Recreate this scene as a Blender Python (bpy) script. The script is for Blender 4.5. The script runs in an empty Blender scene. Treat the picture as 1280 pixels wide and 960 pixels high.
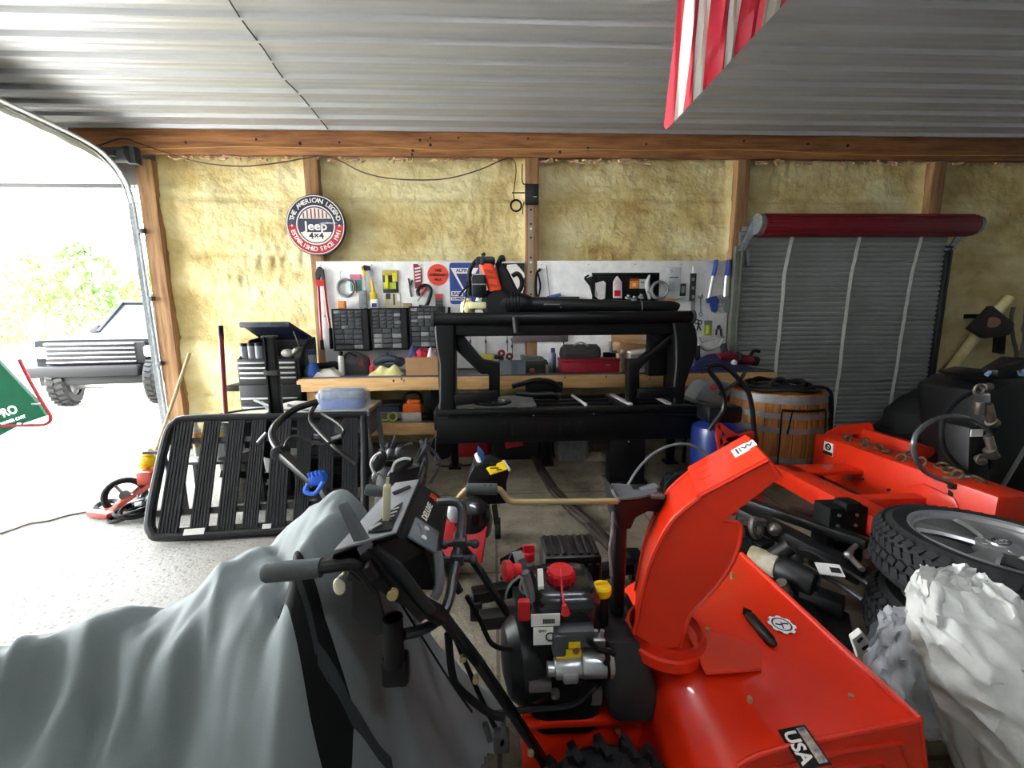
import bpy, bmesh, math, random
from mathutils import Vector, Matrix, Euler, noise
R = math.radians
PI = math.pi
rnd = random.Random(7)
SC = bpy.context.scene
COL = SC.collection

# ------------------------------------------------------------------ camera
FPX, PITCH, YAW, ROLL, CAMH = 520.0, R(8.5), R(-2.5), R(-0.5), 1.42
CR = Matrix.Rotation(YAW, 3, 'Z') @ Matrix.Rotation(PI / 2 - PITCH, 3, 'X') @ Matrix.Rotation(ROLL, 3, 'Z')
CAM = Vector((0, 0, CAMH))
cam_data = bpy.data.cameras.new('camera')
cam_data.sensor_width = 36
cam_data.lens = FPX / 1280 * 36
cam_data.clip_start = 0.05
cam_data.clip_end = 400
cam = bpy.data.objects.new('camera', cam_data)
cam.matrix_world = Matrix.Translation(CAM) @ CR.to_4x4()
COL.objects.link(cam)
SC.camera = cam

def ray(px, py):
    return CR @ Vector(((px - 640) / FPX, -(py - 480) / FPX, -1.0))
def PY(px, py, Y):          # point of the picture on the plane y = Y
    d = ray(px, py); return CAM + d * (Y / d.y)
def PZ(px, py, Z):          # point of the picture on the plane z = Z
    d = ray(px, py); return CAM + d * ((Z - CAMH) / d.z)
def PX(px, py, X):
    d = ray(px, py); return CAM + d * (X / d.x)

# --------------------------------------------------------------- materials
def sRGB(h):
    out = []
    for i in (0, 2, 4):
        c = int(h[i:i + 2], 16) / 255
        out.append(c / 12.92 if c <= 0.04045 else ((c + 0.055) / 1.055) ** 2.4)
    return tuple(out) + (1,)

MATS = {}
def mat(name, hexc, rough=0.5, metal=0.0, var=0.0, vscale=8.0, bump=0.0, bscale=60.0, alpha=1.0, coat=0.0, hex2=None, trans=0.0, emit=0.0, stretch=None, spec=0.5):
    m = bpy.data.materials.new(name); m.use_nodes = True
    nt = m.node_tree; N = nt.nodes; L = nt.links
    p = N['Principled BSDF']
    p.inputs['Base Color'].default_value = sRGB(hexc)
    p.inputs['Roughness'].default_value = rough
    p.inputs['Metallic'].default_value = metal
    p.inputs['Specular IOR Level'].default_value = spec
    p.inputs['Alpha'].default_value = alpha
    p.inputs['Coat Weight'].default_value = coat
    p.inputs['Transmission Weight'].default_value = trans
    if emit:
        p.inputs['Emission Color'].default_value = sRGB(hexc)
        p.inputs['Emission Strength'].default_value = emit
    if var or bump or hex2:
        tc = N.new('ShaderNodeTexCoord'); src = tc.outputs['Object']
        if stretch:
            mp = N.new('ShaderNodeMapping'); mp.inputs['Scale'].default_value = stretch
            L.new(src, mp.inputs['Vector']); src = mp.outputs['Vector']
    if var or hex2:
        nz = N.new('ShaderNodeTexNoise'); nz.inputs['Scale'].default_value = vscale
        nz.inputs['Detail'].default_value = 6; nz.inputs['Roughness'].default_value = 0.65
        L.new(src, nz.inputs['Vector'])
        rp = N.new('ShaderNodeValToRGB'); L.new(nz.outputs['Fac'], rp.inputs['Fac'])
        a = sRGB(hexc); b = sRGB(hex2) if hex2 else tuple(min(1, c * (1 + var)) for c in a[:3]) + (1,)
        a2 = a if hex2 else tuple(c * (1 - var) for c in a[:3]) + (1,)
        rp.color_ramp.elements[0].position = 0.35; rp.color_ramp.elements[0].color = a2
        rp.color_ramp.elements[1].position = 0.65; rp.color_ramp.elements[1].color = b
        L.new(rp.outputs['Color'], p.inputs['Base Color'])
    if bump:
        nb = N.new('ShaderNodeTexNoise'); nb.inputs['Scale'].default_value = bscale; nb.inputs['Detail'].default_value = 5
        L.new(src, nb.inputs['Vector'])
        bp = N.new('ShaderNodeBump'); bp.inputs['Strength'].default_value = bump; bp.inputs['Distance'].default_value = 0.01
        L.new(nb.outputs['Fac'], bp.inputs['Height']); L.new(bp.outputs['Normal'], p.inputs['Normal'])
    MATS[name] = m
    return m

# ------------------------------------------------------------ mesh builder
class B:
    def __init__(s, F=None):
        s.bm = bmesh.new(); s.F = F or Matrix(); s.mi = 0
    def _add(s, tmp, M=None):
        for f in tmp.faces: f.material_index = s.mi
        tmp.transform(s.F @ M if M else s.F)
        me = bpy.data.meshes.new('t'); tmp.to_mesh(me); tmp.free()
        s.bm.from_mesh(me); bpy.data.meshes.remove(me)
        return s
    def m(s, i): s.mi = i; return s
    def box(s, c, size, rot=None, bev=0.0, seg=2, taper=None):
        t = bmesh.new(); bmesh.ops.create_cube(t, size=1)
        for v in t.verts:
            v.co = Vector((v.co.x * size[0], v.co.y * size[1], v.co.z * size[2]))
            if taper and v.co.z > 0: v.co.x *= taper[0]; v.co.y *= taper[1]
        if bev: bmesh.ops.bevel(t, geom=list(t.edges), offset=min(bev, min(size) * 0.49), segments=seg, profile=0.5, affect='EDGES')
        M = Matrix.Translation(Vector(c))
        if rot: M = M @ (rot if isinstance(rot, Matrix) else Euler(rot).to_matrix()).to_4x4()
        return s._add(t, M)
    def bar(s, a, b, w, h, up=(0, 0, 1), bev=0.0):       # square bar from a to b
        a, b = Vector(a), Vector(b); d = b - a; x = d.normalized(); u = Vector(up)
        y = u.cross(x)
        if y.length < 1e-4: y = Vector((0, 1, 0)).cross(x)
        y.normalize(); z = x.cross(y)
        return s.box((a + b) / 2, (d.length, w, h), Matrix((x, y, z)).transposed(), bev)
    def cyl(s, a, b, r, r2=None, n=20, cap=True, bev=0.0):
        a, b = Vector(a), Vector(b); d = b - a
        t = bmesh.new(); bmesh.ops.create_cone(t, cap_ends=cap, segments=n, radius1=r, radius2=r if r2 is None else r2, depth=d.length)
        if bev:
            ed = [e for e in t.edges if abs(e.verts[0].co.z - e.verts[1].co.z) < 1e-6]
            bmesh.ops.bevel(t, geom=ed, offset=bev, segments=2, profile=0.5, affect='EDGES')
        M = Matrix.Translation((a + b) / 2) @ d.to_track_quat('Z', 'Y').to_matrix().to_4x4()
        return s._add(t, M)
    def ball(s, c, r, sc=(1, 1, 1), rot=None, n=16):
        t = bmesh.new(); bmesh.ops.create_uvsphere(t, u_segments=n, v_segments=max(6, n // 2), radius=r)
        M = Matrix.Translation(Vector(c))
        if rot: M = M @ Euler(rot).to_matrix().to_4x4()
        return s._add(t, M @ Matrix.Diagonal((*sc, 1)))
    def lathe(s, prof, c=(0, 0, 0), axis=(0, 0, 1), n=32, close=False):
        t = bmesh.new(); rings = []
        for r_, z in prof:
            rings.append([t.verts.new((r_ * math.cos(2 * PI * i / n), r_ * math.sin(2 * PI * i / n), z)) for i in range(n)])
        pr = list(zip(rings, rings[1:])) + ([(rings[-1], rings[0])] if close else [])
        for A, C in pr:
            for i in range(n): t.faces.new((A[i], A[(i + 1) % n], C[(i + 1) % n], C[i]))
        if not close:
            if prof[0][0] > 1e-5: t.faces.new(rings[0][::-1])
            if prof[-1][0] > 1e-5: t.faces.new(rings[-1])
        bmesh.ops.remove_doubles(t, verts=t.verts, dist=1e-6)
        bmesh.ops.recalc_face_normals(t, faces=t.faces)
        M = Matrix.Translation(Vector(c)) @ Vector(axis).to_track_quat('Z', 'Y').to_matrix().to_4x4()
        return s._add(t, M)
    def tube(s, pts, r, n=10, smooth=4, closed=False, cap=True, rs=None, flat=1.0):
        P = [Vector(p) for p in pts]
        if smooth and len(P) > 2:
            Q = []; m = len(P); rr = []
            for i in range(m if closed else m - 1):
                p0 = P[(i - 1) % m] if (closed or i > 0) else P[0]
                p1, p2 = P[i], P[(i + 1) % m]
                p3 = P[(i + 2) % m] if (closed or i + 2 < m) else P[-1]
                for k in range(smooth):
                    u = k / smooth
                    Q.append(0.5 * ((2 * p1) + (p2 - p0) * u + (2 * p0 - 5 * p1 + 4 * p2 - p3) * u * u + (3 * p1 - p0 - 3 * p2 + p3) * u ** 3))
                    if rs: rr.append(rs[i] * (1 - u) + rs[(i + 1) % m] * u)
            if not closed:
                Q.append(P[-1]); rr.append(rs[-1] if rs else r)
            P = Q; rs = rr if rs else None
        t = bmesh.new(); rings = []; m = len(P); up = None
        for i, p in enumerate(P):
            a = P[(i - 1) % m] if (closed or i > 0) else P[0]
            b = P[(i + 1) % m] if (closed or i < m - 1) else P[-1]
            d = (b - a)
            d = d.normalized() if d.length > 1e-9 else Vector((0, 0, 1))
            if up is None:
                up = Vector((0, 0, 1)) if abs(d.z) < 0.9 else Vector((1, 0, 0))
            x = up.cross(d)
            if x.length < 1e-4: x = Vector((0, 1, 0)).cross(d)
            x.normalize(); y = d.cross(x); up = y
            q = rs[i] if rs else r
            rings.append([t.verts.new(p + x * (q * math.cos(2 * PI * k / n)) + y * (q * flat * math.sin(2 * PI * k / n))) for k in range(n)])
        for i in range(m if closed else m - 1):
            A, C = rings[i], rings[(i + 1) % m]
            for k in range(n): t.faces.new((A[k], A[(k + 1) % n], C[(k + 1) % n], C[k]))
        if cap and not closed:
            t.faces.new(rings[0][::-1]); t.faces.new(rings[-1])
        bmesh.ops.recalc_face_normals(t, faces=t.faces)
        return s._add(t)
    def poly(s, pts, thick, n=None, bev=0.0):    # planar outline (3-D points) pushed along n by thick
        P = [Vector(p) for p in pts]
        if n is None:
            n = Vector((0, 0, 0))
            for i in range(len(P)): n += (P[i] - P[0]).cross(P[(i + 1) % len(P)] - P[0])
        n = Vector(n).normalized() * thick
        t = bmesh.new()
        A = [t.verts.new(p) for p in P]; C = [t.verts.new(p + n) for p in P]
        t.faces.new(A[::-1]); t.faces.new(C)
        for i in range(len(P)): t.faces.new((A[i], A[(i + 1) % len(P)], C[(i + 1) % len(P)], C[i]))
        bmesh.ops.recalc_face_normals(t, faces=t.faces)
        if bev: bmesh.ops.bevel(t, geom=list(t.edges), offset=bev, segments=2, profile=0.5, affect='EDGES')
        return s._add(t)
    def loft(s, rings, cap=True, closed=True):
        t = bmesh.new(); rr = [[t.verts.new(Vector(p)) for p in r_] for r_ in rings]
        n = len(rr[0])
        for A, C in zip(rr, rr[1:]):
            for i in range(n if closed else n - 1): t.faces.new((A[i], A[(i + 1) % n], C[(i + 1) % n], C[i]))
        if cap and closed: t.faces.new(rr[0][::-1]); t.faces.new(rr[-1])
        bmesh.ops.recalc_face_normals(t, faces=t.faces)
        return s._add(t)
    def grid(s, fn, nu, nv, thick=0.0):          # fn(u, v) -> point
        t = bmesh.new()
        V = [[t.verts.new(Vector(fn(i / nu, j / nv))) for j in range(nv + 1)] for i in range(nu + 1)]
        for i in range(nu):
            for j in range(nv): t.faces.new((V[i][j], V[i + 1][j], V[i + 1][j + 1], V[i][j + 1]))
        if thick:
            bmesh.ops.recalc_face_normals(t, faces=t.faces)
            bmesh.ops.solidify(t, geom=list(t.faces), thickness=thick)
        return s._add(t)
    def torus(s, c, axis, Rr, r, n=32, k=10, sc=1.0):
        return s.lathe([(Rr + r * math.cos(2 * PI * i / k), r * sc * math.sin(2 * PI * i / k)) for i in range(k)], c, axis, n, close=True)
    def sweep_teeth(s): return s

def build(b, name, mats, parent=None, ang=35, local=False):
    me = bpy.data.meshes.new(name)
    bmesh.ops.recalc_face_normals(b.bm, faces=b.bm.faces) if False else None
    if parent is not None and not local: b.bm.transform(parent['_M'].inverted() if False else WM[parent.name].inverted())
    b.bm.to_mesh(me); b.bm.free()
    for f in me.polygons: f.use_smooth = True
    me.set_sharp_from_angle(angle=R(ang))
    for m in (mats if isinstance(mats, (list, tuple)) else [mats]): me.materials.append(m)
    o = bpy.data.objects.new(name, me); COL.objects.link(o)
    if parent is not None:
        o.parent = parent; WM[o.name] = WM[parent.name]
    else:
        WM[o.name] = Matrix()
    return o
WM = {}
def tag(o, label, cat, group=None, kind=None):
    o['label'] = label; o['category'] = cat
    if group: o['group'] = group
    if kind: o['kind'] = kind
    return o
def thing(name, label, cat, loc=(0, 0, 0), M=None, group=None):
    o = bpy.data.objects.new(name, None); COL.objects.link(o)
    o.empty_display_size = 0.05
    M = M or Matrix.Translation(Vector(loc))
    o.matrix_world = M; WM[o.name] = M.copy()
    return tag(o, label, cat, group)
def solo(b, name, mats, label, cat, group=None, kind=None, ang=35):
    # one-mesh thing: origin moved to its base
    xs = [v.co for v in b.bm.verts]
    c = Vector((sum(v.x for v in xs) / len(xs), sum(v.y for v in xs) / len(xs), min(v.z for v in xs)))
    b.bm.transform(Matrix.Translation(-c))
    o = build(b, name, mats, ang=ang); o.location = c
    WM[o.name] = Matrix.Translation(c)
    return tag(o, label, cat, group, kind)
def struct(b, name, mats, parent=None, ang=35):
    o = build(b, name, mats, parent, ang)
    if parent is None: o['kind'] = 'structure'
    return o
def frame(o, x, y):                # right-handed frame: origin, x direction, y direction
    x = Vector(x).normalized(); y = Vector(y); z = x.cross(y).normalized(); y = z.cross(x)
    M = Matrix((x, y, z)).transposed().to_4x4(); M.translation = Vector(o); return M
def text_bm(body, M, size, ext=0.0008, align='CENTER', sx=1.0, bold=0.0, shear=0.0, sp=1.0):
    c = bpy.data.curves.new('t', 'FONT'); c.body = body; c.size = size; c.extrude = ext
    c.align_x = align; c.align_y = 'CENTER'; c.offset = bold; c.shear = shear; c.space_character = sp; c.resolution_u = 3
    o = bpy.data.objects.new('t', c); COL.objects.link(o)
    dg = bpy.context.evaluated_depsgraph_get(); dg.update()
    me = bpy.data.meshes.new_from_object(o.evaluated_get(dg))
    bpy.data.objects.remove(o); bpy.data.curves.remove(c)
    t = bmesh.new(); t.from_mesh(me); bpy.data.meshes.remove(me)
    t.transform(M @ Matrix.Diagonal((sx, 1, 1, 1)))
    return t
def add_text(b, body, M, size, **k):
    t = text_bm(body, M, size, **k); return b._add(t)
def ring_pts(c, rx, ry, n, a0=0, ax=(1, 0, 0), ay=(0, 1, 0)):
    c = Vector(c); ax = Vector(ax); ay = Vector(ay)
    return [c + ax * (rx * math.cos(a0 + 2 * PI * i / n)) + ay * (ry * math.sin(a0 + 2 * PI * i / n)) for i in range(n)]
def rrect(w, h, r, n=5):          # rounded rectangle outline in 2-D, centred
    out = []
    for cx, cy, a in ((w / 2 - r, h / 2 - r, 0), (-w / 2 + r, h / 2 - r, 90), (-w / 2 + r, -h / 2 + r, 180), (w / 2 - r, -h / 2 + r, 270)):
        for i in range(n + 1):
            t = R(a + 90 * i / n); out.append((cx + r * math.cos(t), cy + r * math.sin(t)))
    return out
def nz(x, y, z=0.0): return noise.noise(Vector((x, y, z)))

# --------------------------------------------------------------- palette
black = mat('black_plastic', '0d0e10', 0.42, var=0.25, vscale=6, spec=.35)
blackm = mat('black_satin_metal', '0b0c0e', 0.38, metal=0.0, var=0.2, coat=0.08, spec=.4)
blackmat = mat('matte_black', '090a0b', 0.75, var=0.2, spec=.25)
rubber = mat('black_rubber', '101113', 0.72, spec=.3, var=0.35, vscale=20, bump=0.15, bscale=150)
dgrey = mat('dark_grey_plastic', '27292c', 0.5, var=0.2)
grey = mat('grey_plastic', '6d7174', 0.5, var=0.15)
grip_m = mat('grey_foam_grip', '4a5050', 0.8, var=0.15, bump=0.2, bscale=200)
steel = mat('steel', 'a8aaac', 0.35, metal=0.9, var=0.15, vscale=20)
galv = mat('galvanised_steel', '9aa0a3', 0.45, metal=0.7, var=0.2, vscale=30)
alu = mat('aluminium', 'c3c6c8', 0.32, metal=0.85, var=0.1)
white = mat('white_plastic', 'd8d8d2', 0.5, var=0.06)
paper = mat('white_label', 'e4e4de', 0.6, var=0.05)
orange = mat('orange_red_paint', 'd62808', 0.3, coat=0.4, var=0.06, vscale=4)
orange2 = mat('orange_implement_paint', 'd02a0b', 0.4, coat=0.2, var=0.1, vscale=5)
red = mat('red_paint', 'b01218', 0.4, coat=0.2, var=0.1)
redp = mat('red_plastic', 'c21420', 0.4, var=0.08)
dred = mat('dark_red', '6e0f17', 0.5, var=0.12)
yellow = mat('yellow_plastic', 'ecc802', 0.45, var=0.06)
blue = mat('blue_plastic', '1d4f9e', 0.45, var=0.1)
navy = mat('navy_blue', '1a2350', 0.5, var=0.15)
pine = mat('pine_lumber', 'c09258', 0.65, hex2='d6ad75', vscale=3.0, stretch=(1.2, 14, 14), bump=0.1)
# ------------------------------------------------------------------ setting
D = 4.9                     # back wall
ZC = 3.43                   # ceiling
foam = bpy.data.materials.new('spray_foam'); foam.use_nodes = True
def _foam():
    nt = foam.node_tree; N = nt.nodes; L = nt.links; p = N['Principled BSDF']; p.inputs['Roughness'].default_value = 0.62
    tc = N.new('ShaderNodeTexCoord')
    a = N.new('ShaderNodeTexNoise'); a.inputs['Scale'].default_value = 1.6; a.inputs['Detail'].default_value = 8; a.inputs['Roughness'].default_value = 0.6
    mp = N.new('ShaderNodeMapping'); mp.inputs['Scale'].default_value = (1, 1, 1.6)
    L.new(tc.outputs['Object'], mp.inputs['Vector']); L.new(mp.outputs['Vector'], a.inputs['Vector'])
    r = N.new('ShaderNodeValToRGB'); e = r.color_ramp.elements
    e[0].position = 0.32; e[0].color = sRGB('b59a5c'); e[1].position = 0.66; e[1].color = sRGB('e6dbab')
    k = e.new(0.48); k.color = sRGB('d3c084')
    L.new(a.outputs['Fac'], r.inputs['Fac']); L.new(r.outputs['Color'], p.inputs['Base Color'])
    b = N.new('ShaderNodeTexNoise'); b.inputs['Scale'].default_value = 16; b.inputs['Detail'].default_value = 4
    L.new(tc.outputs['Object'], b.inputs['Vector'])
    bp = N.new('ShaderNodeBump'); bp.inputs['Strength'].default_value = 0.5; bp.inputs['Distance'].default_value = 0.035
    L.new(b.outputs['Fac'], bp.inputs['Height']); L.new(bp.outputs['Normal'], p.inputs['Normal'])
_foam()
lumber = mat('rough_brown_lumber', '7a4c2c', 0.7, hex2='b27a4a', vscale=2.5, stretch=(0.8, 10, 10), bump=0.15)
lumber_v = mat('rough_brown_post', '7a5738', 0.75, hex2='ad855a', vscale=2.5, stretch=(10, 10, 0.8), bump=0.15)

# floor: worn concrete, with the door's daylight painted in as pale speckle
conc = bpy.data.materials.new('concrete'); conc.use_nodes = True
def _conc():
    nt = conc.node_tree; N = nt.nodes; L = nt.links; p = N['Principled BSDF']; p.inputs['Roughness'].default_value = 0.75
    tc = N.new('ShaderNodeTexCoord')
    a = N.new('ShaderNodeTexNoise'); a.inputs['Scale'].default_value = 2.2; a.inputs['Detail'].default_value = 10; a.inputs['Roughness'].default_value = 0.7
    L.new(tc.outputs['Object'], a.inputs['Vector'])
    r = N.new('ShaderNodeValToRGB'); e = r.color_ramp.elements
    e[0].position = 0.34; e[0].color = sRGB('5c5344'); e[1].position = 0.62; e[1].color = sRGB('a59a85'); k = e.new(0.46); k.color = sRGB('8a7f6a')
    L.new(a.outputs['Fac'], r.inputs['Fac'])
    v = N.new('ShaderNodeTexVoronoi'); v.inputs['Scale'].default_value = 9; L.new(tc.outputs['Object'], v.inputs['Vector'])
    br = N.new('ShaderNodeTexBrick'); br.inputs['Scale'].default_value = 1.0; br.offset = 0
    br.inputs['Mortar Size'].default_value = 0.008; br.inputs['Brick Width'].default_value = 1.1; br.inputs['Row Height'].default_value = 1.1
    br.inputs['Color1'].default_value = (1, 1, 1, 1); br.inputs['Color2'].default_value = (1, 1, 1, 1); br.inputs['Mortar'].default_value = (0.5, 0.47, 0.42, 1)
    L.new(tc.outputs['Object'], br.inputs['Vector'])
    mx = N.new('ShaderNodeMix'); mx.data_type = 'RGBA'; mx.blend_type = 'MULTIPLY'; mx.inputs['Factor'].default_value = 1
    L.new(r.outputs['Color'], mx.inputs['A']); L.new(br.outputs['Color'], mx.inputs['B'])
    # daylight by the door put into the colour, with a ragged edge, and fine pebbling
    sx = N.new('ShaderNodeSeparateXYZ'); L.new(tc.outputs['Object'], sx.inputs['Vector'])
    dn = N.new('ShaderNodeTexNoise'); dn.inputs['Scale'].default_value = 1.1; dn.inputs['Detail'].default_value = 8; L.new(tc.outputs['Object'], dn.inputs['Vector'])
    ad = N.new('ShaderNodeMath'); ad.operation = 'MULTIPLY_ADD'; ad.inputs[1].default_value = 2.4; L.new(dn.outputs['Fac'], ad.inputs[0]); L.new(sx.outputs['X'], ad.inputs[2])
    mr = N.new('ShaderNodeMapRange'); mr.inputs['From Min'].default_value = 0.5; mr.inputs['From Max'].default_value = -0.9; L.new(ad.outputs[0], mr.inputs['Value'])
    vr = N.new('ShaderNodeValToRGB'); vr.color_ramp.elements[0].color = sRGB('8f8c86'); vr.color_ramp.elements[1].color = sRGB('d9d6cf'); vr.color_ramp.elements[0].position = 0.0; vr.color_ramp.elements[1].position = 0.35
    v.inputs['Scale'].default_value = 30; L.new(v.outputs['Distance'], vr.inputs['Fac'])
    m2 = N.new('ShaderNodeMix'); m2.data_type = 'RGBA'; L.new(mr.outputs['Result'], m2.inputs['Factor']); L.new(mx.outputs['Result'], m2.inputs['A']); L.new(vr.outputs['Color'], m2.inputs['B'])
    L.new(m2.outputs['Result'], p.inputs['Base Color'])
    b = N.new('ShaderNodeTexNoise'); b.inputs['Scale'].default_value = 34; b.inputs['Detail'].default_value = 6; b.inputs['Roughness'].default_value = 0.7
    L.new(tc.outputs['Object'], b.inputs['Vector'])
    bp = N.new('ShaderNodeBump'); bp.inputs['Strength'].default_value = 1.0; bp.inputs['Distance'].default_value = 0.07
    L.new(b.outputs['Fac'], bp.inputs['Height']); L.new(bp.outputs['Normal'], p.inputs['Normal'])
_conc()
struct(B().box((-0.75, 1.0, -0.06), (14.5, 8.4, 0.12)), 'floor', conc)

# ceiling: white ribbed steel, ribs running left-right
roof_m = mat('white_ribbed_steel', 'b9bbbd', 0.4, metal=0.3, var=0.06, vscale=2, stretch=(0.3, 6, 1))
def ceil_prof():
    out = []; y = -3.3
    while y < D + 0.3:
        out += [(y, 0), (y + 0.020, -0.028), (y + 0.044, -0.028), (y + 0.064, 0), (y + 0.100, 0), (y + 0.108, -0.0025), (y + 0.124, -0.0025), (y + 0.132, 0), (y + 0.165, 0), (y + 0.173, -0.0025), (y + 0.189, -0.0025), (y + 0.197, 0)]
        y += 0.2286
    return out
cp = ceil_prof()
b = B(); t = bmesh.new()
va = [t.verts.new((-8.0, y, ZC + z)) for y, z in cp]; vb = [t.verts.new((6.5, y, ZC + z)) for y, z in cp]
vc = [t.verts.new((-8.0, y, ZC + 0.06)) for y, z in cp]; vd = [t.verts.new((6.5, y, ZC + 0.06)) for y, z in cp]
for i in range(len(cp) - 1):
    t.faces.new((va[i], va[i + 1], vb[i + 1], vb[i])); t.faces.new((vc[i], vd[i], vd[i + 1], vc[i + 1]))
b._add(t); struct(b, 'ceiling', roof_m, ang=20)
# lap seam of two roof sheets, with its screws
b = B(); pts = [PZ(x, y, ZC - 0.022) for x, y in ((275, -20), (300, 22), (330, 62), (352, 95), (378, 122), (412, 164))]
b.tube(pts, 0.006, n=6, smooth=3)
struct(b, 'trim_12', mat('seam_dark', '3c3e40', 0.6))

# back wall of sprayed foam between the posts
POSTX = [-1.906, 0.448, 2.798, 5.072]
EDGE = [-3.52] + POSTX + [6.6]
def foam_pt(x, z, x0, x1):
    e = min(x - x0, x1 - x); edge = math.exp(-(max(e, 0) / 0.10) ** 2)
    d = 0.035 * nz(x * 1.3, z * 1.7, 3) + 0.014 * nz(x * 5, z * 9, 1) + 0.007 * nz(x * 21, z * 15, 5)
    d += 0.018 * abs(math.sin(z * 4.1 + 0.8 * nz(x * 0.8, z, 9))) ** 6 + 0.018 * nz(x * 22, z * 6, 2) * max(0, nz(x * 1.1, z * 1.3, 7)) * 3
    # joints of the spray passes
    for zj in (0.62, 1.28, 2.18, 2.78):
        zz = z - zj - 0.03 * nz(x * 1.5, zj, 4); d -= 0.022 * math.exp(-(zz / 0.018) ** 2)
    return d + 0.05 * edge
b = B()
for x0, x1 in zip(EDGE, EDGE[1:]):
    nx = int((x1 - x0) / 0.03); nz_ = 105
    b.grid(lambda u, v: (x0 + (x1 - x0) * u, D - foam_pt(x0 + (x1 - x0) * u, 3.2 * v, x0, x1), 3.2 * v), nx, nz_)
b.box((1.5, D + 0.12, 1.72), (10.2, 0.08, 3.44))
struct(b, 'wall_back', foam, ang=80)
# wall above the door opening, and the other walls of the building
shell = mat('grey_steel_siding', '8d8f90', 0.5, metal=0.2, var=0.1)
struct(B().box((-5.8, D + 0.08, 3.22), (4.5, 0.12, 0.62)), 'wall_back_header', shell)
struct(B().box((6.56, 1.0, 1.72), (0.12, 8.4, 3.44)), 'wall_right', shell)
b = B(); b.box((-8.0, 4.6, 1.72), (0.12, 0.8, 3.44)); b.box((-8.0, -1.3, 1.72), (0.12, 3.8, 3.44)); b.box((-8.0, 2.4, 3.2), (0.12, 3.6, 0.5))
struct(b, 'wall_left', shell)
b = B(); b.box((-0.7, -3.2, 1.72), (14.6, 0.12, 3.44))
struct(b, 'wall_front', shell)

# posts and the beam on top of them
def post(n, x, w, y0, z0, z1, x_top=None):
    struct(B().box((x, y0 + 0.07, (z0 + z1) / 2), (w, 0.14, z1 - z0), bev=0.004), n, lumber_v)
for i, x in enumerate(POSTX): post('trim_%d' % (i + 2), x, 0.145, D - 0.12, 0, 3.17)
post('trim_1', -3.60, 0.17, D - 0.13, 0, 3.12)
b = B(); b.box((1.2, D - 0.10, 3.30), (11.0, 0.05, 0.25), bev=0.004)
struct(b, 'trim_6', lumber)
b = B()      # knots, butt joints and bolt heads of the beam
for px, py in ((232, 178), (320, 174), (375, 179), (424, 178), (516, 188), (525, 175), (538, 172), (538, 181), (573, 172), (515, 193), (660, 173), (808, 180), (700, 190), (735, 186), (930, 176), (1010, 180), (1060, 182)):
    q = PY(px, py, D - 0.128); b.cyl(q, q + Vector((0, 0.006, 0)), rnd.uniform(0.010, 0.022), n=10)
struct(b, 'trim_7', mat('knot_brown', '2e1a0e', 0.8), bpy.data.objects['trim_6'])
# pink glass-wool poking out under the beam
b = B()
for i in range(170):
    x = rnd.uniform(-3.4, 6.3)
    if nz(x * 1.7, 0, 11) < -0.12: continue
    a = Vector((x, D - 0.09 + rnd.uniform(-0.01, 0.02), 3.165 + rnd.uniform(-0.02, 0.008)))
    b.tube([a, a + Vector((rnd.uniform(-.05, .05), -.012, rnd.uniform(-.03, .01))), a + Vector((rnd.uniform(-.1, .1), -.004, rnd.uniform(-.035, .0)))], 0.008, n=5, smooth=3, rs=[0.006, 0.014, 0.004])
o = build(b, 'glass_wool', mat('pink_glass_wool', 'b98a86', 0.95, hex2='d9c08c', vscale=6)); tag(o, 'pink fibreglass wool tufts poking out under the top beam', 'insulation', kind='stuff')

# overhead door, open: ribbed white leaf lying under the ceiling, its track and jamb
door_m = mat('white_door_steel', 'e6e8e8', 0.45, var=0.04)
dpath = [(D - 0.10, 2.865), (D - 0.16, 2.93), (D - 0.42, 3.02), (D - 0.9, 3.065), (1.6, 3.09)]
b = B()
xs0, xs1 = -7.7, -3.80
seg = []
for (y0, z0), (y1, z1) in zip(dpath, dpath[1:]):
    n = max(2, int(math.hypot(y1 - y0, z1 - z0) / 0.06))
    for i in range(n): seg.append((y0 + (y1 - y0) * i / n, z0 + (z1 - z0) * i / n))
t = bmesh.new(); rows = []
for i, (y, z) in enumerate(seg):
    dz = 0.007 if i % 4 in (0, 1) else 0.0
    rows.append((t.verts.new((xs0, y, z + dz)), t.verts.new((xs1, y, z + dz)), t.verts.new((xs0, y, z + 0.05)), t.verts.new((xs1, y, z + 0.05))))
for A, C in zip(rows, rows[1:]):
    t.faces.new((A[0], A[1], C[1], C[0])); t.faces.new((A[2], C[2], C[3], A[3])); t.faces.new((A[1], A[3], C[3], C[1]))
b._add(t)
d1 = struct(b, 'door_1', door_m, ang=25)
struct(B().box((-5.75, D - 0.085, 2.868), (3.9, 0.05, 0.045), bev=0.008), 'bottom_seal', mat('seal_grey', '5b5d60', 0.7), d1)
b = B()
tr = [Vector((-3.745, y, z)) for y, z in ((1.2, 3.14), (2.6, 3.14), (3.6, 3.135), (4.3, 3.11), (4.55, 3.03), (4.70, 2.88), (4.755, 2.68))]
b.tube(tr, 0.028, n=8, smooth=4, flat=0.5); b.tube([p + Vector((-0.035, 0, -0.02)) for p in tr], 0.010, n=6, smooth=4)
b.bar((-3.73, 4.76, 2.70), (-3.70, 4.77, 0.0), 0.05, 0.03, bev=0.006); b.bar((-3.765, 4.755, 2.70), (-3.735, 4.765, 0.0), 0.014, 0.05)
b.tube([(-3.685, 4.73, 2.85), (-3.665, 4.73, 1.9), (-3.66, 4.735, 0.8)], 0.006, n=6)
struct(b, 'track', galv, d1)
b = B()
b.cyl((-3.70, 4.70, 3.13), (-3.92, 4.70, 3.13), 0.07, n=16); b.cyl((-3.66, 4.70, 3.13), (-3.69, 4.70, 3.13), 0.085, n=16)
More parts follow.
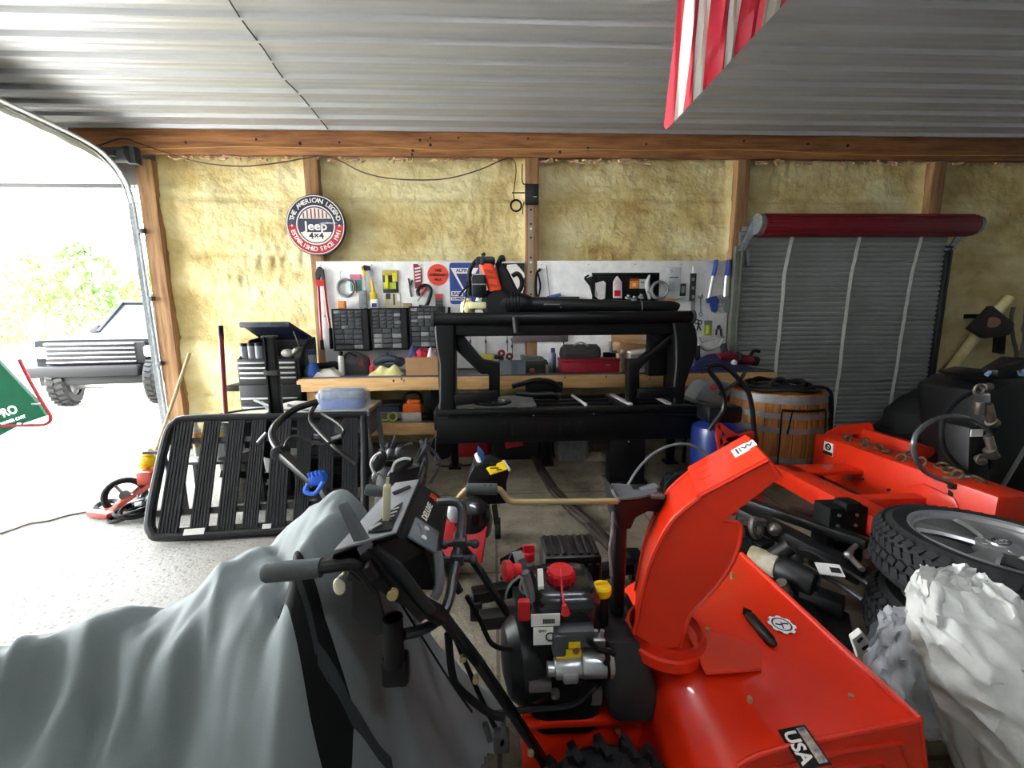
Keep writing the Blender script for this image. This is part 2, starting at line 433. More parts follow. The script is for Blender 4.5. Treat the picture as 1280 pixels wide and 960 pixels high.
b.box((-3.63, 4.72, 3.13), (0.05, 0.08, 0.16)); b.box((-3.78, 4.60, 3.11), (0.10, 0.03, 0.05))
for z in (2.4, 1.7, 1.0): b.box((-3.68, 4.74, z), (0.06, 0.05, 0.05), bev=0.008)
struct(b, 'hinge_bracket', mat('dull_bracket', '55585b', 0.5, metal=0.6), d1)

# roll-up door on the right of the bench
sl = mat('grey_shutter_steel', '969a97', 0.5, metal=0.2, var=0.08, vscale=3)
YS = D - 0.16
x0, x1 = 2.79, 5.22
b = B(); t = bmesh.new(); rows = []
z = 0.0; k = 0
while z < 2.42:
    for dy, dz in ((0, 0), (-0.012, 0.012), (-0.014, 0.034), (0, 0.046), (0.006, 0.050)):
        rows.append((t.verts.new((x0, YS + dy, z + dz)), t.verts.new((x1, YS + dy, z + dz))))
    z += 0.056
for A, C in zip(rows, rows[1:]): t.faces.new((A[0], C[0], C[1], A[1]))
b._add(t); b.box(((x0 + x1) / 2, YS + 0.04, 1.2), (x1 - x0, 0.02, 2.4))
d2 = struct(b, 'door_2', sl, ang=25)
b = B(); b.cyl((2.93, YS - 0.12, 2.44), (5.36, YS - 0.12, 2.44), 0.112, n=28, bev=0.01)
for i in range(14):
    a = 2 * PI * i / 14; b.bar((2.94, YS - 0.12 + 0.112 * math.cos(a), 2.44 + 0.112 * math.sin(a)), (5.35, YS - 0.12 + 0.112 * math.cos(a), 2.44 + 0.112 * math.sin(a)), 0.01, 0.012)
struct(b, 'shutter_roll', mat('dark_red_shutter', '6e0c1a', 0.45, var=0.1), d2)
strap_m = mat('worn_white_strap', 'd9dad4', 0.7, var=0.12, vscale=25)
for xx, xb in ((3.32, 3.30), (4.11, 4.07), (4.84, 4.76)):
    b = B()
    def sp(u, v, xx=xx, xb=xb): return (xx + (xb - xx) * u + 0.04 * (v - 0.5) + 0.010 * nz(u * 7, xx, 2) + (-0.05 * max(0, 0.18 - u) / 0.18 * -1), YS - 0.021 - 0.006 * abs(nz(u * 14, xx, 1)), 2.34 - 2.30 * u)
    b.grid(sp, 60, 1, 0.003); struct(b, 'strap', strap_m, d2)
for xx, w in ((2.765, 0.10), (5.235, 0.06)):
    b = B(); b.box((xx, YS - 0.02, 1.12), (w, 0.06, 2.24), bev=0.006); b.box((xx + (0.02 if xx < 4 else -0.02), YS - 0.06, 1.12), (0.012, 0.02, 2.2))
    struct(b, 'guide_rail', mat('guide_steel', '74776f', 0.45, metal=0.5, var=0.15) if xx < 4 else blackm, d2)
b = B()
b.poly([(2.74, YS - .05, 2.18), (2.81, YS - .05, 2.18), (2.96, YS - .05, 2.46), (2.93, YS - .05, 2.55), (2.86, YS - .05, 2.50)], 0.02, n=(0, -1, 0))
b.cyl((2.88, YS - 0.12, 2.45), (2.93, YS - 0.12, 2.45), 0.11, n=18); b.bar((2.84, YS - 0.05, 2.2), (2.86, YS - .05, 2.02), 0.05, 0.03)
b.cyl((5.36, YS - 0.12, 2.44), (5.41, YS - 0.12, 2.44), 0.10, n=18); b.poly([(5.20, YS - .03, 2.20), (5.27, YS - .03, 2.20), (5.40, YS - .03, 2.40), (5.34, YS - .03, 2.46)], 0.02, n=(0, -1, 0))
b.bar((5.14, YS - 0.05, 2.19), (5.28, YS - .05, 2.20), 0.03, 0.02)
struct(b, 'roll_bracket', galv, d2)

# --------------------------------------------------------------- outside
gravel = mat('pale_gravel', 'b5b0a6', 0.95, var=0.18, vscale=3, bump=0.4, bscale=40)
struct(B().box((-12, 34.9, -0.08), (120, 59.8, 0.1)), 'ground_yard', gravel)
struct(B().box((-12, -14.0, -0.08), (60, 21.4, 0.1)), 'ground_front', gravel)
struct(B().box((-14, 1.0, -0.085), (11.9, 8.6, 0.1)), 'ground_side', gravel)
# ---------------------------------------------------- things on the back wall
YW = 4.775                       # face of the pegboards
def wbox(b, x0, y0, x1, y1, Y, dep, bev=0.0):
    p, q = PY(x0, y0, Y), PY(x1, y1, Y)
    c = (p + q) / 2
    return b.box((c.x, Y + dep / 2, c.z), (abs(q.x - p.x), dep, abs(p.z - q.z)), bev=bev)
def flat(b, pts, Y, dep, bev=0.0):        # outline on the wall, standing out by dep towards the room
    return b.poly([PY(x, y, Y) for x, y in pts], dep, n=(0, -1, 0), bev=bev)
def disc(b, x, y, rpx, Y, dep, n=40):
    c = PY(x, y, Y); r = (PY(x + rpx, y, Y) - c).length
    return b.cyl(c, c - Vector((0, dep, 0)), r, n=n)
def wl(pts, Y): return [PY(x, y, Y) for x, y in pts]
def wframe(x, y, Y): return frame(PY(x, y, Y), (1, 0, 0), (0, 0, 1))   # text frame facing the room

peg = mat('white_pegboard', 'dcdcdc', 0.55, hex2='f2f1ee', vscale=9)
for x0, x1, lab in ((395, 656, 'white pegboard panel hung with signs above the parts drawers'), (671.5, 914, 'white pegboard panel between the middle post and the shutter')):
    a, c = PY(x0, 328.5, YW), PY(x1, 327, YW)
    b = B(); b.box(((a.x + c.x) / 2, YW + 0.006, (2.09 + 0.9) / 2), (c.x - a.x, 0.012, 2.09 - 0.9), bev=0.002)
    t = thing('pegboard', lab, 'pegboard', ((a.x + c.x) / 2, YW, 0.9)); build(b, 'panel', peg, t)
    b = B()
    for zz in (0.95, 1.5, 2.05):
        for i in range(5): b.cyl((a.x + 0.05 + (c.x - a.x - 0.1) * i / 4, YW, zz), (a.x + 0.05 + (c.x - a.x - 0.1) * i / 4, YW - 0.004, zz), 0.008, n=8)
    build(b, 'screw', steel, t)

# round tin sign on the second post
navy_s = mat('sign_navy', '1f2744', 0.35, coat=0.3); white_s = mat('sign_white', 'e6e3dc', 0.4); red_s = mat('sign_red', 'b3202c', 0.4)
YS_ = D - 0.135
sc = PY(396.3, 282.3, YS_); r0 = 0.305
t = thing('round_sign', 'round navy white and red tin sign on the post above the bolt cutters', 'sign', sc)
def ringpl(r1, r2, y, a0=0, a1=360, n=64):
    b = B(); tt = bmesh.new(); A = []; C = []
    for i in range(n + 1):
        a = R(a0 + (a1 - a0) * i / n)
        A.append(tt.verts.new((sc.x + r1 * math.cos(a), y, sc.z + r1 * math.sin(a)))); C.append(tt.verts.new((sc.x + r2 * math.cos(a), y, sc.z + r2 * math.sin(a))))
    for i in range(n): tt.faces.new((A[i], C[i], C[i + 1], A[i + 1]))
    bmesh.ops.recalc_face_normals(tt, faces=tt.faces); bmesh.ops.solidify(tt, geom=list(tt.faces), thickness=0.002)
    b._add(tt); return b
b = B(); b.lathe([(0, 0), (r0, 0), (r0 + .006, .006), (r0 + .006, .03), (r0 - .006, .035), (0, .03)], (sc.x, YS_, sc.z), (0, -1, 0), 64); build(b, 'disc', navy_s, t)
yf = YS_ - 0.033
build(ringpl(r0 - 0.012, r0 - 0.004, yf - .004), 'rim_stripe', white_s, t)
build(ringpl(0.205, r0 - 0.012, yf - .001, 180, 360), 'lower_band', red_s, t)
build(ringpl(0.190, 0.203, yf - .002), 'inner_ring', white_s, t)
def cap_poly(rr, z0, z1, n=30):           # slice of a disc between two heights
    pts = []
    for i in range(n + 1):
        z = z0 + (z1 - z0) * i / n; pts.append((math.sqrt(max(0, rr * rr - z * z)), z))
    return [Vector((sc.x + x, yf, sc.z + z)) for x, z in pts] + [Vector((sc.x - x, yf, sc.z + z)) for x, z in pts[::-1]]
b = B(); b.poly(cap_poly(0.178, 0.066, 0.1779), 0.002, n=(0, -1, 0)); b.poly(cap_poly(0.178, -0.1779, -0.072), 0.002, n=(0, -1, 0)); build(b, 'white_field', white_s, t)
b = B()
for i in range(-3, 4):
    x = i * 0.04; h = math.sqrt(0.172 ** 2 - x * x)
    b.box((sc.x + x, yf - .003, sc.z + (0.07 + h) / 2), (0.013, .002, h - 0.07))
build(b, 'stripes', mat('sign_brown_red', '8b3a30', 0.4), t)
b = B(); add_text(b, 'Jeep', frame((sc.x, yf - .003, sc.z - 0.012), (1, 0, 0), (0, 0, 1)), 0.125, bold=0.003, sx=1.12); build(b, 'lettering', white_s, t)
b = B(); add_text(b, '4×4', frame((sc.x, yf - .003, sc.z - 0.112), (1, 0, 0), (0, 0, 1)), 0.09, bold=0.002, sx=1.1); build(b, 'lettering', navy_s, t)
def arc_text(b, s, rr, a_mid, step, size, up=1):
    n = len(s)
    for i, ch in enumerate(s):
        if ch == ' ': continue
        a = R(a_mid - up * (i - (n - 1) / 2) * step)
        rad = Vector((math.cos(a), 0, math.sin(a))); tan = Vector((math.sin(a), 0, -math.cos(a))) * up
        add_text(b, ch, frame(Vector((sc.x, yf - .004, sc.z)) + rad * rr, tan, rad * up), size, bold=0.0016)
b = B(); arc_text(b, 'THE AMERICAN LEGEND', 0.248, 90, 8.3, 0.066); arc_text(b, 'ESTABLISHED SINCE 1941', 0.248, 270, 7.2, 0.062, -1)
for s in (-1, 1): b.cyl((sc.x + s * .248, yf, sc.z - 0.005), (sc.x + s * .248, yf - .004, sc.z - .005), 0.011, n=14)
build(b, 'rim_lettering', white_s, t)

# cables along the beam and the control box on the middle post
yell = mat('tan_yellow_cable', 'c9974a', 0.6)
b = B(); b.tube(wl([(118, 186), (200, 186), (300, 183), (400, 185), (480, 184), (560, 188), (640, 186), (760, 187), (800, 188), (880, 187), (960, 188), (1040, 192), (1120, 194), (1290, 194)], D - 0.135), 0.006, n=6)
solo(b, 'yellow_cable', yell, 'thin tan yellow cable stapled along the long top beam', 'cable')
b = B(); b.tube(wl([(100, 183), (125, 181), (152, 173), (176, 180), (205, 190), (250, 203), (300, 208), (345, 204), (380, 198), (402, 195), (425, 201), (450, 214), (480, 222), (520, 225), (560, 223), (600, 212), (630, 199), (642, 200), (645, 215), (642, 240), (643, 252)], D - 0.15), 0.006, n=6)
solo(b, 'brown_wire', mat('brown_wire', '4a2d20', 0.6), 'thin dark brown wire sagging along the foam wall below the beam', 'wire')
t = thing('control_box', 'small black box screwed to the middle post, with wire coil', 'box', PY(664, 254, D - 0.14))
b = B(); wbox(b, 656.5, 229.5, 673, 254, D - 0.19, 0.06, 0.004); build(b, 'case', black, t)
b = B(); b.tube(wl([(656, 241), (640, 241)], D - .15), 0.006, n=6); b.tube(wl([(655, 252), (653.5, 260), (653.5, 268)], D - .15), 0.006, n=6); b.tube(wl([(653, 205), (653, 228), (660, 230)], D - .15), 0.006, n=6); build(b, 'lead', blackmat, t)
b = B(); c = PY(645, 257, D - 0.15); b.torus(c, (0, -1, 0), 0.058, 0.010, 28, 8); build(b, 'cable_coil', blackmat, t)
b = B()
for dx in (0.01, 0.03): b.cyl(PY(671, 246, D - .19) + Vector((-dx, 0, 0)), PY(671, 246, D - .19) + Vector((-dx, -.004, 0)), 0.005, n=8)
build(b, 'indicator', white, t)
t = thing('mounting_strip', 'worn slotted metal strip screwed down the middle post', 'metal strip', PY(664, 390, D - 0.13))
b = B(); wbox(b, 660, 256, 667, 390, D - 0.128, 0.006); build(b, 'strip', mat('worn_strip', '8f8a84', 0.55, metal=0.3, hex2='a98f72', vscale=5), t)
b = B()
for y in (262, 280, 297, 322, 340, 368): disc(b, 663.6, y, 1.3, D - 0.128, 0.002, 10)
build(b, 'slot', blackmat, t)
b = B()
for y in (280, 322, 382): disc(b, 663.6, y + 6, 1.6, D - 0.128, 0.008, 10)
build(b, 'screw', white, t)

# three cabinets of small drawers
dr_m = mat('smoky_drawer', '42464a', 0.35, var=0.35, vscale=30); dr_l = mat('pale_filled_drawer', '8b8e8e', 0.35, var=0.3, vscale=40)
for k, (x0, y0, x1, y1) in enumerate(((414, 386, 462, 438.5), (462.5, 385, 510, 437), (511, 383, 556, 435))):
    lab = ('black cabinet of small smoky drawers beside the bolt cutters', 'middle black cabinet of small smoky drawers with pale labels', 'black cabinet of small smoky drawers above the cardboard box')[k]
    Yf = YW - 0.15
    t = thing('parts_cabinet', lab, 'drawer cabinet', PY((x0 + x1) / 2, y1, YW), group='small parts cabinets')
    p, q = PY(x0, y0, Yf), PY(x1, y1, Yf)
    b = B(); w_, h_ = q.x - p.x, p.z - q.z; cx, cz = (p.x + q.x) / 2, (p.z + q.z) / 2
    b.box((cx, YW - 0.01, cz), (w_, 0.016, h_)); b.box((cx, YW - .075, p.z - .006), (w_, .15, .012)); b.box((cx, YW - .075, q.z + .006), (w_, .15, .012))
    b.box((p.x + .006, YW - .075, cz), (.012, .15, h_)); b.box((q.x - .03, YW - .075, cz), (.06, .15, h_)); build(b, 'case', black, t)
    rows = [(4, 0.042)] * 5 + [(3, 0.058)] * 4
    tot = sum(h for n, h in rows); z = p.z - 0.014; wi = w_ - 0.08
    for ri, (n, h) in enumerate(rows):
        hh = h / tot * (h_ - 0.03)
        for i in range(n):
            xx = p.x + 0.014 + wi * (i + 0.5) / n
            b = B(); b.box((xx, Yf + 0.07, z - hh / 2), (wi / n - 0.005, 0.13, hh - 0.006), bev=0.002); b.box((xx, Yf - 0.001, z - hh * 0.72), (wi / n * 0.5, 0.014, 0.006)); b.box((xx, Yf + 0.003, z - 0.006), (wi / n - .006, 0.006, 0.004))
            build(b, 'drawer', dr_l if (k == 1 and ri >= 6 and rnd.random() < .6) or rnd.random() < 0.12 else dr_m, t)
        z -= hh

# --- left pegboard: tools, cards and signs
def card(x0, y0, x1, y1, hexes, name, label, cat, dep=0.02, Y=None, bands=()):
    Y = Y or YW; t = thing(name, label, cat, PY((x0 + x1) / 2, y1, Y))
    b = B(); wbox(b, x0, y0, x1, y1, Y - dep * .4, dep * .4, 0.001); build(b, 'backing_card', hexes if not isinstance(hexes, str) else mat(name + '_card_' + hexes, hexes, 0.5, var=.1), t)
    for i, (a0, b0, a1, b1, h, dp) in enumerate(bands):
        b = B(); wbox(b, a0, b0, a1, b1, Y - dep * .4 - dp, dp, 0.003 if dp > .006 else 0); build(b, 'printed_panel' if dp < .006 else 'contents', mat('%s_%s' % (name, h), h, 0.4, var=.1), t)
    return t
# bolt cutters
t = thing('bolt_cutters', 'long red handled bolt cutters hanging at the end of the pegboard', 'bolt cutters', PY(404, 458, YW))
for s, pts in (('a', [(397.8, 353), (399.5, 385), (402, 425), (403, 437)]), ('b', [(405, 352), (408, 380), (413, 415), (414, 424)])):
    b = B(); b.tube(wl(pts, YW - 0.03), 0.017, n=10, flat=.8); build(b, 'handle', red, t)
b = B(); b.tube(wl([(402, 425), (403, 437)], YW - .03), 0.019, n=10); build(b, 'grip', blackmat, t)
b = B(); b.tube(wl([(413, 410), (414.5, 436)], YW - .03), 0.019, n=10); build(b, 'grip', blackmat, t)
b = B(); flat(b, [(396, 353), (395, 342), (398, 334), (401, 333.5), (405, 337), (406.5, 353), (403, 349), (401.5, 343), (400, 350)], YW - 0.02, 0.022); build(b, 'jaw', mat('gun_metal', '3c3d40', .4, metal=.7), t)
b = B(); flat(b, [(396, 350), (406, 350), (406.5, 358), (396.5, 358)], YW - 0.02, 0.03); build(b, 'bracket', redp, t)
struct(B().box(tuple(PY(403.5, 447, YW - .01)), (0.05, 0.03, 0.22)), 'trim_8', lumber_v)
# coil of cable
b = B(); c = PY(432, 360, YW - .012)
for i in range(3): b.torus(c + Vector((.003 * i, -.008 * i, .002 * i)), (0, -1, 0), 0.098 - .005 * i, 0.007, 36, 8)
b.tube(wl([(426, 352), (425, 342), (427, 338)], YW - .012), .003, n=5)
solo(b, 'hanging_cable_coil', mat('grey_wire', '8b9294', .5), 'ring of grey wire hung beside the green carded pliers', 'wire coil')
card(437, 343, 452, 364, '3f8f86', 'carded_pliers', 'green and pink carded tool hung next to the grey wire ring', 'carded tool', .03, bands=((438, 343, 451, 350, 'c9758d', .003), (439, 352, 441, 366, '2a5f3f', .02), (444, 352, 446, 366, 'a23a32', .02), (442, 350, 444, 354, '8f9496', .02)))
b = B(); wbox(b, 422, 376, 431, 385.5, YW - .10, .06, .004); o = solo(b, 'small_box', mat('orange_carton', 'd9862e', .5, var=.25, vscale=40), 'small orange carton standing on top of the drawer cabinet by the bolt cutters', 'carton')
b = B(); wbox(b, 447.5, 363, 458.5, 385, YW - .06, .05, .01); solo(b, 'blister_pack', mat('smoky_blister', '7c7f80', .25, var=.3, vscale=30), 'grey clear blister pack leaning on the board above the drawers', 'blister pack')
b = B(); wbox(b, 463, 374, 472.5, 385, YW - .08, .05, .003).m(1); wbox(b, 464.5, 379, 471, 384, YW - .083, .003); solo(b, 'white_carton', [paper, navy], 'white carton with dark picture standing below the yellow bar clamp', 'carton')
t = thing('bar_clamp', 'yellow and black quick bar clamp hanging on the white pegboard', 'clamp', PY(462, 386, YW))
b = B(); flat(b, [(453, 335), (456, 331.5), (463, 333), (464, 338), (455, 339)], YW - .02, .025); build(b, 'jaw', black, t)
b = B(); b.bar(PY(455, 336, YW - .02), PY(460, 376, YW - .02), .022, .012, up=(0, -1, 0)); b.bar(PY(462, 336, YW - .02), PY(469, 372, YW - .02), .018, .012, up=(0, -1, 0)); build(b, 'bar', steel, t)
b = B(); b.bar(PY(453, 333, YW - .035), PY(456, 345, YW - .035), .03, .02, up=(0, -1, 0), bev=.004); b.bar(PY(464, 350, YW - .035), PY(468, 374, YW - .035), .026, .02, up=(0, -1, 0), bev=.004); b.bar(PY(463, 370, YW - .035), PY(470, 370, YW - .035), .08, .02, up=(0, -1, 0), bev=.004); build(b, 'grip', yellow, t)
card(477.5, 338, 498, 366, '23262a', 'carded_tool', 'yellow and black carded tool hung above a pale packet', 'carded tool', .03, bands=((478, 338, 497.5, 344, 'b9a53a', .003), (481, 344, 486, 360, 'd9cf2f', .02), (490, 341, 497, 352, 'd6c83a', .012), (479, 353, 495, 361, 'b8c72d', .003)))
card(479.5, 367, 501, 385, 'cfc8a8', 'pale_packet', 'pale packet with dark print hung below the yellow carded tool', 'packet', .02, bands=((482, 367, 488, 374, '3a3835', .003), (491, 367, 494, 381, '4a4440', .003), (496, 368, 500, 376, 'e8e6da', .003)))
b = B(); wbox(b, 503, 379, 514, 385, YW - .09, .05, .003); solo(b, 'brown_carton', mat('brown_carton', '9b8468', .7, var=.1), 'small brown carton on top of the middle drawer cabinet', 'carton')
t = thing('pliers', 'small dark pliers hung beside the red pennant', 'pliers', PY(512, 372, YW))
b = B(); b.tube(wl([(510.5, 348), (512, 356), (514, 371)], YW - .01), .009, n=6); b.tube(wl([(515.5, 350), (512.5, 358), (512, 360)], YW - .01), .009, n=6); build(b, 'handle', dgrey, t)
b = B(); flat(b, [(511, 357), (514, 357), (513, 366), (512, 366)], YW - .005, .012); build(b, 'jaw', steel, t)
t = thing('pennant', 'dark red pennant with white lettering beside the round orange sign', 'pennant', PY(522, 362, YW))
b = B(); flat(b, [(516.5, 330), (522, 330), (527, 335), (528, 352), (526, 358), (519, 361)], YW - .002, .006); build(b, 'cloth', mat('pennant_red', '8c1a2e', .6, var=.12), t)
b = B()
for i in range(5): flat(b, [(518 + .3 * i, 335 + 4 * i), (525.5, 333.5 + 4 * i), (525.8, 335.5 + 4 * i), (518.3 + .3 * i, 337 + 4 * i)], YW - .009, .002)
build(b, 'lettering', white_s, t)
t = thing('c_clamp', 'black hooked clamp hanging over the third drawer cabinet', 'clamp', PY(530, 385, YW))
b = B(); b.tube(wl([(524, 383), (532, 383), (537, 372), (538.5, 362), (533, 357), (526, 358), (522, 364), (524, 370)], YW - .03), .020, n=8); build(b, 'frame', black, t)
b = B(); b.cyl(PY(527, 368, YW - .03), PY(533, 359, YW - .03), .013, n=8); build(b, 'pad', redp, t)
b = B(); b.cyl(PY(522, 376, YW - .03), PY(531, 363, YW - .03), .009, n=8); b.tube(wl([(527, 384), (534, 383), (541, 384)], YW - .05), .012, n=7); build(b, 'spindle', steel, t)
t = thing('round_orange_sign', 'round orange red sign with black lettering on the pegboard', 'sign', PY(547.4, 357, YW))
sor = mat('sign_orange', 'e0432a', .45)
b = B(); disc(b, 547.4, 343.6, 13.2, YW, .004, 48); build(b, 'disc', sor, t)
b = B()
for s, y, z, k in (('THE', 338.2, .038, 1.1), ('LEGENDARY', 343.8, .037, .95), ('MILE', 349.6, .036, 1.05)): add_text(b, s, wframe(547.4, y, YW - .006), z, bold=.0012, sx=k)
build(b, 'lettering', black, t)
card(544, 367.5, 554, 395, '222428', 'drill_bit_card', 'black and red narrow card of drill bits above the third drawer cabinet', 'carded tool', .04, Y=YW, bands=((544.3, 367.5, 553.6, 373, 'cf2a2a', .003), (545, 374, 553, 376, '55585a', .003), (545, 378, 553, 380, '55585a', .003), (545, 382, 553, 384, '55585a', .003)))
b = B(); b.tube(wl([(561.5, 384), (561.3, 392)], YW - .03), .014, n=8); b.cyl(PY(561.2, 392, YW - .03), PY(561, 400, YW - .03), .005, n=6); solo(b, 'hanging_screwdriver', blackmat, 'black handled screwdriver hung below the blue sign', 'screwdriver')
t = thing('blue_sign', 'blue rounded metal sign with white triangle, half hidden by the leaf blower', 'sign', PY(580, 380, YW))
p, q = PY(561.5, 328.5, YW), PY(600, 380, YW)
b = B(); b.poly([Vector(((p.x + q.x) / 2 + x, YW, (p.z + q.z) / 2 + z)) for x, z in rrect(q.x - p.x, p.z - q.z, .03)], .004, n=(0, -1, 0)); build(b, 'plate', mat('sign_blue', '26408c', .4), t)
b = B(); flat(b, [(563, 335), (598, 335), (580.5, 366)], YW - .004, .002); flat(b, [(564, 364), (579, 364), (579, 370), (564, 370)], YW - .004, .0015); flat(b, [(563.5, 371), (582, 371), (582, 375.5), (563.5, 375.5)], YW - .004, .0015); build(b, 'white_field', white_s, t)
b = B(); flat(b, [(570, 342), (592, 342), (580.5, 362)], YW - .007, .0015); add_text(b, 'ALPINE', wframe(579.5, 338.2, YW - .0075), .052, bold=.0015)
add_text(b, 'BASE', wframe(571.5, 367.2, YW - .0075), .05, bold=.0015); add_text(b, 'NUMBER', wframe(572.8, 373.4, YW - .0075), .036, bold=.001); build(b, 'lettering', mat('sign_blue_dark', '1b2c66', .4), t)
t = thing('shield_board', 'black and white board with shield outline behind the leaf blower', 'sign', PY(640, 380, YW))
b = B(); wbox(b, 619, 329, 656, 380, YW - .008, .008); build(b, 'board', black, t)
b = B(); flat(b, [(634, 331), (645, 330), (649, 334), (655, 341), (656, 346), (653, 352), (655, 360), (652, 369), (648, 374), (640, 372), (628, 360)], YW - .008, .003); build(b, 'shield', white_s, t)

# --- right pegboard
t = thing('calipers', 'black curved calipers hung against the middle post', 'calipers', PY(672, 374, YW))
b = B(); b.tube(wl([(671, 371), (669.5, 358), (671, 342), (674, 338), (675.5, 336)], YW - .02), .014, n=7); b.tube(wl([(673, 371), (675.5, 358), (673, 344), (671, 340)], YW - .02), .010, n=7); build(b, 'leg', blackmat, t)
t = thing('hanging_brush', 'blue handled wire brush hanging by a thin wire on the pegboard', 'tool', PY(692, 380, YW))
b = B(); b.bar(PY(684, 372, YW - .02), PY(701, 368, YW - .02), .035, .02, up=(0, -1, 0), bev=.005); build(b, 'handle', mat('denim_blue', '4a66a8', .5), t)
b = B()
for i in range(7): b.tube(wl([(688 + i, 374), (688 + 1.7 * i, 378 + (i % 3))], YW - .02), .004, n=5)
b.tube(wl([(692, 374), (690.5, 382), (690.5, 389)], YW - .02), .012, n=6); build(b, 'bristle', mat('slate', '4c5a5c', .6), t)
b = B(); b.tube(wl([(683, 331), (685, 350), (687, 370)], YW - .01), .0035, n=5); build(b, 'wire', dgrey, t)
b = B(); wbox(b, 674, 371, 724, 379.5, YW - .03, .03, .003); solo(b, 'tool_bar', black, 'black magnetic bar screwed to the pegboard below the blue brush', 'tool bar')
b = B(); wbox(b, 741, 341, 822, 400, YW - .015, .015, .002); t = thing('black_board', 'black board hung with packets on the pegboard', 'board', PY(780, 400, YW)); build(b, 'panel', blackmat, t)
b = B(); wbox(b, 740, 341, 822, 343, YW - .03, .02, .002); build(b, 'rail', black, t)
YB = YW - .02
t = thing('fold_knife_card', 'white carded saw hung over the edge of the black board beside the bottle packet', 'carded tool', PY(750, 375, YB))
b = B(); flat(b, [(744, 354), (754, 351), (757, 354), (756, 373), (750, 375), (743, 370)], YB, .01); build(b, 'blister', mat('pale_blister', 'd5d2cf', .3, var=.15, vscale=30), t)
b = B(); b.bar(PY(731, 347, YB), PY(741, 360, YB), .03, .02, up=(0, -1, 0)); b.bar(PY(731, 347, YB), PY(736, 344, YB), .02, .02, up=(0, -1, 0)); b.bar(PY(738, 346, YB), PY(745, 372, YB), .07, .02, up=(0, -1, 0), bev=.008); build(b, 'handle', black, t)
t = thing('bottle_pack', 'white and red bottle shaped packet on the black board', 'packet', PY(771, 373, YB))
b = B(); flat(b, [(766, 373), (766, 353), (768.5, 348), (771, 345), (773.5, 348), (777, 353), (777, 373)], YB, .02, .004); build(b, 'packet', mat('pink_white_packet', 'd6c4c2', .4, var=.15), t)
b = B(); wbox(b, 768, 363, 775.5, 370, YB - .024, .004); build(b, 'printed_panel', redp, t)
card(787.5, 348.5, 798.5, 360.5, 'd98a33', 'orange_packet', 'orange packet with red top on the black board', 'packet', .02, Y=YB, bands=((787.5, 348, 798.5, 351, '8a2a20', .003), (791, 354, 795, 358, 'f2c489', .003)))
card(799.5, 349, 807, 360.5, 'b8bab8', 'grey_packet', 'small grey packet beside the orange packet', 'packet', .015, Y=YB, bands=((801, 352, 805, 354, '6b6f70', .003),))
for i, (x, y, lab) in enumerate(((785, 372, 'silver metal fitting below the bottle shaped packet'), (792.5, 373.5, 'middle silver metal fitting at the foot of the black board'), (801, 371, 'silver metal fitting below the small grey packet'))):
    b = B(); c = PY(x, y, YB - .03); b.lathe([(0, -.02), (.03, -.02), (.034, 0), (.02, .012), (.02, .03), (0, .03)], c, (0.3, -.2, 1), 16); b.box(c + Vector((0, -.02, -.01)), (.05, .03, .02), bev=.004); solo(b, 'metal_fitting', galv, lab, 'fitting', 'silver fittings')
b = B(); b.tube(wl([(812, 344), (809, 356), (812, 374)], YB - .02), .022, n=8, rs=[.012, .03, .02]); b.torus(PY(811, 365, YB - .045), (0, -1, 0), .02, .008, 16, 6); solo(b, 'white_hook_tool', mat('pale_grey_tool', 'b4b8b8', .4, var=.15), 'pale grey metal hook tool beside the grey hose coil', 'hook tool')
b = B(); c = PY(823.5, 363, YW - .04)
for i in range(4): b.torus(c + Vector((rnd.uniform(-.006, .006), -.014 * i, rnd.uniform(-.006, .006))), (rnd.uniform(-.08, .08), -1, rnd.uniform(-.08, .08)), .095 - .008 * (i % 2), .013, 30, 8, sc=1.1)
solo(b, 'hose_coil', mat('grey_hose', '77797a', .45, var=.15), 'coil of grey hose hung over the end of the black board', 'hose coil')
clear = mat('clear_film', 'c9ccce', .2, var=.08, vscale=25)
t = card(833, 334.5, 850, 364, clear, 'clear_bag', 'clear bag of small hardware hung beside the grey hose coil', 'bag', .02, bands=((836, 337, 841, 341, 'b9bbbb', .008), (837, 346, 848, 347.5, '63686b', .01), (836, 352, 843, 356, 'a9acad', .008)))
card(850.5, 354.5, 857, 370, '2b3433', 'dark_packet', 'small dark green packet hung beside the black level', 'packet', .02, bands=((852, 358, 855.5, 366, '87908c', .003),))
t = thing('hanging_pry_tool', 'orange handled tool lying above the blower tube', 'tool', PY(838, 377, YW))
b = B(); b.tube(wl([(832, 376.5), (837, 375.5), (841, 376)], YW - .05), .022, n=8); build(b, 'handle', mat('tool_orange', 'd07a35', .5), t)
b = B(); b.tube(wl([(841, 376), (851, 373), (857, 371)], YW - .05), .006, n=6); build(b, 'shaft', steel, t)
t = thing('spirit_level', 'narrow black level hanging upright on the pegboard beside the spanner', 'level', PY(866, 400, YW))
b = B(); wbox(b, 864, 341.5, 869, 376, YW - .025, .025, .003); build(b, 'body', dgrey, t)
b = B(); wbox(b, 864.5, 376, 868, 400, YW - .012, .012); build(b, 'blade', steel, t)
b = B()
for y in (347, 358, 369): wbox(b, 865, y, 868, y + 4, YW - .028, .004)
build(b, 'vial', mat('vial_grey', '9aa08f', .2), t)
b = B(); b.cyl(PY(866.4, 333, YW - .01), PY(866.4, 341, YW - .01), .006, n=6); build(b, 'hanger', steel, t)
t = thing('spanner', 'steel spanner hanging between the level and the blue cutters', 'spanner', PY(876, 396, YW))
b = B(); b.bar(PY(875.5, 372, YW - .012), PY(876, 392, YW - .012), .016, .01, up=(0, -1, 0)); build(b, 'shank', steel, t)
